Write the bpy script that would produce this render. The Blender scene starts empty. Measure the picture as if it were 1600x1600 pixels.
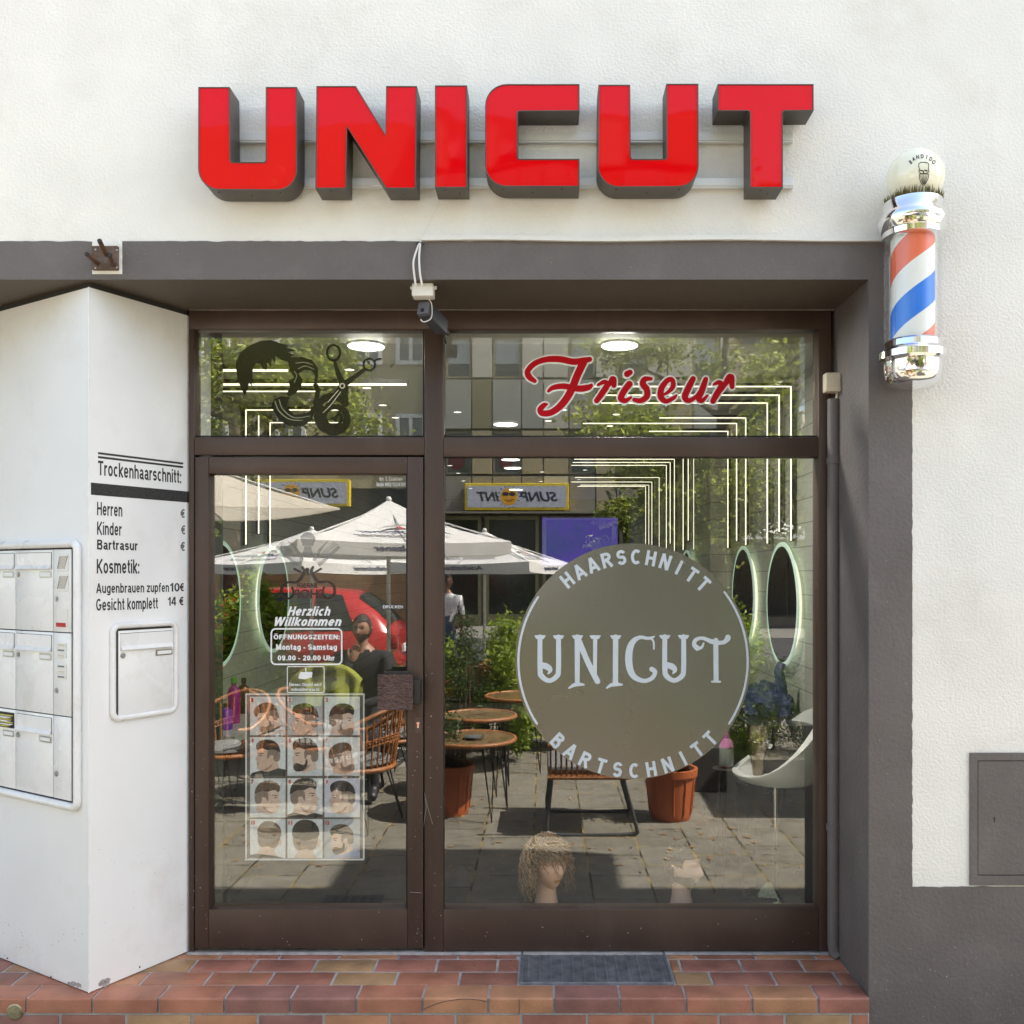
import bpy, bmesh, math, random
from mathutils import Vector, Matrix, noise
R = math.radians
rnd = random.Random(7)
sc = bpy.context.scene
COL = sc.collection

# ---------------------------------------------------------------- camera, sky, sun, exposure
CAM_Y, CAM_Z, F = -3.98, 1.604, 1457.0        # metres in front of the glass, metres above the step, focal length in photo pixels
VX, VY = 850.0, 898.0                          # vanishing point of the facade's normal in the photo
cd = bpy.data.cameras.new('camera'); cam = bpy.data.objects.new('camera', cd); COL.objects.link(cam)
cam.location = (0, CAM_Y, CAM_Z); cam.rotation_euler = (R(90), 0, 0)
cd.sensor_width = 36; cd.lens = F / 1600 * 36
cd.shift_x = -(VX - 800) / 1600; cd.shift_y = (VY - 800) / 1600
cd.clip_start = 0.02; cd.clip_end = 500
sc.camera = cam

SUN_DIR = Vector((0.605, 0.11, 0.788)).normalized()      # towards the sun
elev = math.asin(SUN_DIR.z); azim = math.atan2(SUN_DIR.x, SUN_DIR.y)
w = bpy.data.worlds.new('World'); sc.world = w; w.use_nodes = True
nt = w.node_tree; bg = nt.nodes['Background']
sky = nt.nodes.new('ShaderNodeTexSky'); sky.sky_type = 'NISHITA'; sky.sun_disc = False
sky.sun_elevation = elev; sky.sun_rotation = azim; sky.dust_density = 1.6; sky.ozone_density = 1.0
tint = nt.nodes.new('ShaderNodeMixRGB'); tint.blend_type = 'MULTIPLY'; tint.inputs[0].default_value = 1; tint.inputs[2].default_value = (1.0, 0.895, 0.755, 1)
nt.links.new(sky.outputs[0], tint.inputs[1]); nt.links.new(tint.outputs[0], bg.inputs[0]); bg.inputs[1].default_value = 0.15
sd = bpy.data.lights.new('sun', 'SUN'); sd.energy = 5.0; sd.angle = R(0.5); sd.color = (1.0, 0.94, 0.86)
sun = bpy.data.objects.new('sun', sd); COL.objects.link(sun)
sun.rotation_euler = (-SUN_DIR).to_track_quat('-Z', 'Y').to_euler(); sun.location = (6, 4, 12)
sc.view_settings.view_transform = 'Standard'; sc.view_settings.look = 'None'
sc.view_settings.exposure = 2.1; sc.view_settings.gamma = 1
sc.view_settings.use_curve_mapping = False
cy = sc.cycles; cy.use_denoising = True; cy.max_bounces = 10; cy.transparent_max_bounces = 16; cy.glossy_bounces = 6
cy.transmission_bounces = 8; cy.diffuse_bounces = 4; cy.sample_clamp_indirect = 6; cy.caustics_reflective = False; cy.caustics_refractive = False

# ---------------------------------------------------------------- helpers
def at(px, py, Y):                     # photo pixel -> point on the vertical plane at depth Y
    s = (Y - CAM_Y) / F
    return Vector(((px - VX) * s, Y, CAM_Z - (py - VY) * s))
def mir(px, py, d):                    # pixel of something mirrored in the glass -> its real place d metres before the glass
    p = at(px, py, d); return Vector((p.x, -d, p.z))
GZ = -0.16                             # street level
def ground_d(py): return F * (CAM_Z - GZ) / (py - VY) + CAM_Y
def gmir(px, py):                      # mirrored ground pixel -> street point
    d = ground_d(py); p = mir(px, py, d); p.z = GZ; return p

ROOT = {}
def setp(o, label=None, cat=None, group=None, kind=None):
    if label: o['label'] = label
    if cat: o['category'] = cat
    if group: o['group'] = group
    if kind: o['kind'] = kind
    return o
def thing(name, label, cat, loc=(0, 0, 0), group=None):
    o = bpy.data.objects.new(name, None); COL.objects.link(o); o.empty_display_size = 0.1
    o.location = loc; ROOT[o.name] = Vector(loc)
    return setp(o, label, cat, group)

class MB:
    def __init__(s): s.v = []; s.f = []; s.m = []
    def add(s, vs, fs, m=0):
        b = len(s.v); s.v += [tuple(p) for p in vs]
        for f in fs: s.f.append([b + i for i in f]); s.m.append(m)
    def box(s, a, b, m=0, bev=0.0):
        x0, y0, z0 = [min(a[i], b[i]) for i in range(3)]; x1, y1, z1 = [max(a[i], b[i]) for i in range(3)]
        if bev <= 0:
            s.add([(x0,y0,z0),(x1,y0,z0),(x1,y1,z0),(x0,y1,z0),(x0,y0,z1),(x1,y0,z1),(x1,y1,z1),(x0,y1,z1)],
                  [(3,2,1,0),(4,5,6,7),(0,1,5,4),(1,2,6,5),(2,3,7,6),(3,0,4,7)], m); return
        bm = bmesh.new(); bmesh.ops.create_cube(bm, size=1)
        for v in bm.verts:
            v.co = ((x0+x1)/2 + v.co.x*(x1-x0), (y0+y1)/2 + v.co.y*(y1-y0), (z0+z1)/2 + v.co.z*(z1-z0))
        bev = min(bev, 0.45*min(x1-x0, y1-y0, z1-z0))
        bmesh.ops.bevel(bm, geom=bm.edges[:], offset=bev, segments=2, affect='EDGES', profile=0.5)
        s.bm(bm, m)
    def bm(s, bm, m=0, mat=None):
        bm.verts.index_update()
        s.add([(mat @ v.co) if mat else v.co for v in bm.verts], [[v.index for v in f.verts] for f in bm.faces], m); bm.free()
    def quad(s, a, b, c, d, m=0): s.add([a, b, c, d], [(0, 1, 2, 3)], m)
    def poly(s, pts, m=0): s.add(pts, [tuple(range(len(pts)))], m)
    def prism(s, pts, vec, m=0, mside=None, cap0=True):        # pts: planar loop, vec: extrusion
        n = len(pts); vec = Vector(vec); q = [Vector(p) for p in pts]; q2 = [p + vec for p in q]
        fs = [tuple(range(n, 2*n))]
        if cap0: fs.append(tuple(range(n))[::-1])
        s.add(q + q2, fs, m)
        s.add(q + q2, [(i, (i+1) % n, n + (i+1) % n, n + i) for i in range(n)], m if mside is None else mside)
    def tube(s, pts, r, n=8, m=0, closed=False, caps=True):
        P = [Vector(p) for p in pts]; k = len(P)
        rr = r if isinstance(r, (list, tuple)) else [r]*k
        T = []
        for i in range(k):
            a = P[i-1] if (i > 0 or closed) else P[i]; b = P[(i+1) % k] if (i < k-1 or closed) else P[i]
            t = (b - a); T.append(t.normalized() if t.length > 1e-9 else Vector((0, 0, 1)))
        up = Vector((0, 0, 1)) if abs(T[0].z) < 0.9 else Vector((1, 0, 0))
        N = (up - T[0]*up.dot(T[0])).normalized(); vs = []
        for i in range(k):
            N = (N - T[i]*N.dot(T[i]))
            N = N.normalized() if N.length > 1e-6 else T[i].orthogonal().normalized()
            B = T[i].cross(N)
            for j in range(n):
                a = 2*math.pi*j/n; vs.append(P[i] + (N*math.cos(a) + B*math.sin(a))*rr[i])
        fs = []
        for i in range(k if closed else k-1):
            i2 = (i+1) % k
            for j in range(n): fs.append((i*n+j, i*n+(j+1) % n, i2*n+(j+1) % n, i2*n+j))
        if caps and not closed: fs += [tuple(range(n))[::-1], tuple(range((k-1)*n, k*n))]
        s.add(vs, fs, m)
    def lathe(s, prof, c=(0, 0, 0), n=32, m=0, axis='z', sq=(1, 1), cap=True):
        vs = []; k = len(prof); c = Vector(c)
        for (r, h) in prof:
            for j in range(n):
                a = 2*math.pi*j/n; x, y = r*math.cos(a)*sq[0], r*math.sin(a)*sq[1]
                p = Vector((x, y, h)) if axis == 'z' else (Vector((x, h, y)) if axis == 'y' else Vector((h, x, y)))
                vs.append(c + p)
        fs = [(i*n+j, i*n+(j+1) % n, (i+1)*n+(j+1) % n, (i+1)*n+j) for i in range(k-1) for j in range(n)]
        if cap and prof[0][0] > 1e-6: fs.append(tuple(range(n))[::-1])
        if cap and prof[-1][0] > 1e-6: fs.append(tuple(range((k-1)*n, k*n)))
        s.add(vs, fs, m)
    def ball(s, c, r, m=0, n=16, sc_=(1, 1, 1)):
        prof = [(math.sin(math.pi*i/(n//2))*1.0, -math.cos(math.pi*i/(n//2))) for i in range(n//2+1)]
        b = len(s.v); s.lathe([(max(p[0], 1e-7), p[1]) for p in prof], n=n, m=m)
        for i in range(b, len(s.v)):
            x, y, z = s.v[i]; s.v[i] = (c[0]+x*r*sc_[0], c[1]+y*r*sc_[1], c[2]+z*r*sc_[2])
    def build(s, name, mats, parent=None, smooth=None, root=None):
        me = bpy.data.meshes.new(name); off = Vector((0, 0, 0))
        if parent is not None:
            p = parent
            while p.parent is not None: p = p.parent
            off = ROOT.get(p.name, Vector((0, 0, 0)))
        me.from_pydata([tuple(Vector(v) - off) for v in s.v], [], s.f)
        mats = mats if isinstance(mats, (list, tuple)) else [mats]
        for mm in mats: me.materials.append(mm)
        if len(mats) > 1: me.polygons.foreach_set('material_index', s.m)
        me.validate(); me.update()
        if smooth is not None:
            me.polygons.foreach_set('use_smooth', [True]*len(me.polygons))
            try: me.set_sharp_from_angle(angle=R(smooth))
            except Exception: pass
        o = bpy.data.objects.new(name, me); COL.objects.link(o)
        if parent is not None: o.parent = parent
        return o
def copy_tree(o, parent=None):
    c = o.copy(); COL.objects.link(c)
    if parent is not None: c.parent = parent
    for ch in list(o.children): copy_tree(ch, c)
    return c

# vertical plane with its own u axis, pixel picking by ray
class Plane:
    def __init__(s, O, u): 
        s.O = Vector(O); s.u = Vector(u).normalized(); s.n = Vector((s.u.y, -s.u.x, 0))   # n points to the viewer's side
    def uz(s, px, py):
        d = Vector(((px - VX)/F, 1, -(py - VY)/F)); C = Vector((0, CAM_Y, CAM_Z))
        t = (s.O - C).dot(s.n) / d.dot(s.n); p = C + d*t
        return (p - s.O).dot(s.u), p.z
    def p(s, u, z, off=0.0): return Vector((s.O.x + s.u.x*u + s.n.x*off, s.O.y + s.u.y*u + s.n.y*off, z))
    def px(s, px, py, off=0.0): return s.p(*s.uz(px, py), off)
    def rect(s, mb, x0, y0, x1, y1, o0, o1, m=0, bev=0):        # slab between two pixel corners (measured at the first corner's column)
        u0, z0 = s.uz(x0, y0); u1, _ = s.uz(x1, y0); _, z1 = s.uz(x0, y1)
        s.slab(mb, u0, z1, u1, z0, o0, o1, m, bev)
    def slab(s, mb, u0, z0, u1, z1, o0, o1, m=0, bev=0):
        b = MB(); b.box((u0, o0, z0), (u1, o1, z1), m, bev)
        mb.add([s.p(v[0], v[2], v[1]) for v in b.v], b.f, m)
    def ring(s, mb, u0, z0, u1, z1, rc, rt, off, m=0, seg=6):   # rounded tube frame
        pts = []
        for (cx, cz, a0) in ((u1-rc, z1-rc, 0), (u0+rc, z1-rc, 90), (u0+rc, z0+rc, 180), (u1-rc, z0+rc, 270)):
            for i in range(seg+1):
                a = R(a0 + 90*i/seg); pts.append(s.p(cx + rc*math.cos(a), cz + rc*math.sin(a), off))
        mb.tube(pts, rt, 10, m, closed=True)
GLASS = Plane((0, 0, 0), (1, 0, 0))
def XZ(Y, flip=False):
    return Plane((0, Y, 0), (1, 0, 0))

# lettering: tessellated text in font units, cached
_tc = {}
def text_geo(body, bold=0.0, shear=0.0, space=1.0):
    k = (body, bold, shear, space)
    if k in _tc: return _tc[k]
    c = bpy.data.curves.new('t', 'FONT'); c.body = body; c.size = 1; c.offset = bold; c.shear = shear; c.space_character = space
    c.resolution_u = 6
    o = bpy.data.objects.new('t', c); me = o.to_mesh()
    vs = [(v.co.x, v.co.y) for v in me.vertices]; fs = [tuple(p.vertices) for p in me.polygons]
    o.to_mesh_clear(); bpy.data.objects.remove(o); bpy.data.curves.remove(c)
    _tc[k] = (vs, fs); return _tc[k]
def cap_h(bold=0.0):
    vs, _ = text_geo('H', bold); return max(v[1] for v in vs) - min(v[1] for v in vs)
def text_on(mb, body, mapf, u0, u1, base, cap, m=0, bold=0.02, shear=0.0, space=1.0):   # mapf(u,v)->3D
    vs, fs = text_geo(body, bold, shear, space)
    if not vs: return
    a = min(v[0] for v in vs); b = max(v[0] for v in vs)
    ky = cap / cap_h(bold); yb = min(v[1] for v in text_geo('H', bold)[0])
    mb.add([mapf(u0 + (x-a)/(b-a)*(u1-u0), base + (y-yb)*ky) for x, y in vs], fs, m)
def text_px(mb, pl, body, x0, x1, ytop, ybase, off, m=0, bold=0.02, shear=0.0, space=1.0):
    u0, zb = pl.uz(x0, ybase); u1, _ = pl.uz(x1, ybase); _, zt = pl.uz(x0, ytop)
    text_on(mb, body, lambda u, v: pl.p(u, v, off), u0, u1, zb, zt - zb, m, bold, shear, space)

# brush strokes: list of (x, y, width) smoothed, as a flat ribbon with round ends
def smooth_pts(p, seg=8):
    if len(p) < 3: return list(p)
    out = []; q = [p[0]] + list(p) + [p[-1]]
    for i in range(1, len(q)-2):
        a, b, c, d = q[i-1], q[i], q[i+1], q[i+2]
        for j in range(seg):
            t = j/seg
            out.append(tuple(0.5*((2*b[k]) + (-a[k]+c[k])*t + (2*a[k]-5*b[k]+4*c[k]-d[k])*t*t + (-a[k]+3*b[k]-3*c[k]+d[k])*t**3) for k in range(len(b))))
    out.append(tuple(p[-1])); return out
def stroke(mb, pts, mapf, m=0, grow=0.0, seg=8, caps=True, closed=False):
    P = smooth_pts(pts, seg) if not closed else list(pts)
    n = len(P); L = []; Rr = []
    for i, (x, y, wd) in enumerate(P):
        a = P[i-1] if (i > 0 or closed) else P[i]; b = P[(i+1) % n] if (i < n-1 or closed) else P[i]
        dx, dy = b[0]-a[0], b[1]-a[1]; l = math.hypot(dx, dy) or 1; nx, ny = -dy/l, dx/l; h = wd/2 + grow
        L.append((x+nx*h, y+ny*h)); Rr.append((x-nx*h, y-ny*h))
    nn = (mapf(.01, 0) - mapf(0, 0)).cross(mapf(0, .01) - mapf(0, 0))
    nn = nn.normalized()*(1e-5 if nn.y < 0 else -1e-5) if nn.length > 0 else Vector((0, 0, 0))   # a ribbon that crosses itself climbs over itself
    vs = [mapf(*q) + nn*i for i, q in enumerate(L)] + [mapf(*q) + nn*i for i, q in enumerate(Rr)]
    mb.add(vs, [(i, (i+1) % n, n+(i+1) % n, n+i) for i in range(n if closed else n-1)], m)
    if caps and not closed:
        for (i, j) in ((0, 1), (n-1, n-2)):
            x, y, wd = P[i]; h = wd/2 + grow; a0 = math.atan2(P[j][1]-y, P[j][0]-x) + math.pi/2
            loop = [nn*(i + 2) + mapf(x + h*math.cos(a0 + math.pi*k/10), y + h*math.sin(a0 + math.pi*k/10)) for k in range(11)]
            mb.poly(loop, m)
def disc_pts(cx, cy, rx, ry, n=40): return [(cx + rx*math.cos(2*math.pi*i/n), cy + ry*math.sin(2*math.pi*i/n)) for i in range(n)]

# ---------------------------------------------------------------- materials
MATS = {}
def nodes(name):
    m = bpy.data.materials.new(name); m.use_nodes = True; t = m.node_tree
    return m, t, t.nodes['Principled BSDF']
def mat(name, col, rough=0.6, metal=0.0, var=0.12, scale=8.0, bump=0.0, bscale=60.0, spec=0.5, dirt=None, dscale=1.5, damt=0.35, coat=0.0, stretch=None):
    if name in MATS: return MATS[name]
    m, t, b = nodes(name); N = t.nodes; L = t.links
    tc = N.new('ShaderNodeTexCoord'); src = tc.outputs['Object']
    if stretch:
        mp = N.new('ShaderNodeMapping'); mp.inputs['Scale'].default_value = stretch; L.new(src, mp.inputs[0]); src = mp.outputs[0]
    n1 = N.new('ShaderNodeTexNoise'); n1.inputs['Scale'].default_value = scale; n1.inputs['Detail'].default_value = 6; L.new(src, n1.inputs[0])
    r1 = N.new('ShaderNodeValToRGB'); r1.color_ramp.elements[0].position = 0.3; r1.color_ramp.elements[1].position = 0.7
    r1.color_ramp.elements[0].color = tuple(c*(1-var) for c in col) + (1,); r1.color_ramp.elements[1].color = tuple(min(1, c*(1+var)) for c in col) + (1,)
    L.new(n1.outputs[0], r1.inputs[0]); out = r1.outputs[0]
    if dirt:
        n2 = N.new('ShaderNodeTexNoise'); n2.inputs['Scale'].default_value = dscale; n2.inputs['Detail'].default_value = 8; n2.inputs['Roughness'].default_value = 0.7; L.new(src, n2.inputs[0])
        r2 = N.new('ShaderNodeValToRGB'); r2.color_ramp.elements[0].position = 0.52; r2.color_ramp.elements[1].position = 0.75
        r2.color_ramp.elements[1].color = (damt, damt, damt, 1); r2.color_ramp.elements[0].color = (0, 0, 0, 1)
        L.new(n2.outputs[0], r2.inputs[0]); mx = N.new('ShaderNodeMixRGB'); mx.inputs[2].default_value = tuple(dirt) + (1,)
        L.new(r2.outputs[0], mx.inputs[0]); L.new(out, mx.inputs[1]); out = mx.outputs[0]
    L.new(out, b.inputs['Base Color'])
    rn = N.new('ShaderNodeMapRange'); rn.inputs[3].default_value = max(0.02, rough-0.08); rn.inputs[4].default_value = min(1, rough+0.08); L.new(n1.outputs[0], rn.inputs[0]); L.new(rn.outputs[0], b.inputs['Roughness'])
    b.inputs['Metallic'].default_value = metal; b.inputs['Specular IOR Level'].default_value = spec; b.inputs['Coat Weight'].default_value = coat
    if bump > 0:
        n3 = N.new('ShaderNodeTexNoise'); n3.inputs['Scale'].default_value = bscale; n3.inputs['Detail'].default_value = 5; L.new(src, n3.inputs[0])
        bp = N.new('ShaderNodeBump'); bp.inputs['Strength'].default_value = bump; bp.inputs['Distance'].default_value = 0.01
        L.new(n3.outputs[0], bp.inputs['Height']); L.new(bp.outputs[0], b.inputs['Normal'])
    MATS[name] = m; return m
def emit(name, col, st):
    if name in MATS: return MATS[name]
    m, t, b = nodes(name); b.inputs['Base Color'].default_value = tuple(col) + (1,)
    b.inputs['Emission Color'].default_value = tuple(col) + (1,); b.inputs['Emission Strength'].default_value = st
    MATS[name] = m; return m
def leafmat(name, c1, c2, tr=0.35):
    if name in MATS: return MATS[name]
    m, t, b = nodes(name); N = t.nodes; L = t.links
    g = N.new('ShaderNodeNewGeometry'); r = N.new('ShaderNodeValToRGB')
    r.color_ramp.elements[0].color = tuple(c1) + (1,); r.color_ramp.elements[1].color = tuple(c2) + (1,)
    L.new(g.outputs['Random Per Island'], r.inputs[0]); L.new(r.outputs[0], b.inputs['Base Color'])
    b.inputs['Roughness'].default_value = 0.5
    tl = N.new('ShaderNodeBsdfTranslucent'); L.new(r.outputs[0], tl.inputs[0]); mx = N.new('ShaderNodeMixShader'); mx.inputs[0].default_value = tr
    L.new(b.outputs[0], mx.inputs[1]); L.new(tl.outputs[0], mx.inputs[2]); L.new(mx.outputs[0], N['Material Output'].inputs[0])
    MATS[name] = m; return m
def cloth(name, col, tr=0.3):
    m = mat(name, col, 0.9, var=0.06, scale=5, bump=0.15, bscale=300, spec=0.1)
    t = m.node_tree; N = t.nodes; L = t.links; b = N['Principled BSDF']
    tl = N.new('ShaderNodeBsdfTranslucent'); tl.inputs[0].default_value = tuple(col) + (1,); mx = N.new('ShaderNodeMixShader'); mx.inputs[0].default_value = tr
    L.new(b.outputs[0], mx.inputs[1]); L.new(tl.outputs[0], mx.inputs[2]); L.new(mx.outputs[0], N['Material Output'].inputs[0]); return m

def glassmat(name, base, tint=(0.965, 0.975, 0.96)):
    m, t, b = nodes(name); N = t.nodes; L = t.links; N.remove(b)
    lw = N.new('ShaderNodeLayerWeight'); lw.inputs[0].default_value = 0.5
    pw = N.new('ShaderNodeMath'); pw.operation = 'POWER'; pw.inputs[1].default_value = 5; L.new(lw.outputs['Facing'], pw.inputs[0])
    ma = N.new('ShaderNodeMath'); ma.operation = 'MULTIPLY_ADD'; ma.inputs[1].default_value = 0.85; ma.inputs[2].default_value = base; L.new(pw.outputs[0], ma.inputs[0])
    tr = N.new('ShaderNodeBsdfTransparent'); tr.inputs[0].default_value = tuple(tint) + (1,)
    gl = N.new('ShaderNodeBsdfGlossy'); gl.inputs['Roughness'].default_value = 0.0; gl.inputs[0].default_value = (1, 1, 1, 1)
    mx = N.new('ShaderNodeMixShader'); L.new(ma.outputs[0], mx.inputs[0]); L.new(tr.outputs[0], mx.inputs[1]); L.new(gl.outputs[0], mx.inputs[2])
    L.new(mx.outputs[0], N['Material Output'].inputs[0]); MATS[name] = m; return m

M_glass = glassmat('window_glass', 0.105)
M_clear = glassmat('clear_glass', 0.04, (0.97, 0.98, 0.97))
M_plaster = mat('white_plaster', (0.815, 0.80, 0.768), 0.9, var=0.05, scale=3, bump=0.45, bscale=95, spec=0.2, dirt=(0.56, 0.51, 0.43), dscale=1.7, damt=0.36)
M_brown = mat('taupe_paint', (0.136, 0.120, 0.118), 0.55, var=0.09, scale=4, bump=0.35, bscale=70, spec=0.35, dirt=(0.21, 0.19, 0.185), dscale=5, damt=0.35)
M_bronze = mat('bronze_aluminium', (0.076, 0.048, 0.038), 0.42, metal=0.25, var=0.12, scale=3, bump=0.02, bscale=120, spec=0.5, dirt=(0.13, 0.10, 0.085), dscale=6, damt=0.25, stretch=(1, 1, 0.35))
M_gasket = mat('black_gasket', (0.012, 0.012, 0.012), 0.6)
M_white = mat('white_paint', (0.82, 0.825, 0.835), 0.45, var=0.03, scale=2.5, bump=0.06, bscale=40, dirt=(0.60, 0.55, 0.49), dscale=2.2, damt=0.42)
M_enamel = mat('white_enamel', (0.82, 0.82, 0.825), 0.28, var=0.02, scale=4, dirt=(0.56, 0.52, 0.46), dscale=9, damt=0.45)
M_gap = mat('dark_gap', (0.03, 0.028, 0.026), 0.8)
M_plastic = mat('white_plastic', (0.78, 0.77, 0.74), 0.4, var=0.03)
M_beigeplastic = mat('aged_plastic', (0.62, 0.55, 0.44), 0.5, var=0.08)
M_chrome = mat('chrome', (0.86, 0.86, 0.87), 0.06, metal=1.0, var=0.02)
M_steel = mat('steel', (0.5, 0.5, 0.5), 0.3, metal=1.0, var=0.1)
M_alu = mat('rail_aluminium', (0.72, 0.72, 0.72), 0.4, metal=0.3, var=0.05)
M_blk = mat('black_plastic', (0.02, 0.02, 0.022), 0.45, var=0.2)
M_ink = mat('black_vinyl', (0.022, 0.022, 0.025), 0.5, var=0.1)
M_inkgrey = mat('faded_vinyl', (0.14, 0.14, 0.14), 0.5, var=0.1)
M_wink = mat('white_vinyl', (0.80, 0.81, 0.83), 0.5, var=0.03)
M_red = None
# ---------------------------------------------------------------- a grotesque stroke alphabet for signs (cap height 1)
SW = 0.15
def _ar(cx, cy, rx, ry, a0, a1, n=14): return [(cx + rx*math.cos(R(a0 + (a1-a0)*i/n)), cy + ry*math.sin(R(a0 + (a1-a0)*i/n))) for i in range(n+1)]
def _glyphs(S):
    h = S/2; t = 1-h; X = .74; x = X-h; G = {}
    def g(ch, W, *paths): G[ch] = (W, paths)
    O = lambda cx, cy, rx, ry: _ar(cx, cy, rx, ry, 0, 360, 28)
    w = .56; c = w/2; r = c-h; ry = X/2-h*.9; cy = X/2
    g('o', w, O(c, cy, r, ry)); g('e', w, [(h*.6, cy), (w-h*.9, cy)], _ar(c, cy, r, ry, 0, 325)); g('c', .52, _ar(c, cy, r, ry, 48, 312))
    g('n', .54, [(h, 0), (h, X)], _ar(.27, x-.20, .27-h, .20, 180, 0) + [(.54-h, 0)]); g('h', .54, [(h, 0), (h, 1)], _ar(.27, x-.20, .27-h, .20, 180, 0) + [(.54-h, 0)])
    g('m', .84, [(h, 0), (h, X)], _ar(.25, x-.17, .25-h, .17, 180, 0) + [(.5-h, 0)], _ar(.59, x-.17, .17, .17, 180, 0) + [(.84-h, 0)]); g('r', .36, [(h, 0), (h, X)], _ar(.34, x-.22, .34-h, .22, 180, 88))
    g('u', .54, [(h, X)] + _ar(.27, h+.20, .27-h, .20, 180, 360), [(.54-h, X), (.54-h, 0)]); g('i', S, [(h, 0), (h, X)], [(h, .86), (h, 1)]); g('l', S, [(h, 0), (h, 1)]); g('j', .2, [(.2-h, X), (.2-h, -.12), (.0, -.2)], [(.2-h, .86), (.2-h, 1)])
    g('t', .33, [(.16, .95), (.16, .16), (.20, h+.01), (.33, h)], [(0, X-h), (.33, X-h)]); g('f', .34, [(.14, 0), (.14, .80), (.19, t-.01), (.34, t)], [(0, X-h), (.32, X-h)])
    g('k', .52, [(h, 0), (h, 1)], [(.48, X), (h, .27)], [(.20, .38), (.49, 0)]); g('z', .48, [(0, X-h), (.48, X-h)], [(.43, X-h), (.05, h)], [(0, h), (.48, h)])
    g('s', .50, _ar(.25, X-h-.155, .25-h, .155, 25, 225) + _ar(.25, h+.155, .25-h, .155, 60, -155)); g('w', .76, [(h*.8, X), (.21, 0)], [(.21, 0), (.38, X)], [(.38, X), (.55, 0)], [(.55, 0), (.76-h*.8, X)]); g('v', .52, [(h*.8, X), (.26, 0)], [(.26, 0), (.52-h*.8, X)])
    g('b', w, [(h, 0), (h, 1)], O(c, cy, r, ry)); g('p', w, [(h, -.22), (h, X)], O(c, cy, r, ry)); g('d', w, [(w-h, 0), (w-h, 1)], O(c, cy, r, ry)); g('g', w, [(w-h, X), (w-h, -.03)] + _ar(c, -.03, r, .13, 0, -160), O(c, cy, r, ry))
    g('a', .53, _ar(.26, x-.18, .24-h, .18, 160, 0) + [(.5-h, .12), (.53, .0)], _ar(.24, .225, .24-h, .225-h, 55, 330))
    g('ü', .54, *(G['u'][1] + ([(.14, .86), (.14, 1)], [(.40, .86), (.40, 1)]))); g('ö', w, *(G['o'][1] + ([(.15, .86), (.15, 1)], [(.41, .86), (.41, 1)])))
    W = .72
    g('A', .74, [(h*.8, 0), (.37, 1)], [(.37, 1), (.74-h*.8, 0)], [(.17, .30), (.57, .30)]); g('B', .64, [(h, 0), (h, 1)], [(h, t), (.36, t)] + _ar(.36, .755, .22-h+.04, .245-h, 90, -90) + [(h, .52)], [(h, .52), (.38, .52)] + _ar(.38, .275, .26-h, .245, 90, -90)[1:-1] + [(.36, h), (h, h)])
    g('C', .70, _ar(.36, .5, .36-h, .5-h, 48, 312, 22)); g('D', .68, [(h, 0), (h, 1)], [(h, t), (.28, t)] + _ar(.30, .5, .38-h, .5-h, 90, -90, 18) + [(h, h)]); g('E', .58, [(h, 0), (h, 1)], [(h, t), (.58, t)], [(h, .52), (.54, .52)], [(h, h), (.58, h)]); g('F', .54, [(h, 0), (h, 1)], [(h, t), (.54, t)], [(h, .50), (.48, .50)])
    g('G', .74, _ar(.37, .5, .37-h, .5-h, 48, 335, 22) + [(.74-h, .46)], [(.40, .46), (.74, .46)]); g('H', .66, [(h, 0), (h, 1)], [(.66-h, 0), (.66-h, 1)], [(h, .52), (.66-h, .52)]); g('I', S, [(h, 0), (h, 1)]); g('K', .68, [(h, 0), (h, 1)], [(.63, 1), (h, .36)], [(.24, .52), (.63, 0)]); g('L', .52, [(h, 0), (h, 1)], [(h, h), (.52, h)])
    g('M', .82, [(h, 0), (h, 1)], [(.82-h, 0), (.82-h, 1)], [(h, 1), (.41, .08)], [(.41, .08), (.82-h, 1)]); g('N', .68, [(h, 0), (h, 1)], [(.68-h, 0), (.68-h, 1)], [(h, 1), (.68-h, 0)]); g('O', .76, O(.38, .5, .38-h, .5-h)); g('P', .62, [(h, 0), (h, 1)], [(h, t), (.34, t)] + _ar(.35, .71, .27-h, .29-h, 90, -90) + [(h, .42)])
    g('R', .68, [(h, 0), (h, 1)], [(h, t), (.36, t)] + _ar(.37, .72, .28-h, .28-h, 90, -90) + [(h, .44)], [(.36, .44), (.60, 0)]); g('S', .62, _ar(.31, 1-h-.215, .31-h, .215, 22, 225, 16) + _ar(.31, h+.22, .31-h, .22, 55, -158, 16)); g('T', .62, [(.31, 0), (.31, 1)], [(0, t), (.62, t)]); g('U', .68, [(h, 1)] + _ar(.34, .34, .34-h, .34-h, 180, 360) + [(.68-h, 1)]); g('W', .94, [(h*.7, 1), (.25, 0)], [(.25, 0), (.47, 1)], [(.47, 1), (.69, 0)], [(.69, 0), (.94-h*.7, 1)]); g('Z', .60, [(0, t), (.60, t)], [(.54, t), (.06, h)], [(0, h), (.60, h)])
    g('Ö', .76, *(G['O'][1] + ([(.24, 1.08), (.24, 1.22)], [(.52, 1.08), (.52, 1.22)]))); g('Ü', .68, *(G['U'][1] + ([(.21, 1.08), (.21, 1.22)], [(.47, 1.08), (.47, 1.22)])))
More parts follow.
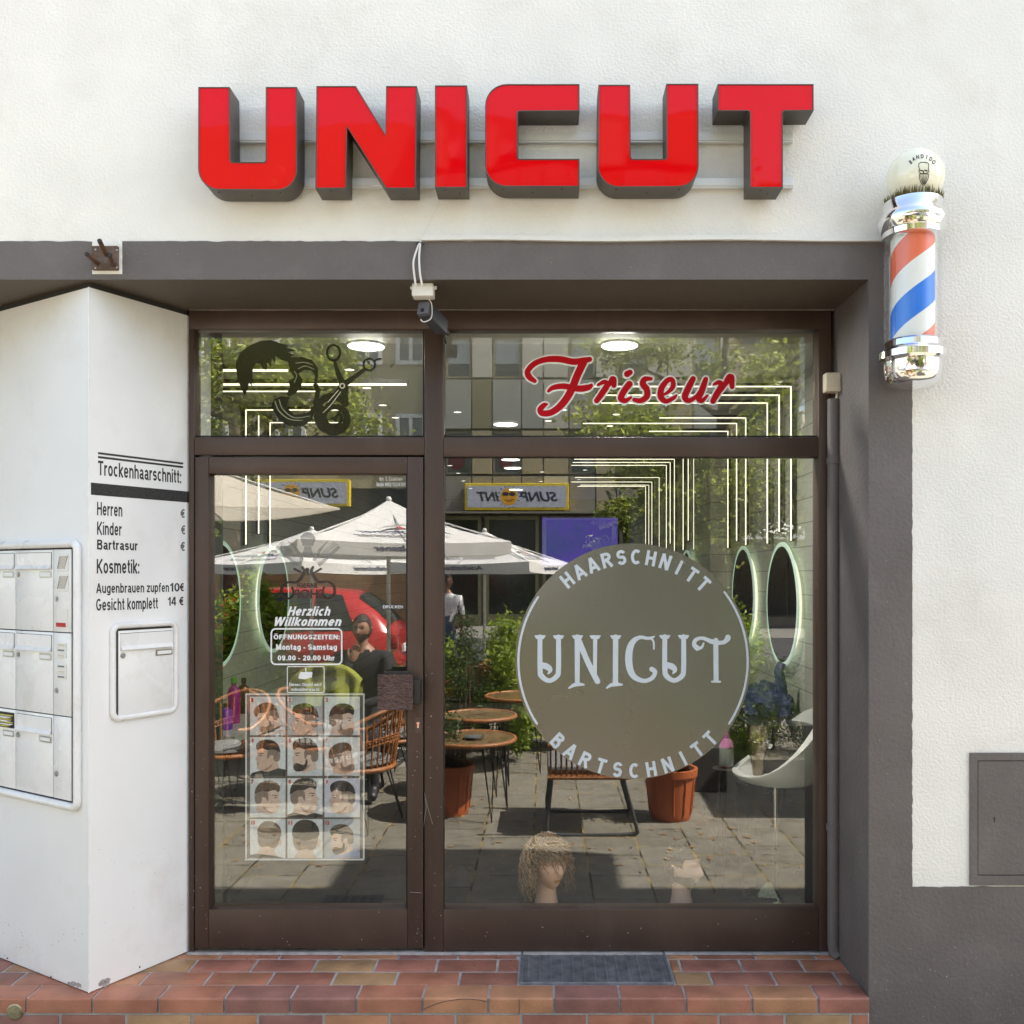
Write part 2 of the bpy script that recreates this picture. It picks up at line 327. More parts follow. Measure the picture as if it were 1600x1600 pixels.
    g('0', .56, O(.28, .5, .28-h, .5-h)); g('1', .34, [(.34-h, 0), (.34-h, 1)], [(.0, .72), (.20, .82), (.34-h, 1)]); g('2', .56, _ar(.28, .70, .28-h, .30-h, 170, -30) + [(.08, h)], [(0, h), (.56, h)]); g('3', .56, _ar(.27, .74, .25-h, .26-h, 160, -80), _ar(.27, .27, .29-h, .27-h, 85, -160)); g('4', .60, [(.44, 0), (.44, 1)], [(.40, 1), (.03, .28)], [(0, .29), (.60, .29)])
    g('5', .56, [(.52, t), (.12, t)], [(.14, t), (.07, .48)], _ar(.27, .31, .29-h, .31-h, 145, -160)); g('9', .56, O(.28, .67, .28-h, .33-h), _ar(.28, .40, .28-h, .40-h, 10, -150) ); g('8', .56, O(.28, .75, .25-h, .25-h), O(.28, .27, .28-h, .27-h))
    g('€', .62, _ar(.38, .5, .32-h, .5-h, 55, 305, 20), [(0, .60), (.50, .60)], [(0, .42), (.46, .42)]); g(':', S, [(h, 0), (h, S)], [(h, .52), (h, .52+S)]); g('.', S, [(h, 0), (h, S)]); g('-', .30, [(0, .36), (.30, .36)]); g(' ', .22)
    return G
_GL = {}
def sign_text(mb, body, mapf, u0, u1, base, cap, m=0, wt=SW, shear=0.0, gap=.10):
    if wt not in _GL: _GL[wt] = _glyphs(wt)
    G = _GL[wt]; adv = 0; lay = []
    for ch in body: lay.append((ch, adv)); adv += G[ch][0] + gap
    tot = adv - gap; kx = (u1-u0)/tot
    n = (mapf(.01, 0) - mapf(0, 0)).cross(mapf(0, .01) - mapf(0, 0)).normalized()
    if n.y > 0: n = -n
    i = 0
    for ch, a in lay:
        for path in G[ch][1]:
            # expand the stroke in letter space so that the fit to the box scales everything alike
            i += 1; L = []; Q = []; P = path; k = len(P); closed = (abs(P[0][0]-P[-1][0]) + abs(P[0][1]-P[-1][1])) < 1e-6
            if closed: P = P[:-1]; k -= 1
            for q in range(k):
                p0 = P[q-1] if (q > 0 or closed) else P[q]; p1 = P[(q+1) % k] if (q < k-1 or closed) else P[q]
                dx, dy = p1[0]-p0[0], p1[1]-p0[1]; l = math.hypot(dx, dy) or 1
                L.append((P[q][0] - dy/l*wt/2, P[q][1] + dx/l*wt/2)); Q.append((P[q][0] + dy/l*wt/2, P[q][1] - dx/l*wt/2))
            off = n*(.00003*(i % 4))
            f = lambda p: mapf(u0 + (a + p[0] + shear*p[1])*kx, base + p[1]*cap) + off
            mb.add([f(p) for p in L] + [f(p) for p in Q], [(q, (q+1) % k, k+(q+1) % k, k+q) for q in range(k if closed else k-1)], m)
def sign_px(mb, pl, body, x0, x1, ytop, ybase, off, m=0, wt=SW, shear=0.0, gap=.10):
    u0, zb = pl.uz(x0, ybase); u1, _ = pl.uz(x1, ybase); _, zt = pl.uz(x0, ytop)
    sign_text(mb, body, lambda u, v: pl.p(u, v, off), u0, u1, zb, zt - zb, m, wt, shear, gap)
# ---------------------------------------------------------------- the shop building: wall, painted trim, soffit
YF = -0.43
ZL0, ZL1, XR, XJ, ZP = 2.727, 2.873, 1.235, 1.401, 0.417
bld = thing('shop_building', 'white plastered shop building with a taupe painted lintel and plinth around the shop window', 'building', (0, YF, GZ))
b = MB()
b.box((-9, YF, ZL0+.003), (12, 0.30, 5.85)); b.box((XR+.003, YF, -0.3), (12, 0.30, ZL0+.003))
b.box((-9, 0.30, 2.95), (12, 10.5, 5.85))
b.build('facade_wall', M_plaster, bld)
def wavy(p0, p1, n, amp, seed):
    out = []
    for i in range(n+1):
        t = i/n; j = (noise.noise((t*n*0.35, seed, 0)) + 0.5*noise.noise((t*n*1.3, seed, 3)))*amp if 0 < i < n else 0
        out.append((p0[0] + (p1[0]-p0[0])*t, p0[1] + (p1[1]-p0[1])*t, j))
    return out
b = MB()
top = [(x, z + j) for x, z, j in wavy((XJ, ZL1), (-9, ZL1), 500, 0.004, 1)]
side = [(x + j, z) for x, z, j in wavy((XJ, ZP), (XJ, ZL1), 200, 0.0035, 5)]
b.prism([(x, YF, z) for x, z in [(-9, ZL0), (XR, ZL0), (XR, -0.3), (XJ, -0.3)] + side[:-1] + top], (0, -.003, 0))
pl = [(x, z + j) for x, z, j in wavy((12, ZP), (XJ, ZP), 500, 0.0045, 9)]
b.prism([(x, YF, z) for x, z in [(XJ, -0.3), (12, -0.3)] + pl], (0, -.003, 0))
b.build('painted_trim', M_brown, bld)
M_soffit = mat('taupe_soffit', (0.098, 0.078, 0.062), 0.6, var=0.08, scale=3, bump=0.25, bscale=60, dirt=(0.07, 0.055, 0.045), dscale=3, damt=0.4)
b = MB(); rw = random.Random(31); FPb = XZ(YF)
def fleck(f, n, r0, r1):
    for i in range(n):
        o_, e1, e2 = f(); r = rw.uniform(r0, r1); a0 = rw.uniform(0, 6.28); k = rw.choice([.35, .6, 1, 1]); m_ = rw.randint(5, 7)
        b.poly([o_ + (e1*math.cos(a0 + 6.283*q/m_)*k + e2*math.sin(a0 + 6.283*q/m_))*r*rw.uniform(.5, 1.2) for q in range(m_)])
EX, EY, EZ = Vector((1, 0, 0)), Vector((0, 1, 0)), Vector((0, 0, 1))
fleck(lambda: (FPb.px(rw.uniform(1362, 1590), 1600 - abs(rw.gauss(0, 70)), .0036), EX, EZ), 70, .0007, .0028)
fleck(lambda: (FPb.px(rw.uniform(1358, 1424), rw.uniform(640, 1590), .0036), EX, EZ), 60, .0006, .0022)
fleck(lambda: (FPb.px(rw.uniform(200, 1350), rw.uniform(382, 436), .0036), EX, EZ), 26, .0006, .002)
fleck(lambda: (Vector((XR - .0004, rw.uniform(-.40, -.10), rw.uniform(.02, 2.2)**1.3*.5)), EY, EZ), 50, .0008, .003)
b.build('paint_fleck', mat('pale_fleck', (.42, .40, .38), .9), bld)
b = MB(); b.box((-9, YF, ZL0), (XR, 0.30, ZL0+.003)); b.build('soffit', M_soffit, bld)
b = MB(); b.box((XR, YF+.0005, -0.3), (XR+.003, 0.30, ZL0)); b.build('reveal', M_brown, bld)
# thin line of plaster slopped along the soffit edges
b = MB(); b.tube([(x, -.032, ZL0 - .001 + .002*noise.noise((x*9, 0, 0))) for x in [i*.03 - 1.5 for i in range(92)]], 0.0035, 6); b.build('mortar_bead', mat('mortar_bead_grey', (0.19, 0.165, 0.145), 0.9, var=.2, scale=30, bump=.5, bscale=90), bld)

bal = thing('balcony', 'white balcony slab with solid parapet added unseen high on the facade for its ground shadow', 'balcony', (3.6, YF, 4.9))  # assumed and out of view: projects to cast the shadow patch on the pavement
b = MB(); b.box((3.12, -1.22, 4.8), (4.25, YF-.004, 4.95)); b.build('slab', M_plaster, bal)
b = MB(); b.box((3.12, -1.22, 4.953), (4.25, -1.16, 5.5)); b.box((3.12, -1.157, 4.953), (3.18, YF-.004, 5.5)); b.box((4.19, -1.157, 4.953), (4.25, YF-.004, 5.5)); b.build('parapet', M_plaster, bal)

# ---------------------------------------------------------------- tiled step
tcols = [(0.36, 0.15, 0.095), (0.28, 0.118, 0.085), (0.39, 0.19, 0.105), (0.33, 0.14, 0.105), (0.37, 0.225, 0.12), (0.24, 0.112, 0.095)]
TM = [mat('clinker_%s' % n, c, 0.42, var=0.28, scale=7, bump=0.18, bscale=110, spec=0.45, dirt=(0.30, 0.21, 0.11) if i % 2 == 0 else (0.14, 0.07, 0.055), dscale=4, damt=0.6) for i, (n, c) in enumerate(zip(['red', 'dark', 'orange', 'rust', 'ochre', 'plum'], tcols))]
M_mortar = mat('mortar_grey', (0.40, 0.39, 0.40), 0.95, var=0.18, scale=20, bump=0.5, bscale=150)
step = MB()
XL = -5.0; YS = -0.448
step.box((XL, YS+.008, -0.3), (XR-.001, 0.05, -.004), 6)
rr = random.Random(3)
def tile(x0, x1, y0, y1, z0, z1, bev=.004):
    x1 = min(x1, XR-.004)
    if x1 - x0 < .015: return
    step.box((x0, y0, z0), (x1, y1, z1 + rr.uniform(-.0008, .0008)), rr.choice([0, 0, 1, 2, 0, 3, 4, 5, 3, 1, 2]), bev)
MATX = (-.097, .512, -.327, -.004)     # the door mat's recess
k = 0
x = -.211 - .25*20
while x < XR:                           # nosing: tile with a face down the front
    x0, x1 = x + .005, min(x + .245, XR - .004)
    if x1 - x0 > .02:
        m = rr.choice([0, 1, 3, 2, 0, 3, 5]); zt = rr.uniform(-.0006, .0006)
        prof = []
        for i in range(5):
            a = R(90*i/4); prof.append((YS + .009 - .009*math.sin(a), zt - .009 + .009*math.cos(a)))
        prof = [(-.338, zt)] + prof + [(YS, -.056), (YS + .02, -.056), (YS+.02, -.02), (-.338, -.02)]
        step.prism([(x0, q[0], q[1]) for q in prof], (x1 - x0, 0, 0), m)
    x += .25
for r_, (y0, y1, off) in enumerate([(-.328, -.215, .125), (-.205, -.092, .02), (-.082, -.004, .1)]):
    x = -.211 + off - .25*20
    while x < XR:
        x0, x1 = x + .005, x + .245
        if x0 < MATX[0] < x1: tile(x0, MATX[0]-.008, y0, y1, -.02, 0)
        elif MATX[0] <= x0 and x1 <= MATX[1]: pass
        elif x0 < MATX[1] < x1: tile(MATX[1]+.008, x1, y0, y1, -.02, 0)
        else: tile(x0, x1, y0, y1, -.02, 0)
        x += .25
x = -.211 + .125 - .25*20
while x < XR:
    tile(x + .005, x + .245, YS + .004, YS + .02, -.165, -.068, .003); x += .25
Pc = [(662, 1577), (680, 1569), (696, 1564.5), (719, 1561), (735, 1561), (749, 1562.5), (760, 1565)]
step.tube([at(x, y, YS-.0006) for x, y in Pc], .0011, 4, 7); step.tube([at(x, y, YS-.0006) for x, y in ((811, 1561), (812, 1572), (811, 1586))], .0008, 4, 7)
for i in range(150):
    x, y = rr.uniform(-1.5, 1.2), -.03 - abs(rr.gauss(0, .12)); r_ = rr.uniform(.0008, .0028)
    if y > -.44: step.add([(x-r_, y, .0012), (x+r_*.6, y-r_, .0012), (x+r_, y+r_*.7, .0014), (x, y, .0012+r_*1.2)], [(0, 1, 3), (1, 2, 3), (2, 0, 3)], rr.choice([6, 7]))
setp(step.build('doorstep', TM + [M_mortar, M_gap], smooth=30), kind='structure')

# cream joint along the base of the frame
M_seal = mat('sill_mortar', (0.42, 0.39, 0.385), 0.9, var=.2, scale=20, bump=.5, bscale=80)

cap = thing('metal_cap', 'round brushed metal cap set in the tiled riser at the far left', 'cap')
c = at(23, 1581, YS); b = MB(); b.lathe([(.001, -.006), (.026, -.006), (.030, -.003), (.031, .012)], (c.x, YS+.002, c.z), 32, axis='y'); b.lathe([(.001, -.009), (.0025, -.008), (.003, -.004)], (c.x, YS+.002, c.z), 12, axis='y')
b.build('cap_disc', mat('weathered_brass', (0.34, 0.31, 0.20), 0.45, metal=.8, var=.35, scale=30), cap, 30)

# ---------------------------------------------------------------- foot grate
gr = thing('foot_grate', 'blue grey metal foot scraper grate let into the red tiles below the window', 'door mat', (.2, -.17, 0))
b = MB(); x0, x1, y0, y1 = MATX
for a in ((x0, y0, x1, y0+.01), (x0, y1-.01, x1, y1), (x0, y0+.0102, x0+.01, y1-.0102), (x1-.01, y0+.0102, x1, y1-.0102)):
    b.box((a[0], a[1], -.02), (a[2], a[3], .006), 0, .002)
M_grate = mat('galvanised_grate', (0.21, 0.215, 0.24), 0.5, metal=.45, var=.35, scale=18)
b.build('frame', M_grate, gr)
b = MB(); nx = 13
for i in range(nx):
    x = x0 + .012 + (x1-x0-.024)*(i+.5)/nx; b.box((x-.0035, y0+.012, -.016), (x+.0035, y1-.012, .003))
for j in range(34):
    y = y0 + .014 + (y1-y0-.028)*(j+.5)/34; b.box((x0+.012, y-.0016, -.016), (x1-.012, y+.0016, .0015))
b.build('bars', M_grate, gr)
b = MB(); b.box((x0+.0105, y0+.0105, -.022), (x1-.0105, y1-.0105, -.012)); b.build('tray', mat('grate_dust', (0.07, 0.07, 0.08), 0.9, var=.5, scale=40), gr)

# ---------------------------------------------------------------- shop front: frame, door, panes
sf = thing('storefront', 'dark bronze aluminium storefront with glazed door, fanlights and wide display window', 'storefront', (0, 0, 0))
FY0, FY1 = -.028, .05
PF = XZ(FY0)
def fr(mb, x0, y0, x1, y1, yf=FY0, yb=FY1, bev=.0025, m=0):
    a = at(x0, y0, yf); c = at(x1, y1, yf); mb.box((a.x, yf, c.z), (c.x, yb, a.z), m, bev)
b = MB()
zt = ZL0 - .0015
a = at(295, 490, FY0).x; c = at(1299, 490, FY0).x
b.box((a, FY0, at(0, 514, FY0).z), (c, FY1, zt), 0, .003)                       # head
bz = .004
def vpost(x0, x1, ytop, ybot=None, yf=FY0):
    p = at(x0, ytop, yf); q = at(x1, ytop, yf); zb = bz if ybot is None else at(0, ybot, yf).z
    b.box((p.x, yf, zb), (q.x, FY1, p.z - .0004), 0, .003)
vpost(295, 303.5, 514); vpost(663, 692.5, 514); vpost(1279, 1299, 514)
fr(b, 303.8, 683, 662.7, 711); fr(b, 692.8, 683, 1278.7, 713.5)
fr(b, 692.8, 1421, 1278.7, 1486)
b.build('frame', M_bronze, sf, 30)
b = MB(); b.box((a, -.05, .0008), (c, .04, .0035)); b.box((a-.004, -.045, .0005), (c+.02, -.0285, .006)); b.build('sill_joint', M_seal, sf)
def pane(name, x0, y0, x1, y1, parent, Y=.0):
    p = at(x0, y0, Y); q = at(x1, y1, Y); g = MB(); g.box((p.x-.006, Y, q.z-.006), (q.x+.006, Y+.006, p.z+.006)); o = g.build(name, M_glass, parent)
    g = MB()
    for (u0, u1, v0, v1) in ((p.x, q.x, p.z-.005, p.z), (p.x, q.x, q.z, q.z+.005), (p.x, p.x+.005, q.z+.0052, p.z-.0052), (q.x-.005, q.x, q.z+.0052, p.z-.0052)):
        g.box((u0, Y-.012, v0), (u1, Y-.0006, v1))
    g.build('gasket', M_gasket, o); return o
pane('window_pane', 303.5, 514, 663, 683, sf)
pane('window_pane', 692.5, 514, 1279, 683, sf)
pane('window_pane', 692.5, 713.5, 1279, 1421, sf)
# door leaf
dY = -.036
b = MB()
def dr(x0, y0, x1, y1): fr(b, x0, y0, x1, y1, dY, .045, .003)
dr(304.5, 714, 326, 1482); dr(636.5, 714, 661, 1482); dr(326.2, 714, 636.3, 740); dr(326.2, 1421, 636.3, 1482)
door = b.build('door', M_bronze, sf, 30)
pane('door_pane', 325, 739, 637, 1422, door)
# embossed push plate, standing off the door on a bracket
M_emboss = mat('embossed_bronze', (0.105, 0.062, 0.055), 0.38, metal=.35, var=.2, scale=20)
t = M_emboss.node_tree; N = t.nodes; L = t.links
tc = N.new('ShaderNodeTexCoord'); mp = N.new('ShaderNodeMapping'); mp.inputs['Scale'].default_value = (28, 28, 52); L.new(tc.outputs['Object'], mp.inputs[0])
nz = N.new('ShaderNodeTexNoise'); nz.inputs['Scale'].default_value = 1.2; nz.inputs['Detail'].default_value = 2; nz.inputs['Distortion'].default_value = 1.6; L.new(mp.outputs[0], nz.inputs[0])
bp = N.new('ShaderNodeBump'); bp.inputs['Strength'].default_value = 1.0; bp.inputs['Distance'].default_value = .012; L.new(nz.outputs[0], bp.inputs['Height']); L.new(bp.outputs[0], N['Principled BSDF'].inputs['Normal'])
pY = -.115
b = MB(); fr(b, 590, 1054, 645, 1110, pY, pY+.012, .002); b.build('push_plate', M_emboss, door)
b = MB(); p = at(652, 1061, -.06)
b.box((at(600, 0, -.1).x, -.102, at(0, 1050, -.1).z - .012), (at(640, 0, -.1).x, -.088, at(0, 1049, -.1).z))
b.box((at(640, 0, -.08).x, -.101, at(0, 1100, -.08).z), (at(657, 0, -.08).x, dY-.0005, at(0, 1062, -.08).z), 0, .004); b.build('handle_bracket', M_blk, door)
b = MB(); fr(b, 648.5, 1121.5, 658.5, 1145.5, dY-.0015, dY-.0004, .0003, 1)
c = at(653.3, 1130, dY-.001)
b.lathe([(.0005, -.007), (.0062, -.007), (.0075, -.005), (.0075, 0)], (c.x, dY-.001, c.z), 20, axis='y'); b.box((c.x-.0038, dY-.007, c.z-.02), (c.x+.0038, dY-.0016, c.z-.004), 0, .001)
b.build('lock', [M_chrome, mat('lock_plate', (.09, .06, .05), .5)], door)
# paint chips on the door and mullion
b = MB(); rc = random.Random(5)
for (x0, x1, y0, y1, n) in ((298, 322, 1150, 1470, 22), (640, 660, 1080, 1475, 30), (665, 690, 1000, 1480, 24), (300, 660, 1425, 1478, 16), (700, 1270, 1430, 1482, 22)):
    for i in range(n):
        x, y = rc.uniform(x0, x1), rc.uniform(y0, y1); l = rc.uniform(.5, 2.2); a = rc.uniform(0, 6.3); yy = dY-.0006 if x < 661 else FY0-.0006
        q = [at(x + l*math.cos(a+k)*rc.uniform(.3, 1), y + l*math.sin(a+k)*rc.uniform(.3, 1), yy) for k in (0, 2.1, 4.2)]
        b.poly(q[::-1])
for (pts) in ([(663, 1238), (668, 1260), (676, 1288)], [(664, 1240), (666, 1262), (662, 1290)], [(640, 1394), (659, 1395)]):
    b.tube([at(x, y, FY0-.0004 if x > 662 else dY-.0004) for x, y in pts], .0006, 4)
b.build('paint_chip', mat('bare_chip', (.42, .40, .38), .7), sf)

# ---------------------------------------------------------------- lettering on the glass (outside face at Y = 0)
GO = XZ(0)
def gm(off): return lambda x, y: GO.px(x, y, off)
# red script
fr_s = thing('red_script_lettering', 'red script lettering with white outline on the fanlight above the display window', 'window lettering', at(980, 605, 0))
A = lambda x, y, w: (660 + x/4.571, 480 + y/4.571, w/4.571)
B_ = lambda x, y, w: (980 + x/4.571, 480 + y/4.571, w/4.571)
FS = [
 [A(1195,372,36), A(1160,380,44), A(1080,390,46), A(980,372,46), A(880,375,42), A(800,405,40), A(752,458,42), A(765,500,44), A(802,528,30)],
 [A(1150,395,56), A(1105,490,54), A(1060,600,54), A(1000,690,52), A(925,750,46), A(858,758,44), A(842,730,42), A(870,700,36), A(888,695,20)],
 [A(900,600,22), A(935,575,36), A(1010,565,42), A(1110,582,46), A(1180,575,44), A(1205,560,30)],
 [A(1255,555,20), A(1300,535,34), A(1318,560,44), A(1280,620,44), A(1245,668,40)], [A(1318,580,20), A(1345,535,38), A(1362,515,48), A(1368,560,36)],
 [A(1462,478,46), A(1482,466,40)], [A(1478,550,48), A(1440,600,46), A(1418,650,46), A(1450,668,36), A(1490,645,18)],
 [B_(170,512,26), B_(125,515,40), B_(112,550,46), B_(140,590,46), B_(138,640,44), B_(95,668,38), B_(50,662,30)],
 [B_(232,632,18), B_(280,615,22), B_(325,570,36), B_(322,520,34), B_(285,525,38), B_(245,580,44), B_(240,640,46), B_(275,672,36), B_(330,650,28), B_(350,630,16)],
 [B_(470,512,40), B_(440,570,46), B_(412,640,46), B_(440,668,36), B_(490,640,28), B_(525,590,22)], [B_(560,515,36), B_(535,590,46), B_(510,650,44), B_(535,668,34), B_(572,632,18)],
 [B_(618,552,18), B_(655,538,36), B_(672,565,46), B_(640,620,46), B_(612,672,40)], [B_(672,600,18), B_(705,540,40), B_(738,500,52), B_(748,570,34)]]
M_redv = mat('red_vinyl', (0.46, 0.003, 0.012), 0.5, var=.06, spec=.15)
b = MB()
for i, s in enumerate(FS): stroke(b, s, gm(.0006 + i*.00005), 0, grow=2.3)
b.build('outline', M_wink, fr_s)
b = MB()
for i, s in enumerate(FS): stroke(b, s, gm(.0018 + i*.00005))
b.build('letters', M_redv, fr_s)
# welcome and opening hours
ho = thing('opening_hours_lettering', 'white welcome and opening hours lettering at eye height on the glass door', 'window lettering', at(480, 990, 0))
b = MB()
sign_px(b, GO, 'Herzlich', 449, 514.5, 947.5, 962, .0008, 0, .2, .28); sign_px(b, GO, 'Willkommen', 426.5, 531.5, 964, 978, .0008, 0, .2, .28)
b.build('greeting', M_wink, ho)
b = MB()
sign_px(b, GO, 'ÖFFNUNGSZEITEN:', 427.5, 531, 991.5, 999, .0008, 0, .2); sign_px(b, GO, 'Montag - Samstag', 431.5, 526.5, 1006.5, 1015.5, .0008, 0, .2); sign_px(b, GO, '09.00 - 20.00 Uhr', 434, 523, 1024, 1032, .0008, 0, .2)
b.build('hours', M_wink, ho)
def rrect(x0, y0, x1, y1, r, n=6):
    o = []
    for (cx, cy_, a0) in ((x1-r, y0+r, -90), (x1-r, y1-r, 0), (x0+r, y1-r, 90), (x0+r, y0+r, 180)):
        for i in range(n+1): a = R(a0 + 90*i/n); o.append((cx + r*math.cos(a), cy_ + r*math.sin(a)))
    return o
def rframe(mb, x0, y0, x1, y1, r, wd, off, m=0): stroke(mb, [(x, y, wd) for x, y in rrect(x0, y0, x1, y1, r)], gm(off), m, closed=True)
b = MB(); rframe(b, 424, 982.5, 534, 1038, 7, 2.4, .0008); b.build('border', M_wink, ho)
# owner line
ow = thing('contact_lettering', 'two small white contact lines in the upper right corner of the door glass', 'window lettering', at(611, 753, 0))
b = MB(); sign_px(b, GO, 'Inh: S. Eisakhani', 593, 629, 745, 751, .0008, 0, .15); sign_px(b, GO, 'Mobil: 0152-13234389', 588.5, 633.5, 754, 760, .0008, 0, .15); b.build('letters', M_wink, ow)
# push label
pu = thing('push_label', 'small black label with white capitals beside the door stile', 'label', at(614, 948, 0))
b = MB(); GO.rect(b, 597, 944.5, 631.5, 952, .0004, .0012); b.build('plate', M_ink, pu)
b = MB(); sign_px(b, GO, 'DRÜCKEN', 598.5, 630, 945.8, 950.6, .0016, 0, .15); b.build('letters', M_wink, pu)
# camera notice
no = thing('camera_notice', 'small framed white video surveillance notice above the haircut poster', 'sticker', at(477, 1062, 0))
b = MB(); rframe(b, 449, 1041.5, 506.5, 1082, 2.5, 1.2, .0008); b.build('border', M_wink, no)
b = MB(); sign_px(b, GO, 'Dieses Objekt wird', 452, 502, 1067, 1072, .0008, 0, .15); sign_px(b, GO, 'videoüberwacht', 455, 499, 1074.5, 1079.5, .0008, 0, .15); b.build('letters', M_wink, no)
b = MB()
b.poly([GO.px(x, y, .0008) for x, y in [(467, 1054), (470, 1060), (488, 1054), (488, 1050), (470, 1050)][::-1]]); stroke(b, [(478, 1044, 2), (478, 1051, 2)], gm(.0011)); b.poly([GO.px(x, y, .001) for x, y in [(467, 1055.5), (466.5, 1060), (476, 1061.5), (487, 1058), (488, 1055)]])
b.build('camera_symbol', M_wink, no)
# round frosted disc
dk = thing('round_frosted_sticker', 'large round frosted grey sticker with white shop name on the display window', 'sticker', at(989, 1033, 0))
M_frost = mat('frosted_film', (0.040, 0.038, 0.033), 0.26, var=.03, scale=1.5, spec=1.0, coat=0.0); M_frost.node_tree.nodes['Principled BSDF'].inputs['IOR'].default_value = 2.05
b = MB(); b.prism([GO.px(x, y, .0005) for x, y in disc_pts(989, 1033, 184, 184, 128)], (0, -.0006, 0)); b.build('film', M_frost, dk)
M_pale = mat('pale_blue_vinyl', (0.60, 0.66, 0.73), 0.55, var=.03)
def arc_text(mb, body, cx, cy, r, a0, a1, cap, off, top=True, bold=.03):
    n = len(body); ch = cap_h(bold); yb = min(v[1] for v in text_geo('H', bold)[0])
    for i, chh in enumerate(body):
        a = R(a0 + (a1-a0)*i/(n-1)); tm = MB(); gw = _glyphs(.2)[chh][0]; sign_text(tm, chh, lambda u, v: Vector((u, 0, v)), 0, gw, 0, 1, 0, .2); vs = [(v[0], v[2]) for v in tm.v]; fs = tm.f
        mid = gw/2; k = cap; yb = 0; ch = 1
        sgn = 1 if top else -1
        ex = (math.sin(a), math.cos(a)) if top else (-math.sin(a), -math.cos(a))     # reading direction in pixel space
        ey = (math.cos(a), -math.sin(a)) if top else (-math.cos(a), math.sin(a))     # up direction of the letter
        px0, py0 = cx + r*math.cos(a), cy - r*math.sin(a)
        pts = []
        for x, y in vs:
            u, v = (x-mid)*k, (y-yb-ch/2)*k
            pts.append(GO.px(px0 + ex[0]*u + ey[0]*v, py0 + ex[1]*u + ey[1]*v, off - tm.v[len(pts)][1]))
        mb.add(pts, fs)
b = MB(); arc_text(b, 'HAARSCHNITT', 989, 1033, 163, 129, 47.5, 23.5, .0018); arc_text(b, 'BARTSCHNITT', 989, 1033, 171, 226.5, 315, 23.5, .0018, False); b.build('ring_letters', M_pale, dk)
b = MB()
for (a0, a1) in ((146, 213), (-33, 37)):
    stroke(b, [(989 + 179*math.cos(R(a)), 1033 - 179*math.sin(R(a)), 3.4) for a in range(a0, a1+1)], gm(.0018), seg=1)
b.build('ring_arcs', M_pale, dk)
C7 = lambda x, y, w: (980 + x/4.571, 830 + y/4.571, w/4.571)
C6 = lambda x, y, w: (660 + x/4.571, 780 + y/4.571, w/4.571)
def serif(f, x, y, s=1): return [[f(x-32, y, 14), f(x+32, y, 14)], [f(x-22, y+10*s, 20), f(x+22, y+10*s, 20)]]
def uu(f, xl, xr, yt):
    return serif(f, xl, yt) + serif(f, xr, yt) + [[f(xl, yt+5, 34), f(xl, yt+230, 36), f(xl+12, yt+285, 38), f((xl+xr)/2, yt+318, 32), f(xr-12, yt+285, 36), f(xr, yt+230, 36), f(xr, yt+5, 34)], [f(xl+8, yt+205, 40), f(xl+50, yt+218, 44), f(xl+72, yt+242, 34), f(xl+58, yt+268, 10)]]
WS = uu(C6, 840, 972, 978)
WS += serif(C6, 1108, 978) + serif(C6, 1234, 978) + [[C6(1106,985,38), C6(1106,1300,34)], [C6(1110,990,38), C6(1180,1160,40), C6(1250,1300,40)], [C6(1234,985,30), C6(1232,1260,26)], [C6(1048,1348,12), C6(1085,1326,26), C6(1120,1322,26), C6(1152,1324,14)]]
WS += serif(C6, 1380, 978) + [[C6(1380,985,38), C6(1378,1310,38)], [C6(1316,1348,12), C6(1350,1326,26), C6(1390,1322,26), C6(1424,1324,14)]]
WS += [[C7(190,840,12), C7(188,790,14), C7(170,765,16)], [C7(192,752,12), C7(150,765,22), C7(90,758,26), C7(40,790,40), C7(14,860,50), C7(14,960,50), C7(45,1035,42), C7(115,1068,30), C7(175,1050,30), C7(198,1005,32), C7(175,985,36)]]
WS += uu(C7, 268, 402, 748)
WS += [[C7(632,780,36), C7(634,1060,36)], [C7(605,1074,14), C7(662,1074,14)], [C7(500,835,38), C7(478,810,32), C7(490,775,28), C7(540,764,24), C7(610,790,34), C7(680,795,28), C7(712,772,38), C7(718,758,40)], [C7(545,800,12), C7(530,830,20), C7(498,838,30)]]
b = MB()
for i, s in enumerate(WS): stroke(b, s, gm(.0016 + i*.00004))
b.build('name_letters', M_pale, dk)
# ---------------------------------------------------------------- red channel-letter sign
YL = CAM_Y + 3.42; YB = CAM_Y + 3.525
sg = thing('channel_letter_sign', 'red illuminated channel letter sign mounted on rails above the lintel', 'sign', (0, YF, 3.2))
m, t, bs = nodes('red_acrylic'); N = t.nodes; L = t.links
bs.inputs['Base Color'].default_value = (0.69, 0.0, 0.003, 1); bs.inputs['Roughness'].default_value = 0.03; bs.inputs['Specular IOR Level'].default_value = 0.28
tc = N.new('ShaderNodeTexCoord'); nz = N.new('ShaderNodeTexNoise'); nz.inputs['Scale'].default_value = 3.5; nz.inputs['Detail'].default_value = 0.6; L.new(tc.outputs['Object'], nz.inputs[0])
bp = N.new('ShaderNodeBump'); bp.inputs['Strength'].default_value = 0.16; bp.inputs['Distance'].default_value = .012; L.new(nz.outputs[0], bp.inputs['Height']); L.new(bp.outputs[0], bs.inputs['Normal'])
M_acr = m
M_ret = mat('letter_return', (0.085, 0.075, 0.065), 0.45, metal=.3, var=.2, scale=6, dirt=(.16, .14, .11), dscale=8, damt=.4)
def arc(cx, cy, r, a0, a1, n=8): return [(cx + r*math.cos(R(a0 + (a1-a0)*i/n)), cy + r*math.sin(R(a0 + (a1-a0)*i/n))) for i in range(n+1)]
def bnd(x0, x1, y): return [(x0, y), (x1, y)]
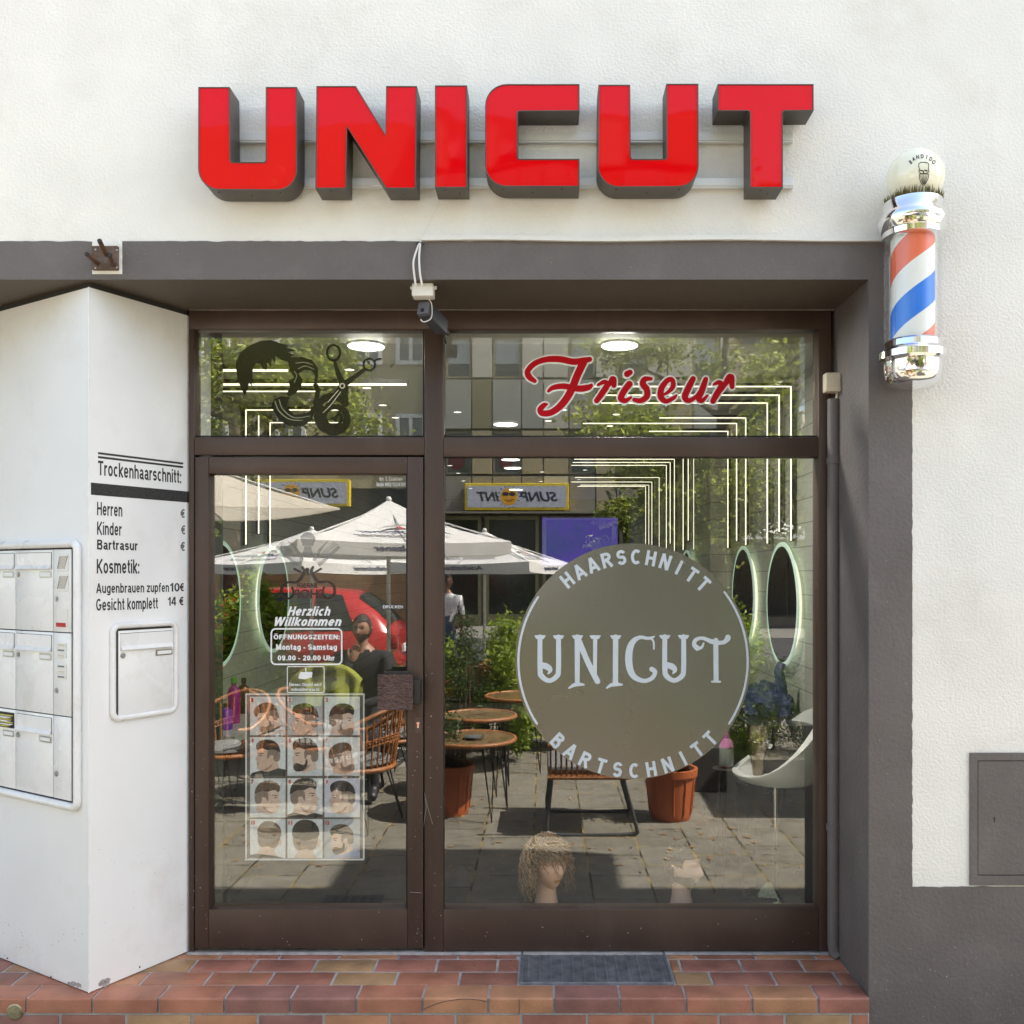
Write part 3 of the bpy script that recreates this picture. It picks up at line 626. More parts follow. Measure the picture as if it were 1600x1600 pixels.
LET = [
 ('U', [(310.3,136.5),(359.4,136.5),(360.5,251),(363,253.7),(413,253.7),(415.4,251),(415.6,136.5),(464.4,136.5)] + arc(434,267,30.4,0,90) + arc(343,264,33,90,180)),
 ('N', [(494.7,135),(556.3,135),(602.5,211),(603.4,135),(651.6,135),(650,295),(603.4,295),(542.5,199),(541,295),(493,295)]),
 ('I', [(679.7,134),(730,134),(730,293.8),(679.7,293.8)]),
 ('C', [(905.5,132),(905.5,174),(811,174.5),(809,177),(809,246),(811,248.7),(905.5,248.7),(905.5,292.3)] + arc(792,258,34,90,180) + arc(792,166,34,180,270)),
 ('U', [(935,133),(984.6,133),(985.7,246),(988,248.7),(1039,248.7),(1041.3,246),(1040.8,131.5),(1091,131.5)] + arc(1059,260,32.5,0,90) + arc(967,260,33,90,180)),
 ('T', [(1121,132),(1271,132),(1271,173.5),(1225,174),(1223,176),(1223,294),(1171.5,294),(1171.3,176),(1169,174),(1121,174)])]
def shrink(pts, k):       # inset a clockwise-in-pixels loop
    n = len(pts); out = []
    for i in range(n):
        a, p, c = Vector(pts[i-1]), Vector(pts[i]), Vector(pts[(i+1) % n])
        d1 = (p-a).normalized(); d2 = (c-p).normalized(); n1 = Vector((-d1.y, d1.x)); n2 = Vector((-d2.y, d2.x)); q = n1 + n2
        out.append(p + q*(k/max(.35, 1 + n1.dot(n2)))) 
    return [(q.x, q.y) for q in out]
for nm, pts in LET:
    b = MB(); outer = [at(x, y, YL) for x, y in pts]
    b.prism(outer, (0, YB-YL, 0), 0, cap0=False)
    inn = [at(x, y, YL) for x, y in shrink(pts, 1.5)]
    n = len(pts); fl = [Vector((p.x, YL-.003, p.z)) for p in outer]; il = [Vector((p.x, YL-.003, p.z)) for p in inn]; ib = [Vector((p.x, YL+.002, p.z)) for p in inn]
    for (P, Q) in ((outer, fl), (fl, il), (il, ib)):
        b.add(list(P) + list(Q), [(i, (i+1) % n, n+(i+1) % n, n+i) for i in range(n)], 0)
    lo = b.build('letter', M_ret, sg)
    xs = [p.x for p in outer]; zs = [p.z for p in outer]; zmin = min(zs)
    b = MB(); b.poly([(p.x, YL-.0005, p.z) for p in inn][::-1]); fo = b.build('face', M_acr, lo)
    b = MB()
    for k in range(3 if nm in 'UC' else 2):
        xx = min(xs) + (max(xs)-min(xs))*((k+.6)/(3.2 if nm in 'UC' else 2.2)); xx = at(1197 + 14*(k-.5), 0, YL).x if nm == 'T' else (at(515 + 112*k, 0, YL).x if nm == 'N' else xx)
        b.lathe([(.0001, -.002), (.0035, -.0015), (.0035, .001)], (xx, YL+.02+.03*(k % 2), zmin), 8)
    b.build('drain_screw', M_blk, lo)
for (y0, y1) in ((206, 219), (277.5, 290)):
    p = at(340, y0, YB); q = at(1240, y1, YB); b = MB(); b.box((p.x, YB+.001, q.z), (q.x, YF-.001, p.z), 0, .002); b.box((p.x, YB+.004, q.z-.006), (q.x, YF-.004, q.z-.0005), 0)
    b.build('rail', M_alu, sg)

# ---------------------------------------------------------------- barber pole
cx = at(1426, 0, -.56).x; PYc = -.56
pz = lambda py: CAM_Z - (py - VY)*(PYc - CAM_Y)/F
bp_ = thing('barber_pole', 'chrome barber pole with red white and blue stripes under a cream globe on the wall', 'barber pole', (cx, YF, pz(600)))
S = (PYc - CAM_Y)/F
c = (cx, PYc, 0)
b = MB(); b.lathe([(.001, pz(316)), (34*S, pz(316)), (44*S, pz(318)), (45*S, pz(332)), (49*S, pz(338)), (52*S, pz(344)), (52*S, pz(352)), (48*S, pz(358)), (47*S, pz(362)), (45*S, pz(364)), (44*S, pz(372)), (40*S, pz(374)), (.001, pz(374))][::-1], c, 64)
b.build('top_cap', M_chrome, bp_, 35)
b = MB(); b.lathe([(.001, pz(532)), (40*S, pz(533)), (43*S, pz(536)), (44*S, pz(545)), (47*S, pz(547)), (51*S, pz(552)), (51*S, pz(562)), (48*S, pz(566)), (44*S, pz(567)), (43*S, pz(585)), (40*S, pz(596)), (32*S, pz(603)), (18*S, pz(606)), (.001, pz(607))][::-1], c, 64)
b.build('bottom_cap', M_chrome, bp_, 35)
b = MB(); b.lathe([(42.5*S, pz(535)), (42.5*S, pz(371))], c, 64); gt = b.build('glass_tube', M_clear, bp_, 35)
m, t, bs = nodes('barber_stripes'); N = t.nodes; L = t.links
tc = N.new('ShaderNodeTexCoord'); sx = N.new('ShaderNodeSeparateXYZ'); L.new(tc.outputs['Object'], sx.inputs[0])
def mth(op, a, b_=None):
    n = N.new('ShaderNodeMath'); n.operation = op
    for i, v in enumerate((a, b_)):
        if v is None: continue
        if isinstance(v, (int, float)): n.inputs[i].default_value = v
        else: L.new(v, n.inputs[i])
    return n.outputs[0]
dy = mth('SUBTRACT', sx.outputs[1], PYc - YF)
ang = mth('DIVIDE', mth('ARCTAN2', sx.outputs[0], mth('MULTIPLY', dy, -1.0)), 2*math.pi)
zz = mth('DIVIDE', sx.outputs[2], .40)
ph = mth('FRACT', mth('ADD', mth('SUBTRACT', zz, mth('MULTIPLY', ang, .85)), .871))
cr = N.new('ShaderNodeValToRGB'); cr.color_ramp.interpolation = 'CONSTANT'; e = cr.color_ramp.elements
white = (0.85, 0.85, 0.85, 1)
e[0].position = 0; e[0].color = (0.85, 0.17, 0.08, 1); e[1].position = .27; e[1].color = white
for p_, cc in ((.48, (0.01, 0.19, 0.80, 1)), (.75, white)): q = e.new(p_); q.color = cc
L.new(ph, cr.inputs[0]); L.new(cr.outputs[0], bs.inputs['Base Color']); bs.inputs['Roughness'].default_value = .35
M_stripe = m
b = MB(); b.lathe([(32.5*S, pz(533)), (32.5*S, pz(373))], c, 64); b.build('striped_cylinder', M_stripe, bp_, 35)
b = MB(); gc = Vector((at(1430, 278, PYc).x, PYc, pz(278))); b.ball(gc, 43.5*S, 0, 40); M_globe = mat('cream_globe', (0.86, 0.85, 0.70), 0.12, var=.02, coat=.5)
gl = b.build('globe', M_globe, bp_, 80)
def onglobe(off=.0006):
    r = 43.5*S + off
    def f(x, y):
        C = Vector((0, CAM_Y, CAM_Z)); d = (at(x, y, PYc) - C).normalized(); q = C - gc; bq = q.dot(d); t = -bq - math.sqrt(max(0, bq*bq - q.dot(q) + r*r)); return C + d*t
    return f
b = MB(); og = onglobe()
def sub_add(mb, vs, fs, f): mb.add([f(*v) for v in vs], fs)
word = 'BANDIDO'
for i, ch in enumerate(word):
    a = R(150 - 120*i/(len(word)-1)); vs, fs = text_geo(ch, .035); mid = (min(v[0] for v in vs)+max(v[0] for v in vs))/2; k = 8.2
    px0, py0 = 1441 + 21*math.cos(a), 262 - 18*math.sin(a)
    aa = a - R(90); aa *= .55
    sub_add(b, [(px0 + (x-mid)*k*.8*math.cos(aa) - (y-.36)*k*math.sin(aa), py0 - (x-mid)*k*.8*math.sin(aa) - (y-.36)*k*math.cos(aa)) for x, y in vs], fs, og)
b.build('lettering', M_ink, gl)
b = MB(); og2 = onglobe(.0009)
stroke(b, [(x, y, 1.1) for x, y in [(1436,262),(1435.5,257),(1438,254),(1443,253.5),(1448,254),(1451,257),(1450.5,263),(1451,268),(1447,271)]], og2)
stroke(b, [(1437,263,1.2),(1436,268,1.2),(1439,271,1.2)], og2)
for xx in (1440, 1446.5): stroke(b, [(xx-2, 266, 1.8), (xx+2, 267, 2.2)], og2)
stroke(b, [(1443, 268, 1.4), (1443.2, 270.5, 1.6)], og2); stroke(b, [(1437,272,1.2),(1443,271.5,2.2),(1450,272,1.2)], og2)
for k in range(5): stroke(b, [(1438+k*2.6, 274, .7), (1439.5+k*1.9, 280, .9), (1442+k*.7, 287, .7)], og2)
stroke(b, [(1436.5,272,1),(1437,280,1.1),(1443,289.5,1.2),(1449.5,280,1.1),(1451,272,1)], og2)
b.build('emblem', M_ink, gl)
b = MB(); rt = random.Random(2)
for i in range(340):
    a = rt.uniform(0, 2*math.pi); r0 = rt.uniform(34, 43)*S; x, y = cx + .002 + r0*math.cos(a), PYc + r0*math.sin(a); h = rt.uniform(6, 15)*S; ox, oy = rt.uniform(-.006, .006)+.006*math.cos(a), rt.uniform(-.006, .006)+.006*math.sin(a)
    z = pz(317); b.add([(x-.0022, y, z), (x+.0022, y, z), (x+ox, y+oy, z+h)], [(0, 1, 2)])
b.build('tinsel_collar', leafmat('moss_tinsel', (.10, .085, .02), (.24, .19, .05)), bp_)
b = MB(); b.box((cx-.03, PYc+.05, pz(350)), (cx+.03, YF-.001, pz(340)), 0, .004); b.box((cx-.03, PYc+.05, pz(565)), (cx+.03, YF-.001, pz(553)), 0, .004); b.build('wall_bracket', M_chrome, bp_)

# ---------------------------------------------------------------- small fittings on the facade
FP = XZ(YF)
pb = thing('rusty_bracket', 'rusty square mounting plate with three pipe stubs on the lintel', 'bracket', at(167, 406, YF))
M_rust = mat('rusty_steel', (0.13, 0.085, 0.06), 0.75, metal=.2, var=.4, scale=25, bump=.3, bscale=120, dirt=(.12, .14, .18), dscale=14, damt=.7)
b = MB(); FP.rect(b, 145, 377, 191.8, 429, .0034, .006, 0, .001); b.build('mortar_patch', M_plaster, pb)
b = MB(); FP.rect(b, 147, 387, 187.5, 424, .0063, .022, 0, .002); b.build('plate', M_rust, pb)
b = MB()
for x, y in ((149.5, 390), (183, 391), (149.5, 419), (183, 418)): q = at(x, y, YF-.022); b.lathe([(.0001, -.004), (.003, -.003), (.004, 0)], (q.x, YF-.022, q.z), 10, axis='y')
b.build('bolt', M_steel, pb)
M_pipein = mat('rust_brown', (0.10, 0.05, 0.032), .7, var=.35, scale=40)
for (x0, y0, x1, y1, l) in ((166, 398, 155.5, 376, .10), (153, 412, 135.5, 397, .07), (176.5, 414, 171.5, 399, .085)):
    p = at(x0, y0, YF-.022); q = at(x1, y1, YF-.022-l); b = MB(); d = (q-p).normalized()
    side = d.orthogonal().normalized(); b.tube([p, q], .0085, 14, 0, caps=False); b.tube([q, p+d*.02], .0068, 14, 1, caps=True)
    n = 14; b.build('pipe_stub', [M_pipein, M_gap], pb, 40)

hb = thing('meter_hatch', 'taupe painted metal meter cupboard set into the white wall at the right', 'hatch', at(1560, 1280, YF))
b = MB(); u0, z1 = FP.uz(1514.5, 1176); u1, z0 = FP.uz(1640, 1382.5)
d0, t1 = FP.uz(1526, 1187.5); d1, t0 = FP.uz(1630, 1367.5)
for r_ in ((u0, t1, u1, z1), (u0, z0, u1, t0), (u0, t0, d0, t1), (d1, t0, u1, t1)): FP.slab(b, r_[0], r_[1], r_[2], r_[3], -.02, .008, 0, 0)
b.build('frame', M_brown, hb)
b = MB(); FP.slab(b, d0+.003, t0+.003, d1-.003, t1-.003, -.02, .005, 0, .0015); dd = b.build('door', M_brown, hb)
b = MB(); c = at(1554, 1280, YF-.006); b.lathe([(.0001, -.001), (.0035, -.001), (.0035, .001)], (c.x, YF-.0055, c.z+.004), 12, axis='y'); b.box((c.x-.0016, YF-.0066, c.z-.012), (c.x+.0016, YF-.005, c.z+.002)); b.build('keyhole', M_gap, dd)
b = MB(); FP.slab(b, d0, t0, d1, t1, .0003, .001); b.build('door_gap', M_gap, hb)

du = thing('cable_duct', 'long white cable duct along the top edge of the lintel', 'cable duct', at(1010, 375, YF))
b = MB(); p = at(660, 373, YF); q = at(1379, 380, YF)
nseg = 24
for i in range(nseg):
    xa = p.x + (q.x-p.x)*i/nseg; xb = p.x + (q.x-p.x)*(i+1)/nseg; za = p.z - .004 + .003*math.sin(i*.5); zb = p.z - .004 + .003*math.sin((i+1)*.5)
    b.add([(xa, YF-.004, za-.008), (xb, YF-.004, zb-.008), (xb, YF-.004, zb+.008), (xa, YF-.004, za+.008), (xa, YF-.018, za-.008), (xb, YF-.018, zb-.008), (xb, YF-.018, zb+.008), (xa, YF-.018, za+.008)], [(4,5,6,7), (0,1,5,4), (3,7,6,2), (0,4,7,3), (1,2,6,5)])
b.build('duct', M_plastic, du)
cb = thing('power_cable', 'thin white cable running from the red sign down over the lintel to a junction box', 'cable', at(660, 380, YF))
b = MB()
def cab(pts, r): b.tube([at(x, y, Y) for x, y, Y in smooth_pts(pts, 6)], r, 7)
cab([(688, 300, YF-.01), (686, 315, YF-.006), (670, 350, YF-.006), (656, 378, YF-.012)], .0016)
cab([(656, 378, YF-.012), (648, 400, YF-.02), (646, 416, YF-.022), (649.5, 446, YF-.012)], .004)
cab([(657, 378, YF-.014), (655, 400, YF-.024), (656, 425, YF-.024), (659.5, 446, YF-.012)], .004)
b.build('wire', M_plastic, cb, 60)
b = MB(); b.tube([at(x, y, YF-.016) for x, y in ((650, 381), (655, 378), (660, 381), (663, 383))], .003, 6); b.build('cable_tie', M_blk, cb)
jb = thing('junction_box', 'white plastic junction box under the lintel above the door camera', 'junction box', at(661, 455, -.36))
b = MB(); J = -.40
p = at(643, 441, J); q = at(677, 466, J)
b.box((p.x, J, ZL0-.052), (q.x, J+.06, ZL0-.001), 0, .006); b.box((p.x-.008, J+.02, ZL0-.02), (p.x, J+.03, ZL0-.008), 0, .001); b.box((q.x, J+.02, ZL0-.02), (q.x+.01, J+.03, ZL0-.008), 0, .001)
b.build('housing', M_plastic, jb, 30)
for k, x in enumerate((649.5, 659.5, 669)):
    b = MB(); c = at(x, 445, J); b.lathe([(.0001, -.003), (.006, -.003), (.007, 0)], (c.x, J, ZL0-.012), 14, axis='y'); b.build('cable_gland', M_plastic, jb, 40)
cmn = thing('door_camera', 'dark slate surveillance camera pointing out under the lintel', 'camera', at(670, 490, -.25))
c = at(663, 483, -.33)
b = MB(); D = Vector((.42, 1, -.28)).normalized(); X = D.cross(Vector((0, 0, 1))).normalized(); Zv = X.cross(D)
def obox(mb, o, l, w_, h, m=0, bev=.003):
    t_ = MB(); t_.box((-w_/2, 0, -h/2), (w_/2, l, h/2), m, bev); mb.add([o + X*v[0] + D*v[1] + Zv*v[2] for v in t_.v], t_.f, m)
obox(b, c, .15, .050, .058); b.build('body', mat('slate_plastic', (.05, .052, .07), .45, var=.15), cmn)
b = MB(); obox(b, c - D*.012, .012, .046, .05, 0, .002); b.build('front_plate', mat('slate_light', (.13, .135, .17), .4), cmn)
b = MB(); o = c - D*.0125 + Zv*-.012; b.tube([o, o - D*.003], .008, 16); b.build('lens', M_gasket, cmn)
b = MB(); e = c + D*.15; b.tube([e, e + D*.05, at(692, 520, -.05), at(697, 537, -.045)], [.012, .009, .006, .004], 8); b.build('arm', M_blk, cmn)
b = MB(); b.tube([at(x, y, Y) for x, y, Y in smooth_pts([(668, 466, -.36), (674, 474, -.34), (675, 490, -.33), (672, 499, -.335), (662, 503, -.34), (657, 499, -.34)], 6)], .0022, 6); b.build('lead', M_plastic, cmn, 60)

dp = thing('conduit_pipe', 'taupe painted conduit pipe running down the right reveal beside the display window', 'pipe', (1.19, -.05, 0))
M_pipe = M_brown
b = MB(); X0 = at(1301.5, 0, -.05).x
b.tube([(X0, -.058, at(0, 624, -.058).z), (X0, -.058, .05), (X0+.002, -.062, .02), (X0+.016, -.07, .004)], .0255, 20); b.build('tube', M_pipe, dp, 60)
for y in (720, 1293):
    z = at(0, y, -.06).z; b = MB(); b.lathe([(.0265, -.014), (.030, -.013), (.030, .013), (.0265, .014)], (X0, -.058, z), 20); b.box((X0+.022, -.08, z-.013), (X0+.044, -.05, z+.013), 0, .003); b.build('clamp', M_pipe, dp, 40)
jb2 = thing('small_junction_box', 'aged beige junction box on top of the conduit beside the fanlight', 'junction box', at(1304, 597, -.06))
b = MB(); p = at(1290, 582, -.09); q = at(1317, 612, -.09); b.box((p.x, -.095, q.z), (q.x, -.045, p.z), 0, .006); b.box((p.x+.012, -.097, q.z+.02), (q.x-.014, -.0945, p.z-.02), 0, .001); b.build('housing', M_beigeplastic, jb2, 30)
b = MB(); b.tube([(X0+.012, -.065, q.z+.004), (X0+.012, -.065, q.z-.02), (X0+.004, -.062, at(0, 624, -.06).z-.005)], .006, 8); b.build('gland', M_beigeplastic, jb2, 60)

# ---------------------------------------------------------------- white clad pillar with mailboxes
A0 = Vector((-1.742, -.410, 0)); B0 = Vector((-1.5095, -.012, 0)); C0 = Vector((-2.60, .12, 0))
pil = thing('clad_pillar', 'white sheet metal pillar of wedge plan left of the door', 'pillar', A0)
RF = Plane(A0, B0 - A0); LF = Plane(C0, A0 - C0)
b = MB(); z0, z1 = .004, 2.695
top = 2.705
b.prism([(A0.x, A0.y, z0), (B0.x, B0.y, z0), (B0.x-.02, .3, z0), (C0.x, .3, z0), (C0.x, C0.y, z0)], (0, 0, top - z0)); b.build('cladding', M_white, pil)
b = MB(); b.tube([A0 + Vector((0, -.0012, z0)), A0 + Vector((0, -.0012, top))], .0028, 8); b.build('corner_bead', M_enamel, pil, 60)
b = MB()
b.prism([(A0.x+.001, A0.y+.012, top+.0005), (B0.x-.006, B0.y, top+.0005), (C0.x, .28, top+.0005), (C0.x+.006, C0.y+.01, top+.0005)], (0, 0, ZL0 - top - .001)); b.build('top_joint', M_gap, pil)
b = MB()
def spot(pl_, x, y, r, off=.0004, n=9):
    b.poly([pl_.px(x + r*math.cos(2*math.pi*k/n)*rc.uniform(.6, 1.2), y + r*math.sin(2*math.pi*k/n)*rc.uniform(.5, 1.2), off) for k in range(n)])
for (x, y, r) in ((162, 1536, 7), (168, 1532, 6), (157, 1538, 4)): spot(RF, x, y, r)
for (x, y, r) in ((123, 1540, 5), (115, 1537, 5), (108, 1537, 3)): spot(LF, x, y, r)
for i in range(40): spot(LF, rc.uniform(5, 130), rc.uniform(1440, 1500) + 0, rc.uniform(.3, .9))
for i in range(25): spot(RF, rc.uniform(145, 285), rc.uniform(1300, 1490), rc.uniform(.25, .7))
b.build('paint_flaking', mat('flaked_grey', (.36, .34, .33), .9, var=.2, scale=60), pil)
b = MB()
for (pl_, x, y) in ((RF, 218, 1511), (LF, 12, 1497), (LF, 80, 1526)): p = pl_.px(x, y, .001); b.ball(p, .0035, 0, 10)
b.build('rivet', M_pipein, pil)

pr = thing('price_lettering', 'black price list lettering with a black bar on the pillar face by the door', 'lettering', RF.px(215, 830))
b = MB()
RF.rect(b, 153, 706.3, 286, 709.6, .0003, .0006); RF.rect(b, 153, 712.4, 286, 715.8, .0003, .0006)
b.build('rule', M_ink, pr)
b = MB(); RF.rect(b, 142, 754, 295, 773, .0003, .001); b.build('bar', mat('grainy_black_tape', (.03, .03, .03), .8, var=.6, scale=160), pr)
PT = [('Trockenhaarschnitt:', 153, 283, 719.5, 742.3, .012), ('Herren', 151.5, 191, 784, 805, .02), ('Kinder', 151.5, 190, 815, 835.5, .02), ('Bartrasur', 151.5, 215, 843, 858.5, .03), ('Kosmetik:', 151, 217.5, 873.3, 896, .02), ('Augenbrauen zupfen', 150.2, 264, 911.5, 927, .012), ('10', 265.5, 280.5, 911, 924.5, .005), ('€', 281, 288, 911, 924, .02), ('Gesicht komplett', 150, 246.5, 935.5, 954.5, .012), ('14 €', 262.5, 287.3, 933, 946.5, .02)]
b = MB()
for (s, x0, x1, yt, yb, bo) in PT: sign_px(b, RF, s, x0, x1, yt, yb, .0006, 0, .165 if bo < .03 else .18)
b.build('letters', M_ink, pr)
b = MB()
for (x0, x1, yt, yb) in ((282, 289.5, 795, 809), (283, 290, 820.5, 835), (282, 289.5, 846.5, 861)): sign_px(b, RF, '€', x0, x1, yt, yb, .0006, 0, .17)
b.build('euro_signs', M_inkgrey, pr)

def mailbox_front(pl_, u0, z0, u1, z1, parent, lockside=-1, plate=(.60, .95), flap=True, papers=False, platem=None):
    g = .0022
    b = MB(); pl_.slab(b, u0+g, z0+g, u1-g, z1-g, .004, .010, 0, .0012); d = b.build('mailbox_door', M_enamel, parent, 30)
    W_, H_ = u1-u0, z1-z0; hz = z1 - .078
    if not papers:
        b = MB(); pl_.slab(b, u0+.010, hz, u1-.010, z1-.014, .0105, .014, 0, .001)
        f0 = [pl_.p(u0+.010, hz+.0, .0105), pl_.p(u1-.010, hz, .0105)]
        b.add([pl_.p(u0+.010, hz, .0105), pl_.p(u1-.010, hz, .0105), pl_.p(u1-.010, hz, .024), pl_.p(u0+.010, hz, .024), pl_.p(u0+.010, hz+.016, .0142), pl_.p(u1-.010, hz+.016, .0142)], [(0, 1, 2, 3), (3, 2, 5, 4), (0, 3, 4), (1, 5, 2)])
        b.build('flap', M_enamel, d)
        b = MB(); pl_.slab(b, u0+.008, z1-.014, u1-.008, z1-.0122, .0103, .0112); pl_.slab(b, u1-.0098, hz, u1-.008, z1-.0142, .0103, .0112); b.build('flap_shadow_gap', M_gap, d)
    else:
        b = MB(); pl_.slab(b, u0+.010, hz, u1-.010, z1-.014, .0095, .0112); b.build('slot', M_gap, d)
        for k in range(7):
            b = MB(); za = hz + .008 + k*.007; s_ = rc.uniform(-.006, .006)
            pl_.slab(b, u0+.014, za, u1-.014 - rc.uniform(0, .03), za + .004, .0113, .016 + rc.uniform(0, .012)); b.build('paper', M_wink if k % 2 else mat('yellow_paper', (.6, .5, .1), .7), d)
    b = MB(); lu = u0 + .020 if lockside < 0 else u1 - .020; c = pl_.p(lu, hz - .022, .010)
    n = pl_.n; b.tube([c, c + n*.004], .0105, 20); b.tube([c + n*.0041, c + n*.008], .0075, 16, 0); b.build('lock', M_steel, d, 40)
    b = MB(); k0, k1 = u0 + W_*plate[0], u0 + W_*plate[1]; pl_.slab(b, k0, hz-.034, k1, hz-.010, .0103, .0135, 0, .001); npl = b.build('nameplate', M_steel if platem is None else platem, d)
    b = MB(); pl_.slab(b, k0+.006, hz-.029, k1-.006, hz-.015, .0137, .0142); b.build('name_card', M_wink, npl)
    return d
mb1 = thing('single_mailbox', 'single white mailbox with rounded frame on the pillar face under the price list', 'mailbox', RF.px(222, 1050))
u0, z1 = RF.uz(182, 985); u1, _ = RF.uz(269, 985); _, z0 = RF.uz(181, 1119)
fu0, fz1 = RF.uz(174.5, 978); fu1, _ = RF.uz(272.5, 978); _, fz0 = RF.uz(174, 1124)
b = MB(); RF.ring(b, fu0, fz0, fu1, fz1, .028, .0125, .006); b.build('frame', M_enamel, mb1, 50)
b = MB(); RF.slab(b, fu0+.004, fz0+.004, fu1-.004, fz1-.004, .0004, .003); b.build('back_plate', M_gap, mb1)
mailbox_front(RF, u0, z0, u1, z1, mb1, -1, (.66, .97), platem=mat('brass_plate', (.28, .25, .19), .4, metal=.7))

mk = thing('mailbox_bank', 'large white bank of mailboxes with doorbell column on the left pillar face', 'mailbox bank', LF.px(60, 1050))
ur = LF.uz(125, 850)[0]; zt_ = LF.uz(125, 849)[1]; zb_ = LF.uz(124, 1262)[1]
ul = ur - .80
b = MB(); LF.ring(b, ul, zb_, ur, zt_, .03, .016, .010); b.build('frame', M_enamel, mk, 50)
b = MB(); LF.slab(b, ul+.006, zb_+.006, ur-.006, zt_-.006, .0004, .0035); b.build('back_plate', M_gap, mk)
ux = [LF.uz(115.5, 900)[0], LF.uz(87, 900)[0], LF.uz(28.5, 900)[0]]; wcol = ux[1]-ux[2]
iz1 = zt_ - .020; iz0 = zb_ + .020; hh = (iz1 - iz0)/3
for r_ in range(3):
    za, zb2 = iz1 - hh*(r_+1), iz1 - hh*r_
    for cidx in range(3):
        uu1 = ux[1] - wcol*cidx; uu0 = max(uu1 - wcol, ul + .016)
        if uu1 - uu0 > .08: mailbox_front(LF, uu0, za, uu1, zb2, mk, -1, (.66, .96), papers=(r_ == 2 and cidx == 1))
    b = MB(); LF.slab(b, ux[1]+.002, za+.002, ux[0]-.002, zb2-.002, .004, .010, 0, .0012); pn = b.build('bell_panel', M_enamel, mk, 30)
    wv = ux[0]-ux[1]; c = LF.p(ux[1] + wv*.2, za + hh*(.30 if r_ != 0 else .40), .010)
    b = MB(); b.tube([c, c + LF.n*.004], .0105, 20); b.tube([c + LF.n*.0041, c + LF.n*.007], .007, 16); b.build('lock', M_steel, pn, 40)
    if r_ == 0:
        for q in range(2):
            g0 = zb2 - .018 - q*.078; b = MB(); LF.slab(b, ux[1]+wv*.24, g0-.070, ux[1]+wv*.86, g0, .0103, .012, 0, .001); gg = b.build('speaker_grille', M_plastic, pn)
            b = MB()
            for k in range(8):
                ua = ux[1] + wv*(.27 + .07*k); p0 = LF.p(max(ua - wv*.12, ux[1]+wv*.26), g0-.060 + (0), .0123); p1 = LF.p(min(ua+wv*.12, ux[1]+wv*.84), g0-.010, .0123); b.tube([p0, p1], .0011, 4)
            b.build('slots', mat('tan_slot', (.30, .26, .2), .7), gg)
        g0 = za + hh*.30; b = MB(); LF.slab(b, ux[1]+wv*.22, za+.025, ux[1]+wv*.82, g0-.006, .0103, .0122, 0, .001); wd = b.build('light_button', M_plastic, pn)
        b = MB(); LF.slab(b, ux[1]+wv*.2, za+.022, ux[1]+wv*.72, za+.038, .0124, .0135); b.build('red_tag', mat('red_tag', (.5, .01, .015), .5), wd)
    if r_ == 1:
        for q in range(6):
            g0 = zb2 - .040 - q*.0205 - (.022 if q > 2 else 0); b = MB(); LF.slab(b, ux[1]+wv*.2, g0-.017, ux[1]+wv*.74, g0, .0103, .0135, 0, .001); bb = b.build('bell_button', M_plastic, pn)
            b = MB(); LF.slab(b, ux[1]+wv*.3, g0-.012, ux[1]+wv*.66, g0-.006, .0137, .014); b.build('name_strip', M_inkgrey if q % 2 else M_beigeplastic, bb)
# ================================================================ the salon behind the glass
RX, LX, CZ, BY = 1.36, -1.86, 2.665, 9.2
M_ceil = mat('salon_ceiling', (0.62, 0.63, 0.58), 0.8, var=.03)
m, t, bs = nodes('pale_panel_wall'); N = t.nodes; L = t.links
tc = N.new('ShaderNodeTexCoord'); sx = N.new('ShaderNodeSeparateXYZ'); L.new(tc.outputs['Object'], sx.inputs[0])
br = N.new('ShaderNodeTexBrick'); cmb = N.new('ShaderNodeCombineXYZ'); L.new(sx.outputs[1], cmb.inputs[0]); L.new(sx.outputs[2], cmb.inputs[1]); L.new(cmb.outputs[0], br.inputs[0])
br.inputs['Scale'].default_value = 1.0; br.inputs['Brick Width'].default_value = 1.4; br.inputs['Row Height'].default_value = .125; br.inputs['Mortar Size'].default_value = .003
br.inputs['Color1'].default_value = (.44, .45, .37, 1); br.inputs['Color2'].default_value = (.52, .53, .44, 1); br.inputs['Mortar'].default_value = (.25, .25, .2, 1)
nz = N.new('ShaderNodeTexNoise'); nz.inputs['Scale'].default_value = 6; mp = N.new('ShaderNodeMapping'); mp.inputs['Scale'].default_value = (1, 1, 14); L.new(tc.outputs['Object'], mp.inputs[0]); L.new(mp.outputs[0], nz.inputs[0])
mx = N.new('ShaderNodeMixRGB'); mx.blend_type = 'MULTIPLY'; mx.inputs[0].default_value = .3; L.new(br.outputs[0], mx.inputs[1]); L.new(nz.outputs[0], mx.inputs[2]); L.new(mx.outputs[0], bs.inputs['Base Color']); bs.inputs['Roughness'].default_value = .6
M_panel = m
M_sfloor = mat('salon_floor_tile', (0.02, 0.02, 0.021), 0.7, spec=.08, var=.2, scale=3)
M_dkwall = mat('dark_green_wall', (0.06, 0.075, 0.05), 0.6, var=.2, scale=4)
sal = thing('salon_room', 'pale panelled salon room with low white ceiling seen through the window', 'room', (0, 4.6, 0))
b = MB(); b.box((LX-.1, .305, CZ), (RX+.3, BY+.1, CZ+.1)); b.build('ceiling', M_ceil, sal)
b = MB(); b.box((RX, .305, -.1), (RX+.1, BY, CZ-.001)); b.box((LX-.1, .305, -.1), (LX, BY, CZ-.001)); b.build('side_wall', M_panel, sal)
b = MB(); b.box((1.20, 2.75, .001), (RX-.001, BY-.001, CZ-.002)); b.build('boxed_wall', M_panel, sal)
b = MB(); b.box((LX-.1, BY+.001, -.1), (RX+.3, BY+.1, CZ-.001)); b.build('back_wall', M_dkwall, sal)
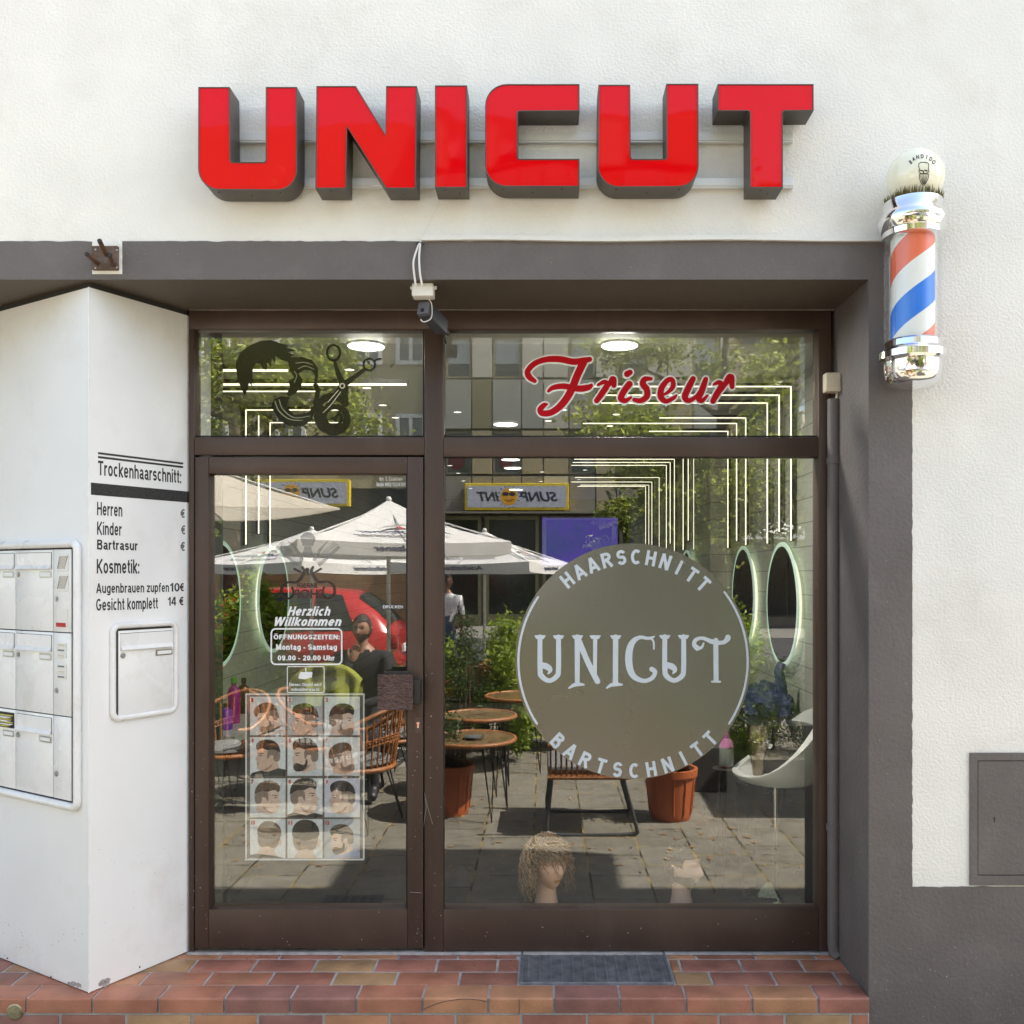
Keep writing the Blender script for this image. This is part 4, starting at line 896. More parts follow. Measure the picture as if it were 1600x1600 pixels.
b = MB(); b.box((XR+.004, .305, -.1), (12, .32, 2.94)); b.box((-9, .305, -.1), (-1.48, .32, 2.94)); b.build('window_return', M_dkwall, sal)
b = MB(); b.box((LX-.1, .06, -.12), (RX+.3, BY+.1, -.02)); setp(b.build('salon_floor', M_sfloor), kind='structure')
M_ledge = mat('black_ledge', (.012, .013, .016), .6, var=.2, spec=.1)
b = MB(); b.box((-.41, .055, -.015), (XR-.06, .34, .118), 0, .004); b.box((-.39, .07, .1185), (XR-.08, .085, .128)); b.box((-.39, .11, .1185), (XR-.08, .118, .124))
setp(b.build('window_ledge', M_ledge), 'black display ledge inside the window carrying two training heads', 'ledge')

M_led = emit('led_white', (1.0, 0.93, 0.72), .42)
def led(x, corner_z, arm, zb, Yc, side, vert=True, group='light strips along the salon walls', label=None):
    o = thing('light_strip', label, 'light strip', (x, Yc, corner_z), group)
    b = MB(); g = MB(); s = -1 if side > 0 else 1               # s points into the room
    dk = .030
    if vert:
        b.box((x - s*.002, Yc-.012, zb), (x + s*.014, Yc+dk, corner_z)); g.box((x + s*.0142, Yc-.010, zb+.004), (x + s*.0195, Yc-.001, corner_z - .014))
    if arm > 0:
        b.box((x + s*.0145, Yc-.012, corner_z - .012), (x + s*arm, Yc+dk, corner_z + .004)); g.box((x + s*.0225, Yc-.010, corner_z-.018), (x + s*(arm-.006), Yc-.001, corner_z-.0125))
    b.build('profile', M_blk, o); g.build('lamp', M_led, o)
def strip_from_corner(px, py, arm, pyb, label, side=1):
    s = 1.026/(VY - py); Y = s*F + CAM_Y; x = (px - VX)*s; zb = CAM_Z + (VY - pyb)*s
    led(x, 2.63, arm, zb, Y, side, True, label=label)
RS = [(1240.3, 599.9, 1.12, 846), (1221.7, 613.5, 1.05, 832), (1203, 626, 1.0, 850), (1169, 649.5, .58, 852), (1154.6, 658.3, 1.05, 846), (1140.8, 670.8, .58, 857), (1087.2, 698, .7, 859), (1078.4, 703, .7, 845), (1070.4, 708, .8, 860), (1056.6, 715, .9, 862), (1050, 720, .9, 850), (1043.9, 724.6, .9, 860), (1032.5, 744, .9, 858), (1020.9, 751, .9, 852), (1016, 756, .8, 858), (1011, 758, .8, 850)]
for q in RS: strip_from_corner(*q, 'white L-shaped light strip in a black profile on the right salon wall and ceiling')
for q in [(330, 607.5, .60, 849), (380.5, 637, .59, 852), (400.5, 646, .0, 835), (418.5, 657, .52, 855)]: strip_from_corner(*q, 'white light strip in a black profile on the left salon wall', side=-1)
for py, xr in ((578.5, 452), (600.5, 637)):
    s = .946/(VY - py); Y = s*F + CAM_Y
    x1 = (xr - VX)*s; o = thing('light_strip', 'long white ceiling light strip near the window above the door, %s' % ('nearer the glass' if py < 590 else 'second from the glass'), 'light strip', (x1, Y, 2.55), 'light strips along the salon walls')
    b = MB(); b.box((LX+.01, Y-.012, 2.553), (x1, Y+.035, 2.575)); b.build('profile', M_blk, o); g = MB(); g.box((LX+.012, Y-.010, 2.543), (x1-.005, Y-.001, 2.5525)); g.build('lamp', M_led, o)
    b = MB(); b.box((x1-.2, Y, 2.5755), (x1-.18, Y+.01, CZ)); b.build('hanger', M_blk, o)
def on_ceil(px, py, z=CZ):
    s = (z - CAM_Z)/(VY - py); return Vector(((px-VX)*s, s*F + CAM_Y, z))
M_panelight = emit('panel_lamp', (1, .98, .93), 1.1); M_spot = emit('downlight', (1, .95, .82), .7)
for i, (px, py) in enumerate(((572, 538), (968, 537), (790, 661), (798, 716.5), (801, 730), (806, 764))):
    c = on_ceil(px, py); o = thing('round_panel_light', ['round white ceiling panel light above the door scissors sticker', 'round white ceiling panel light above the red script lettering', 'round white ceiling panel light deeper in the salon, in the fanlight', 'round white ceiling panel light just below the transom', 'round white ceiling panel light second below the transom', 'round white ceiling panel light above the sun studio sign'][i], 'ceiling light', c, 'round ceiling panel lights')
    b = MB(); b.lathe([(.001, -.012), (.083, -.012), (.083, -.0002)], c, 40); b.build('lamp', M_panelight, o)
    b = MB(); b.lathe([(.0835, -.010), (.09, -.009), (.092, -.0003)], c, 40, cap=False); b.build('rim', M_plastic, o)
    ad_ = bpy.data.lights.new('panel_lamp', 'AREA'); ad_.shape = 'DISK'; ad_.size = .16; ad_.energy = (.5, 8.0)[i] if i < 2 else .6; ad_.color = (1, .96, .90)
    al = bpy.data.objects.new('panel_lamp', ad_); COL.objects.link(al); al.parent = o; al.location = (0, 0, -.014)
proto = None
for (px, py) in ((546, 577), (573, 605.5), (598, 632.5), (618, 652), (715, 643.5), (857, 657), (963, 647), (953, 665), (703, 727), (716, 739), (724, 751), (853, 716), (847, 737), (845, 752), (922, 720), (914, 734), (905, 749), (735, 763), (1003, 596), (880, 640)):
    c = on_ceil(px, py)
    if proto is None:
        proto = thing('downlight', 'small recessed round downlight in the salon ceiling', 'ceiling light', c, 'small recessed downlights')
        b = MB(); b.lathe([(.001, -.002), (.026, -.002), (.026, 0)], c, 20); b.build('lamp', M_spot, proto); b = MB(); b.lathe([(.0262, -.004), (.036, -.003), (.038, -.0002)], c, 20, cap=False); b.build('rim', M_steel, proto)
    else: q = copy_tree(proto); q.location = c

M_mirror = mat('mirror_silver', (.75, .78, .75), .01, metal=1, var=0); M_halo = emit('halo_light', (1, .97, .82), .22)
M_mrim = emit('lit_mirror_rim', (.72, .92, .78), .06)
def mirror(x, Y, z, r, side, label):
    o = thing('round_mirror', label, 'mirror', (x, Y, z), 'round lit salon mirrors'); s = -1 if side > 0 else 1
    b = MB(); b.lathe([(.001, s*.045), (r*.93, s*.045)][::s], (x, Y, z), 56, axis='x'); b.build('mirror_glass', M_mirror, o)
    b = MB(); b.lathe([(r*.932, s*.047), (r, s*.045), (r, s*.038), (.01, s*.0375)], (x, Y, z), 56, axis='x', cap=False); b.build('rim', M_mrim, o, 40)
    b = MB(); b.lathe([(r*.60, s*.006), (r*.60, s*.03), (r*.80, s*.03), (r*.80, s*.006)], (x, Y, z), 56, axis='x'); b.build('halo_lamp', M_halo, o)
mirror(RX, 1.19, 1.44, .345, 1, 'round lit mirror at the right end of the window'); mirror(RX, 2.20, 1.45, .345, 1, 'round lit mirror behind the rim of the frosted sticker'); mirror(1.2, 3.6, 1.46, .345, 1, 'round lit mirror half hidden deeper on the right salon wall')
mirror(LX, 1.25, 1.44, .36, -1, 'round lit mirror at the left edge of the door glass'); mirror(LX, 2.3, 1.44, .36, -1, 'round lit mirror second from the door on the left wall')

M_ctr = mat('black_counter', (.014, .014, .015), .3, var=.2)
ct = thing('styling_counter', 'black styling counter under the mirrors on the right salon wall', 'counter', (1.2, 1.6, 0))
b = MB(); b.box((1.02, .62, .80), (RX-.002, 2.7, .86), 0, .004); b.build('worktop', M_ctr, ct); b = MB(); b.box((1.06, .68, -.018), (RX-.004, 2.66, .799)); b.build('cupboard', M_ctr, ct)
cl_ = thing('styling_shelf', 'pale styling shelf with bottles and plants under the left salon mirrors', 'shelf', (LX+.15, 1.6, .8))
b = MB(); b.box((LX+.002, .55, .78), (LX+.36, 3.2, .82), 0, .004); b.build('worktop', mat('pale_top', (.5, .52, .45), .35), cl_)
b = MB(); b.box((LX+.002, .60, -.018), (LX+.30, 3.1, .779)); b.build('cupboard', M_ctr, cl_)
def bottle(x, y, z, r, h, m, label, capm=None, grp=None):
    o = thing('bottle', label, 'bottle', (x, y, z), grp)
    b = MB(); b.lathe([(.001, 0), (r*.95, 0), (r, .004), (r, h*.68), (r*.85, h*.76), (r*.4, h*.82), (r*.4, h*.88)], (x, y, z), 18); b.build('body', m, o, 40)
    b = MB(); b.lathe([(r*.46, h*.88), (r*.46, h), (.001, h)], (x, y, z), 14); b.build('cap', capm or M_blk, o, 40)
bottle(LX+.22, .95, .82, .032, .24, mat('magenta_plastic', (.40, .02, .22), .35), 'tall magenta bottle on the pale left shelf', mat('green_cap', (.1, .4, .05), .4))
bottle(LX+.24, .75, .82, .04, .13, mat('purple_plastic', (.22, .03, .40), .35), 'squat purple bottle on the pale left shelf')
bottle(LX+.16, 1.3, .82, .03, .20, mat('brown_plastic', (.10, .05, .03), .35), 'dark brown bottle on the pale left shelf')
bottle(1.12, 1.62, .86, .032, .22, mat('yellow_liquid', (.50, .50, .02), .25), 'yellow bottle on the black counter beside the sticker', M_clear)
bottle(1.15, 1.80, .86, .03, .30, mat('black_red_bottle', (.03, .015, .015), .3), 'tall dark bottle with red cap on the black counter', mat('red_cap', (.5, .02, .03), .4))
bottle(1.09, 2.05, .86, .03, .26, M_plastic, 'white bottle on the black counter', mat('red_cap', (.5, .02, .03), .4))
o = thing('tissue_box', 'white tissue box on the black counter', 'box', (1.12, 1.35, .86))
b = MB(); b.box((1.05, 1.25, .8605), (1.17, 1.42, .95), 0, .006); b.build('box', M_white, o, 30); b = MB(); b.prism([(1.09, 1.3, .9505), (1.13, 1.3, .9505), (1.135, 1.37, .9505), (1.085, 1.37, .9505)], (.004, .01, .03)); b.build('tissue', M_white, o)
# heap of dark blue cloth
o = thing('folded_cape', 'dark blue hairdressing cape heaped on the counter', 'cape', (1.2, 1.05, .86))
bm = bmesh.new(); bmesh.ops.create_icosphere(bm, subdivisions=4, radius=1)
for v in bm.verts:
    n = noise.noise(v.co*2.2)*.35 + noise.noise(v.co*5)*.12; v.co *= 1 + n; v.co = Vector((v.co.x*.13, v.co.y*.2, max(v.co.z, -.3)*.12 + .04))
b = MB(); b.bm(bm, 0, Matrix.Translation((1.2, 1.05, .862))); b.build('cloth', mat('navy_cloth', (.015, .025, .09), .8, var=.4, scale=8), o, 60)
b = MB(); b.tube([(1.24, .95, .92), (1.25, .93, 1.02), (1.235, .93, 1.10), (1.255, .93, 1.14)], [.03, .03, .026, .024], 12); b.build('sleeve', mat('navy_cloth', (.015, .025, .09)), o, 60)
hd = thing('hair_dryer', 'champagne coloured hair dryer hanging at the counter edge', 'hair dryer', (1.09, .62, .6))
M_champ = mat('champagne', (.30, .23, .165), .3, metal=.6)
c = Vector((1.055, .60, .80))
b = MB(); b.lathe([(.001, .06), (.036, .06), (.043, .045), (.045, 0), (.040, -.05), (.030, -.07)], c, 24); b.build('body', M_champ, hd, 40)
b = MB(); b.lathe([(.030, -.0702), (.026, -.10), (.028, -.15), (.024, -.19), (.001, -.19)], c + Vector((-.005, 0, 0)), 18); b.build('handle', M_champ, hd, 40)
b = MB(); b.lathe([(.044, -.015), (.053, -.013), (.053, -.008), (.044, -.006)], c, 24, cap=False); b.tube([c + Vector((.03, -.03, -.02)), c + Vector((.045, -.05, -.03))], .014, 12); b.build('holder_ring', M_chrome, hd, 40)
b = MB(); b.tube([c + Vector(q) for q in [(0, 0, -.19), (.03, -.01, -.27), (.08, .01, -.25), (.10, .02, -.15), (.12, .02, -.28), (.10, .02, -.42)]], .004, 6); b.build('lead', M_blk, hd, 60)
# white tub chair
chr_ = thing('tub_chair', 'white upholstered tub chair on a chrome post inside the window', 'chair', (1.14, .62, -.02))
bm = bmesh.new(); nu, nv = 20, 28
V_ = []
for i in range(nu+1):
    u = i/nu
    for j in range(nv):
        a = 2*math.pi*j/nv; back = max(0, math.cos(a)); sd_ = abs(math.sin(a))
        rim = .03 + .31*((1+math.cos(a))/2)**1.7
        if u < .5: r = .30*(u/.5)**.8; z = .005 - .03*(1-(u/.5)**2)
        else: q = (u-.5)/.5; r = .30 + .045*math.sin(q*1.57) + .05*back*q; z = .0 + rim*q**1.15
        V_.append(bm.verts.new((r*math.cos(a)*.60, r*math.sin(a)*.72, z)))
for i in range(nu):
    for j in range(nv):
        try: bm.faces.new((V_[i*nv+j], V_[i*nv+(j+1) % nv], V_[(i+1)*nv+(j+1) % nv], V_[(i+1)*nv+j]))
        except Exception: pass
bmesh.ops.remove_doubles(bm, verts=bm.verts[:], dist=1e-5); bmesh.ops.solidify(bm, geom=bm.faces[:], thickness=.035)
b = MB(); b.bm(bm, 0, Matrix.Translation((1.14, .62, .60))); b.build('shell', mat('white_leather', (.84, .84, .78), .45, var=.05), chr_, 60)
b = MB(); b.lathe([(.014, -.0), (.014, .575)], (1.14, .62, 0), 16); b.lathe([(.15, -.018), (.15, -.008), (.03, .01)], (1.14, .62, 0), 32); b.build('pedestal', M_chrome, chr_, 40)
# small spray bottle with pink label
sb = thing('spray_bottle', 'clear spray bottle with pink label standing beside the white tub chair', 'bottle', (.93, .74, .6))
c = Vector((at(1135, 1196, .74).x, .74, at(1135, 1196, .74).z))
so_ = thing('side_stool', 'slim black stool under the spray bottle', 'stool', (c.x, c.y, -.02))
b = MB(); b.lathe([(.001, -.016), (.07, -.016), (.07, -.0125), (.001, -.0125)], c, 28); b.build('seat', M_gap, so_)
for k in range(3): a = R(90+120*k); b = MB(); b.tube([c + Vector((.04*math.cos(a), .04*math.sin(a), -.0165)), (c.x+.09*math.cos(a), c.y+.09*math.sin(a), -.018)], .008, 6); b.build('leg', M_gap, so_)
b = MB(); b.lathe([(.001, 0), (.034, 0), (.036, .005), (.036, .09), (.02, .125), (.014, .135)], c, 24); b.build('body', mat('grey_water', (.25, .27, .24), .15), sb, 40)
b = MB(); b.lathe([(.0365, .095), (.024, .13), (.015, .138), (.013, .19), (.001, .19)], c, 20); b.build('neck', mat('pink_label', (.6, .18, .4), .5), sb, 40)
b = MB(); b.lathe([(.022, -.012), (.022, -.0005)], c, 16); b.build('base', mat('red_cap', (.5, .02, .03), .4), sb)
# television
tv = thing('wall_television', 'large wall television with a glowing blue violet picture at the back of the salon', 'television', (at(905, 850, BY).x, BY, 1.9))
p = at(847, 809, BY-.06); q = at(965, 884, BY-.06)
b = MB(); b.box((p.x-.015, BY-.06, q.z-.015), (q.x+.015, BY-.001, p.z+.015), 0, .004); b.build('case', M_blk, tv)
m, t, bs = nodes('violet_screen'); N = t.nodes; L = t.links
tc = N.new('ShaderNodeTexCoord'); nz = N.new('ShaderNodeTexNoise'); nz.inputs['Scale'].default_value = 2.0; L.new(tc.outputs['Object'], nz.inputs[0]); r_ = N.new('ShaderNodeValToRGB'); r_.color_ramp.elements[0].position = .35; r_.color_ramp.elements[1].position = .7
r_.color_ramp.elements[0].color = (.05, .06, .22, 1); r_.color_ramp.elements[1].color = (.09, .045, .36, 1); L.new(nz.outputs[0], r_.inputs[0]); L.new(r_.outputs[0], bs.inputs['Emission Color']); bs.inputs['Emission Strength'].default_value = .24; bs.inputs['Base Color'].default_value = (.01, .01, .01, 1)
b = MB(); b.quad((p.x, BY-.0605, q.z), (q.x, BY-.0605, q.z), (q.x, BY-.0605, p.z), (p.x, BY-.0605, p.z)); sn = b.build('screen', m, tv)
# black waiting bench / partition deep inside
o = thing('waiting_bench', 'dark low waiting bench along the middle of the salon', 'bench', (-.6, 4.2, 0))
b = MB(); b.box((-1.2, 4.0, .30), (.2, 4.5, .44), 0, .03); b.build('seat', mat('dark_leather', (.03, .028, .025), .5), o, 40); b = MB()
for x in (-1.1, .1):
    b.box((x-.03, 4.05, -.02), (x+.03, 4.45, .299))
b.build('legs', M_blk, o)

# ---------------------------------------------------------------- training heads on the ledge
M_skin = mat('mannequin_skin', (.86, .50, .34), .45, var=.06, scale=12)
def head_mesh(mb, c, h, yaw, m=0, mlip=1, mbeard=None):      # c: base of neck, h: total height
    k = h/.30; cz = .195; ca, sa = math.cos(yaw), math.sin(yaw)
    nu, nv = 40, 36; V_ = []; F_ = []
    def place(x, y, z): return (c[0] + (x*ca - y*sa)*k, c[1] + (x*sa + y*ca)*k, c[2] + z*k)
    for i in range(nu+1):
        th = math.pi*i/nu; z = -math.cos(th)*.115
        for j in range(nv):
            a = 2*math.pi*j/nv; fx, fy = math.sin(a), -math.cos(a)        # face looks to -y
            r = math.sin(th); wx, wy = .074, .094
            low = max(0, -z/.115); x = fx*r*wx*(1 - .30*low**1.5); y = fy*r*wy
            front = max(0, -fy)
            if z < -.02: y += .012*low*(1-front) ; 
            g = lambda zz, s_: math.exp(-((z-zz)/s_)**2)
            gx = lambda xx, s_: math.exp(-((x-xx)/s_)**2)
            if fy < -.2:
                y -= .020*g(-.022, .020)*gx(0, .012) + .010*g(.0, .02)*gx(0, .009)     # nose
                y += .008*g(.012, .012)*(gx(.03, .016)+gx(-.03, .016))                 # eye sockets
                y -= .006*g(-.058, .008)*gx(0, .022) + .008*g(-.092, .014)*gx(0, .022) # lips, chin
                y += .003*g(-.0585, .0025)*gx(0, .02)
            V_.append(place(x, y, cz + z))
    for i in range(nu):
        for j in range(nv): F_.append((i*nv+j, i*nv+(j+1) % nv, (i+1)*nv+(j+1) % nv, (i+1)*nv+j))
    b0 = len(mb.v); mb.add(V_, F_, m)
    lo, li = [], len(mb.m) - len(F_)
    for q, f in enumerate(F_):
        i = f[0]//nv; j = f[0] % nv; th = math.pi*(i+.5)/nu; z = -math.cos(th)*.115; a = 2*math.pi*(j+.5)/nv; x = math.sin(a)*math.sin(th)*.074
        if math.cos(a) > .3 and abs(z + .058) < .0085 and abs(x) < .021: mb.m[li+q] = mlip
        if mbeard is not None and z < -.035 and math.cos(a) > -.35 and not (abs(x) < .02 and -.066 < z < -.05) and z < -.03 - .03*(1-min(1, abs(x)/.05)) : mb.m[li+q] = mbeard
    pr_ = [(.055, 0), (.054, .01), (.046, .05), (.045, .09), (.048, .12)]
    vs, fs = [], []
    for i, (r, z) in enumerate(pr_):
        for j in range(24): a = 2*math.pi*j/24; vs.append(place(r*math.cos(a), r*math.sin(a)*1.05 + .012, z))
    for i in range(len(pr_)-1):
        for j in range(24): fs.append((i*24+j, i*24+(j+1) % 24, (i+1)*24+(j+1) % 24, (i+1)*24+j))
    mb.add(vs, fs, m)
    for s in (-1, 1):
        pts = [place(s*(.070+.008*math.sin(q)), .012 + .016*math.cos(q), cz - .012 + .028*math.sin(q)) for q in [i*.63 for i in range(10)]]
        mb.tube(pts, .0055*k, 6, m, closed=True)
    return place
th1 = thing('training_head', 'training head with curly ash blond wig standing on the window ledge', 'training head', at(851, 1416, .17), 'training heads on the window ledge')
c = at(856, 1417, .17); c.z = .130; M_lip = mat('ochre_lips', (.62, .30, .06), .4); M_hairf = mat('ash_blond', (.30, .21, .13), .5, var=.4, scale=30)
b = MB(); pl1 = head_mesh(b, c, .29, R(36), 0, 1); b.build('head', [M_skin, M_lip], th1, 60)
b = MB(); rh = random.Random(11); cz = .205
for i in range(2600):
    a = rh.uniform(0, 2*math.pi); el = rh.uniform(-.15, 1.55); r0 = .085 + rh.uniform(0, .022)
    dx, dy, dz = math.cos(el)*math.sin(a), -math.cos(el)*math.cos(a), math.sin(el)
    front = -dy
    if front > .32 and el < .68: continue
    x, y, z = dx*r0, dy*(r0+.016), cz + dz*r0*1.28 - .005
    pts = []; l = rh.uniform(.06, .15); ph = rh.uniform(0, 6.28); amp = rh.uniform(.008, .016); n = 9
    fall = 1.0 if front < .35 else .55
    if front > .3: fall = rh.uniform(.35, .95)
    for q in range(n):
        t_ = q/(n-1); out = .018*math.sin(min(1, t_*1.5)*1.57)
        pts.append(pl1(x + dx*out + amp*math.cos(ph + t_*9), y + dy*out + amp*math.sin(ph + t_*9), z - l*fall*t_*(.35 + .65*t_)))
    b.tube(pts, [.0029*(1-.6*q/(n-1)) for q in range(n)], 5)
b.build('wig', leafmat('wig_strands', (.17, .10, .052), (.47, .31, .18), .1), th1, 60)
b = MB(); b.lathe([(.06, -.006), (.06, .004), (.05, .006)], (c.x, c.y, c.z-.005), 24); b.build('collar', M_plastic, th1)
th2 = thing('training_head', 'bearded pale training head with short dark hair standing on the ledge at the right', 'training head', at(1066, 1416, .2), 'training heads on the window ledge')
c = at(1068, 1417, .2); c.z = .124; M_skin2 = mat('pale_mannequin_skin', (.78, .52, .42), .45, var=.05, scale=12); M_dkhair = mat('dark_hair', (.05, .038, .03), .7, var=.4, scale=60)
b = MB(); pl2 = head_mesh(b, c, .27, R(48), 0, 0, 1); b.build('head', [M_skin2, M_dkhair], th2, 60)
b = MB(); vs = []; nu, nv = 14, 32
for i in range(nu+1):
    for j in range(nv):
        a = 2*math.pi*j/nv; fx, fy = math.sin(a), -math.cos(a); side_ = abs(fx); lim = math.pi*(.36 if fy < -.55 else (.46 if fy < .1 else .72))*i/nu
        q = 1.07 + .03*noise.noise((fx*5, fy*5, lim*5)); vs.append(pl2(fx*math.sin(lim)*.074*q, fy*math.sin(lim)*.094*q + .003, .195 + math.cos(lim)*.116*q))
b.add(vs, [(i*nv+j, i*nv+(j+1) % nv, (i+1)*nv+(j+1) % nv, (i+1)*nv+j) for i in range(nu) for j in range(nv)])
rh = random.Random(4)
for i in range(700):
    a = rh.uniform(0, 2*math.pi); el = rh.uniform(.05, 1.55); dx, dy, dz = math.cos(el)*math.sin(a), -math.cos(el)*math.cos(a), math.sin(el)
    if -dy > .4 and el < .6: continue
    x, y, z = dx*.074, dy*.095, .195 + dz*.115; p0 = pl2(x, y, z); p1 = pl2(x*1.1 + rh.uniform(-.008, .008), y*1.1 + rh.uniform(-.008, .008), .195 + dz*.13); b.tube([p0, p1], [.004, .002], 4)
b.build('hair', M_dkhair, th2)
fn = thing('paper_fan', 'small fan of banknote green paper strips on the window ledge at the right', 'fan', at(1200, 1405, .2))
b = MB(); p0 = at(1216, 1404, .2)
for k in range(9):
    a = R(118 + k*7); l = .085; q = p0 + Vector((math.cos(a)*l, .01*k*.2, math.sin(a)*l)); n_ = Vector((-math.sin(a), 0, math.cos(a)))*.008
    b.add([p0, q - n_, q + n_, p0 + Vector((0, .001, 0)), q - n_ + Vector((0, .0012, 0)), q + n_ + Vector((0, .0012, 0))], [(0, 1, 2), (5, 4, 3)])
b.lathe([(.03, 0), (.03, .006), (.006, .008)], (p0.x, p0.y, .1185), 20); b.tube([(p0.x, p0.y, .12), (p0.x, p0.y, p0.z)], .004, 8)
b.build('strips', mat('note_green', (.42, .45, .34), .7, var=.3, scale=90), fn)
# ================================================================ the street that the glass reflects
def paving(name):
    m, t, bs = nodes(name); N = t.nodes; L = t.links
    tc = N.new('ShaderNodeTexCoord'); mp = N.new('ShaderNodeMapping'); mp.inputs['Rotation'].default_value = (0, 0, R(90)); mp.inputs['Location'].default_value = (.12, .07, 0); L.new(tc.outputs['Object'], mp.inputs[0])
    br = N.new('ShaderNodeTexBrick'); L.new(mp.outputs[0], br.inputs[0]); br.offset = .5
    br.inputs['Scale'].default_value = 1; br.inputs['Brick Width'].default_value = .40; br.inputs['Row Height'].default_value = .34; br.inputs['Mortar Size'].default_value = .008; br.inputs['Mortar Smooth'].default_value = .3; br.inputs['Bias'].default_value = 0
    br.inputs['Color1'].default_value = (.185, .170, .135, 1); br.inputs['Color2'].default_value = (.24, .22, .177, 1); br.inputs['Mortar'].default_value = (.06, .05, .02, 1)
    nz = N.new('ShaderNodeTexNoise'); nz.inputs['Scale'].default_value = 9; nz.inputs['Detail'].default_value = 8; nz.inputs['Roughness'].default_value = .7; L.new(tc.outputs['Object'], nz.inputs[0])
    rp = N.new('ShaderNodeValToRGB'); rp.color_ramp.elements[0].position = .3; rp.color_ramp.elements[0].color = (.62, .62, .6, 1); rp.color_ramp.elements[1].position = .7; rp.color_ramp.elements[1].color = (1.1, 1.1, 1.1, 1); L.new(nz.outputs[0], rp.inputs[0])
    jn = N.new('ShaderNodeTexNoise'); jn.inputs['Scale'].default_value = 5; L.new(tc.outputs['Object'], jn.inputs[0]); jr = N.new('ShaderNodeValToRGB'); jr.color_ramp.elements[0].position = .42; jr.color_ramp.elements[0].color = (.03, .027, .015, 1); jr.color_ramp.elements[1].position = .62; jr.color_ramp.elements[1].color = (.34, .25, .09, 1); L.new(jn.outputs[0], jr.inputs[0]); L.new(jr.outputs[0], br.inputs['Mortar'])
    mx = N.new('ShaderNodeMixRGB'); mx.blend_type = 'MULTIPLY'; mx.inputs[0].default_value = 1; L.new(br.outputs[0], mx.inputs[1]); L.new(rp.outputs[0], mx.inputs[2]); L.new(mx.outputs[0], bs.inputs['Base Color']); bs.inputs['Roughness'].default_value = .85
    sp = N.new('ShaderNodeTexNoise'); sp.inputs['Scale'].default_value = 180; L.new(tc.outputs['Object'], sp.inputs[0]); ad = N.new('ShaderNodeMath'); ad.operation = 'MULTIPLY_ADD'; ad.inputs[1].default_value = -1.2; L.new(br.outputs['Fac'], ad.inputs[0]); L.new(sp.outputs[0], ad.inputs[2])
    bp = N.new('ShaderNodeBump'); bp.inputs['Strength'].default_value = .5; bp.inputs['Distance'].default_value = .006; L.new(ad.outputs[0], bp.inputs['Height']); L.new(bp.outputs[0], bs.inputs['Normal']); return m
b = MB(); b.box((-70, -7.2, GZ-.1), (70, .3, GZ)); setp(b.build('pavement', paving('concrete_slabs')), kind='structure')
M_kerb = mat('kerb_stone', (.30, .29, .27), .85, var=.15, scale=10)
b = MB(); b.box((-70, -7.35, GZ-.2), (70, -7.2005, GZ+.002)); setp(b.build('kerb', M_kerb), kind='structure')
b = MB(); b.box((-70, -70, GZ-.3), (70, -7.351, GZ-.012)); setp(b.build('road', mat('asphalt', (.055, .055, .056), .9, var=.2, scale=14, bump=.3, bscale=200)), kind='structure')
b = MB(); b.box((-70, -28.2, GZ-.011), (70, -22, GZ)); setp(b.build('far_pavement', mat('far_concrete', (.2, .19, .17), .9, var=.15, scale=3)), kind='structure')
b = MB(); rl = random.Random(21)
for i in range(420):
    px, py = rl.uniform(320, 1270), 1175 + 190*rl.random()**1.4; g = gmir(px, py)
    if g.y < -6.8: continue
    a = rl.uniform(0, 6.28); l = rl.uniform(.012, .030); w_ = l*.5; z = GZ + .004; dx, dy = math.cos(a)*l, math.sin(a)*l
    b.add([(g.x-dx, g.y-dy, z), (g.x+dy*.5, g.y-dx*.5, z+.004), (g.x+dx, g.y+dy, z+.007), (g.x-dy*.5, g.y+dx*.5, z+.003)], [(0, 1, 2, 3)])
setp(b.build('fallen_leaves', leafmat('dry_leaf', (.28, .12, .04), (.42, .28, .12), .1)), 'scattered dry brown leaves on the pavement slabs', 'leaves', kind='stuff')
# drain slots near the door
o = thing('gully_grate', 'dark slotted gully cover in the pavement slabs before the door', 'grate', gmir(552, 1407))
g = gmir(552, 1407); b = MB(); b.box((g.x-.16, g.y-.07, GZ+.0005), (g.x+.16, g.y+.07, GZ+.004), 0)
for k in range(5): b.box((g.x-.11+.05*k, g.y-.045, GZ+.0042), (g.x-.085+.05*k, g.y+.045, GZ+.0048), 1)
b.build('cover', [mat('cast_iron', (.06, .06, .062), .7), M_gap], o)

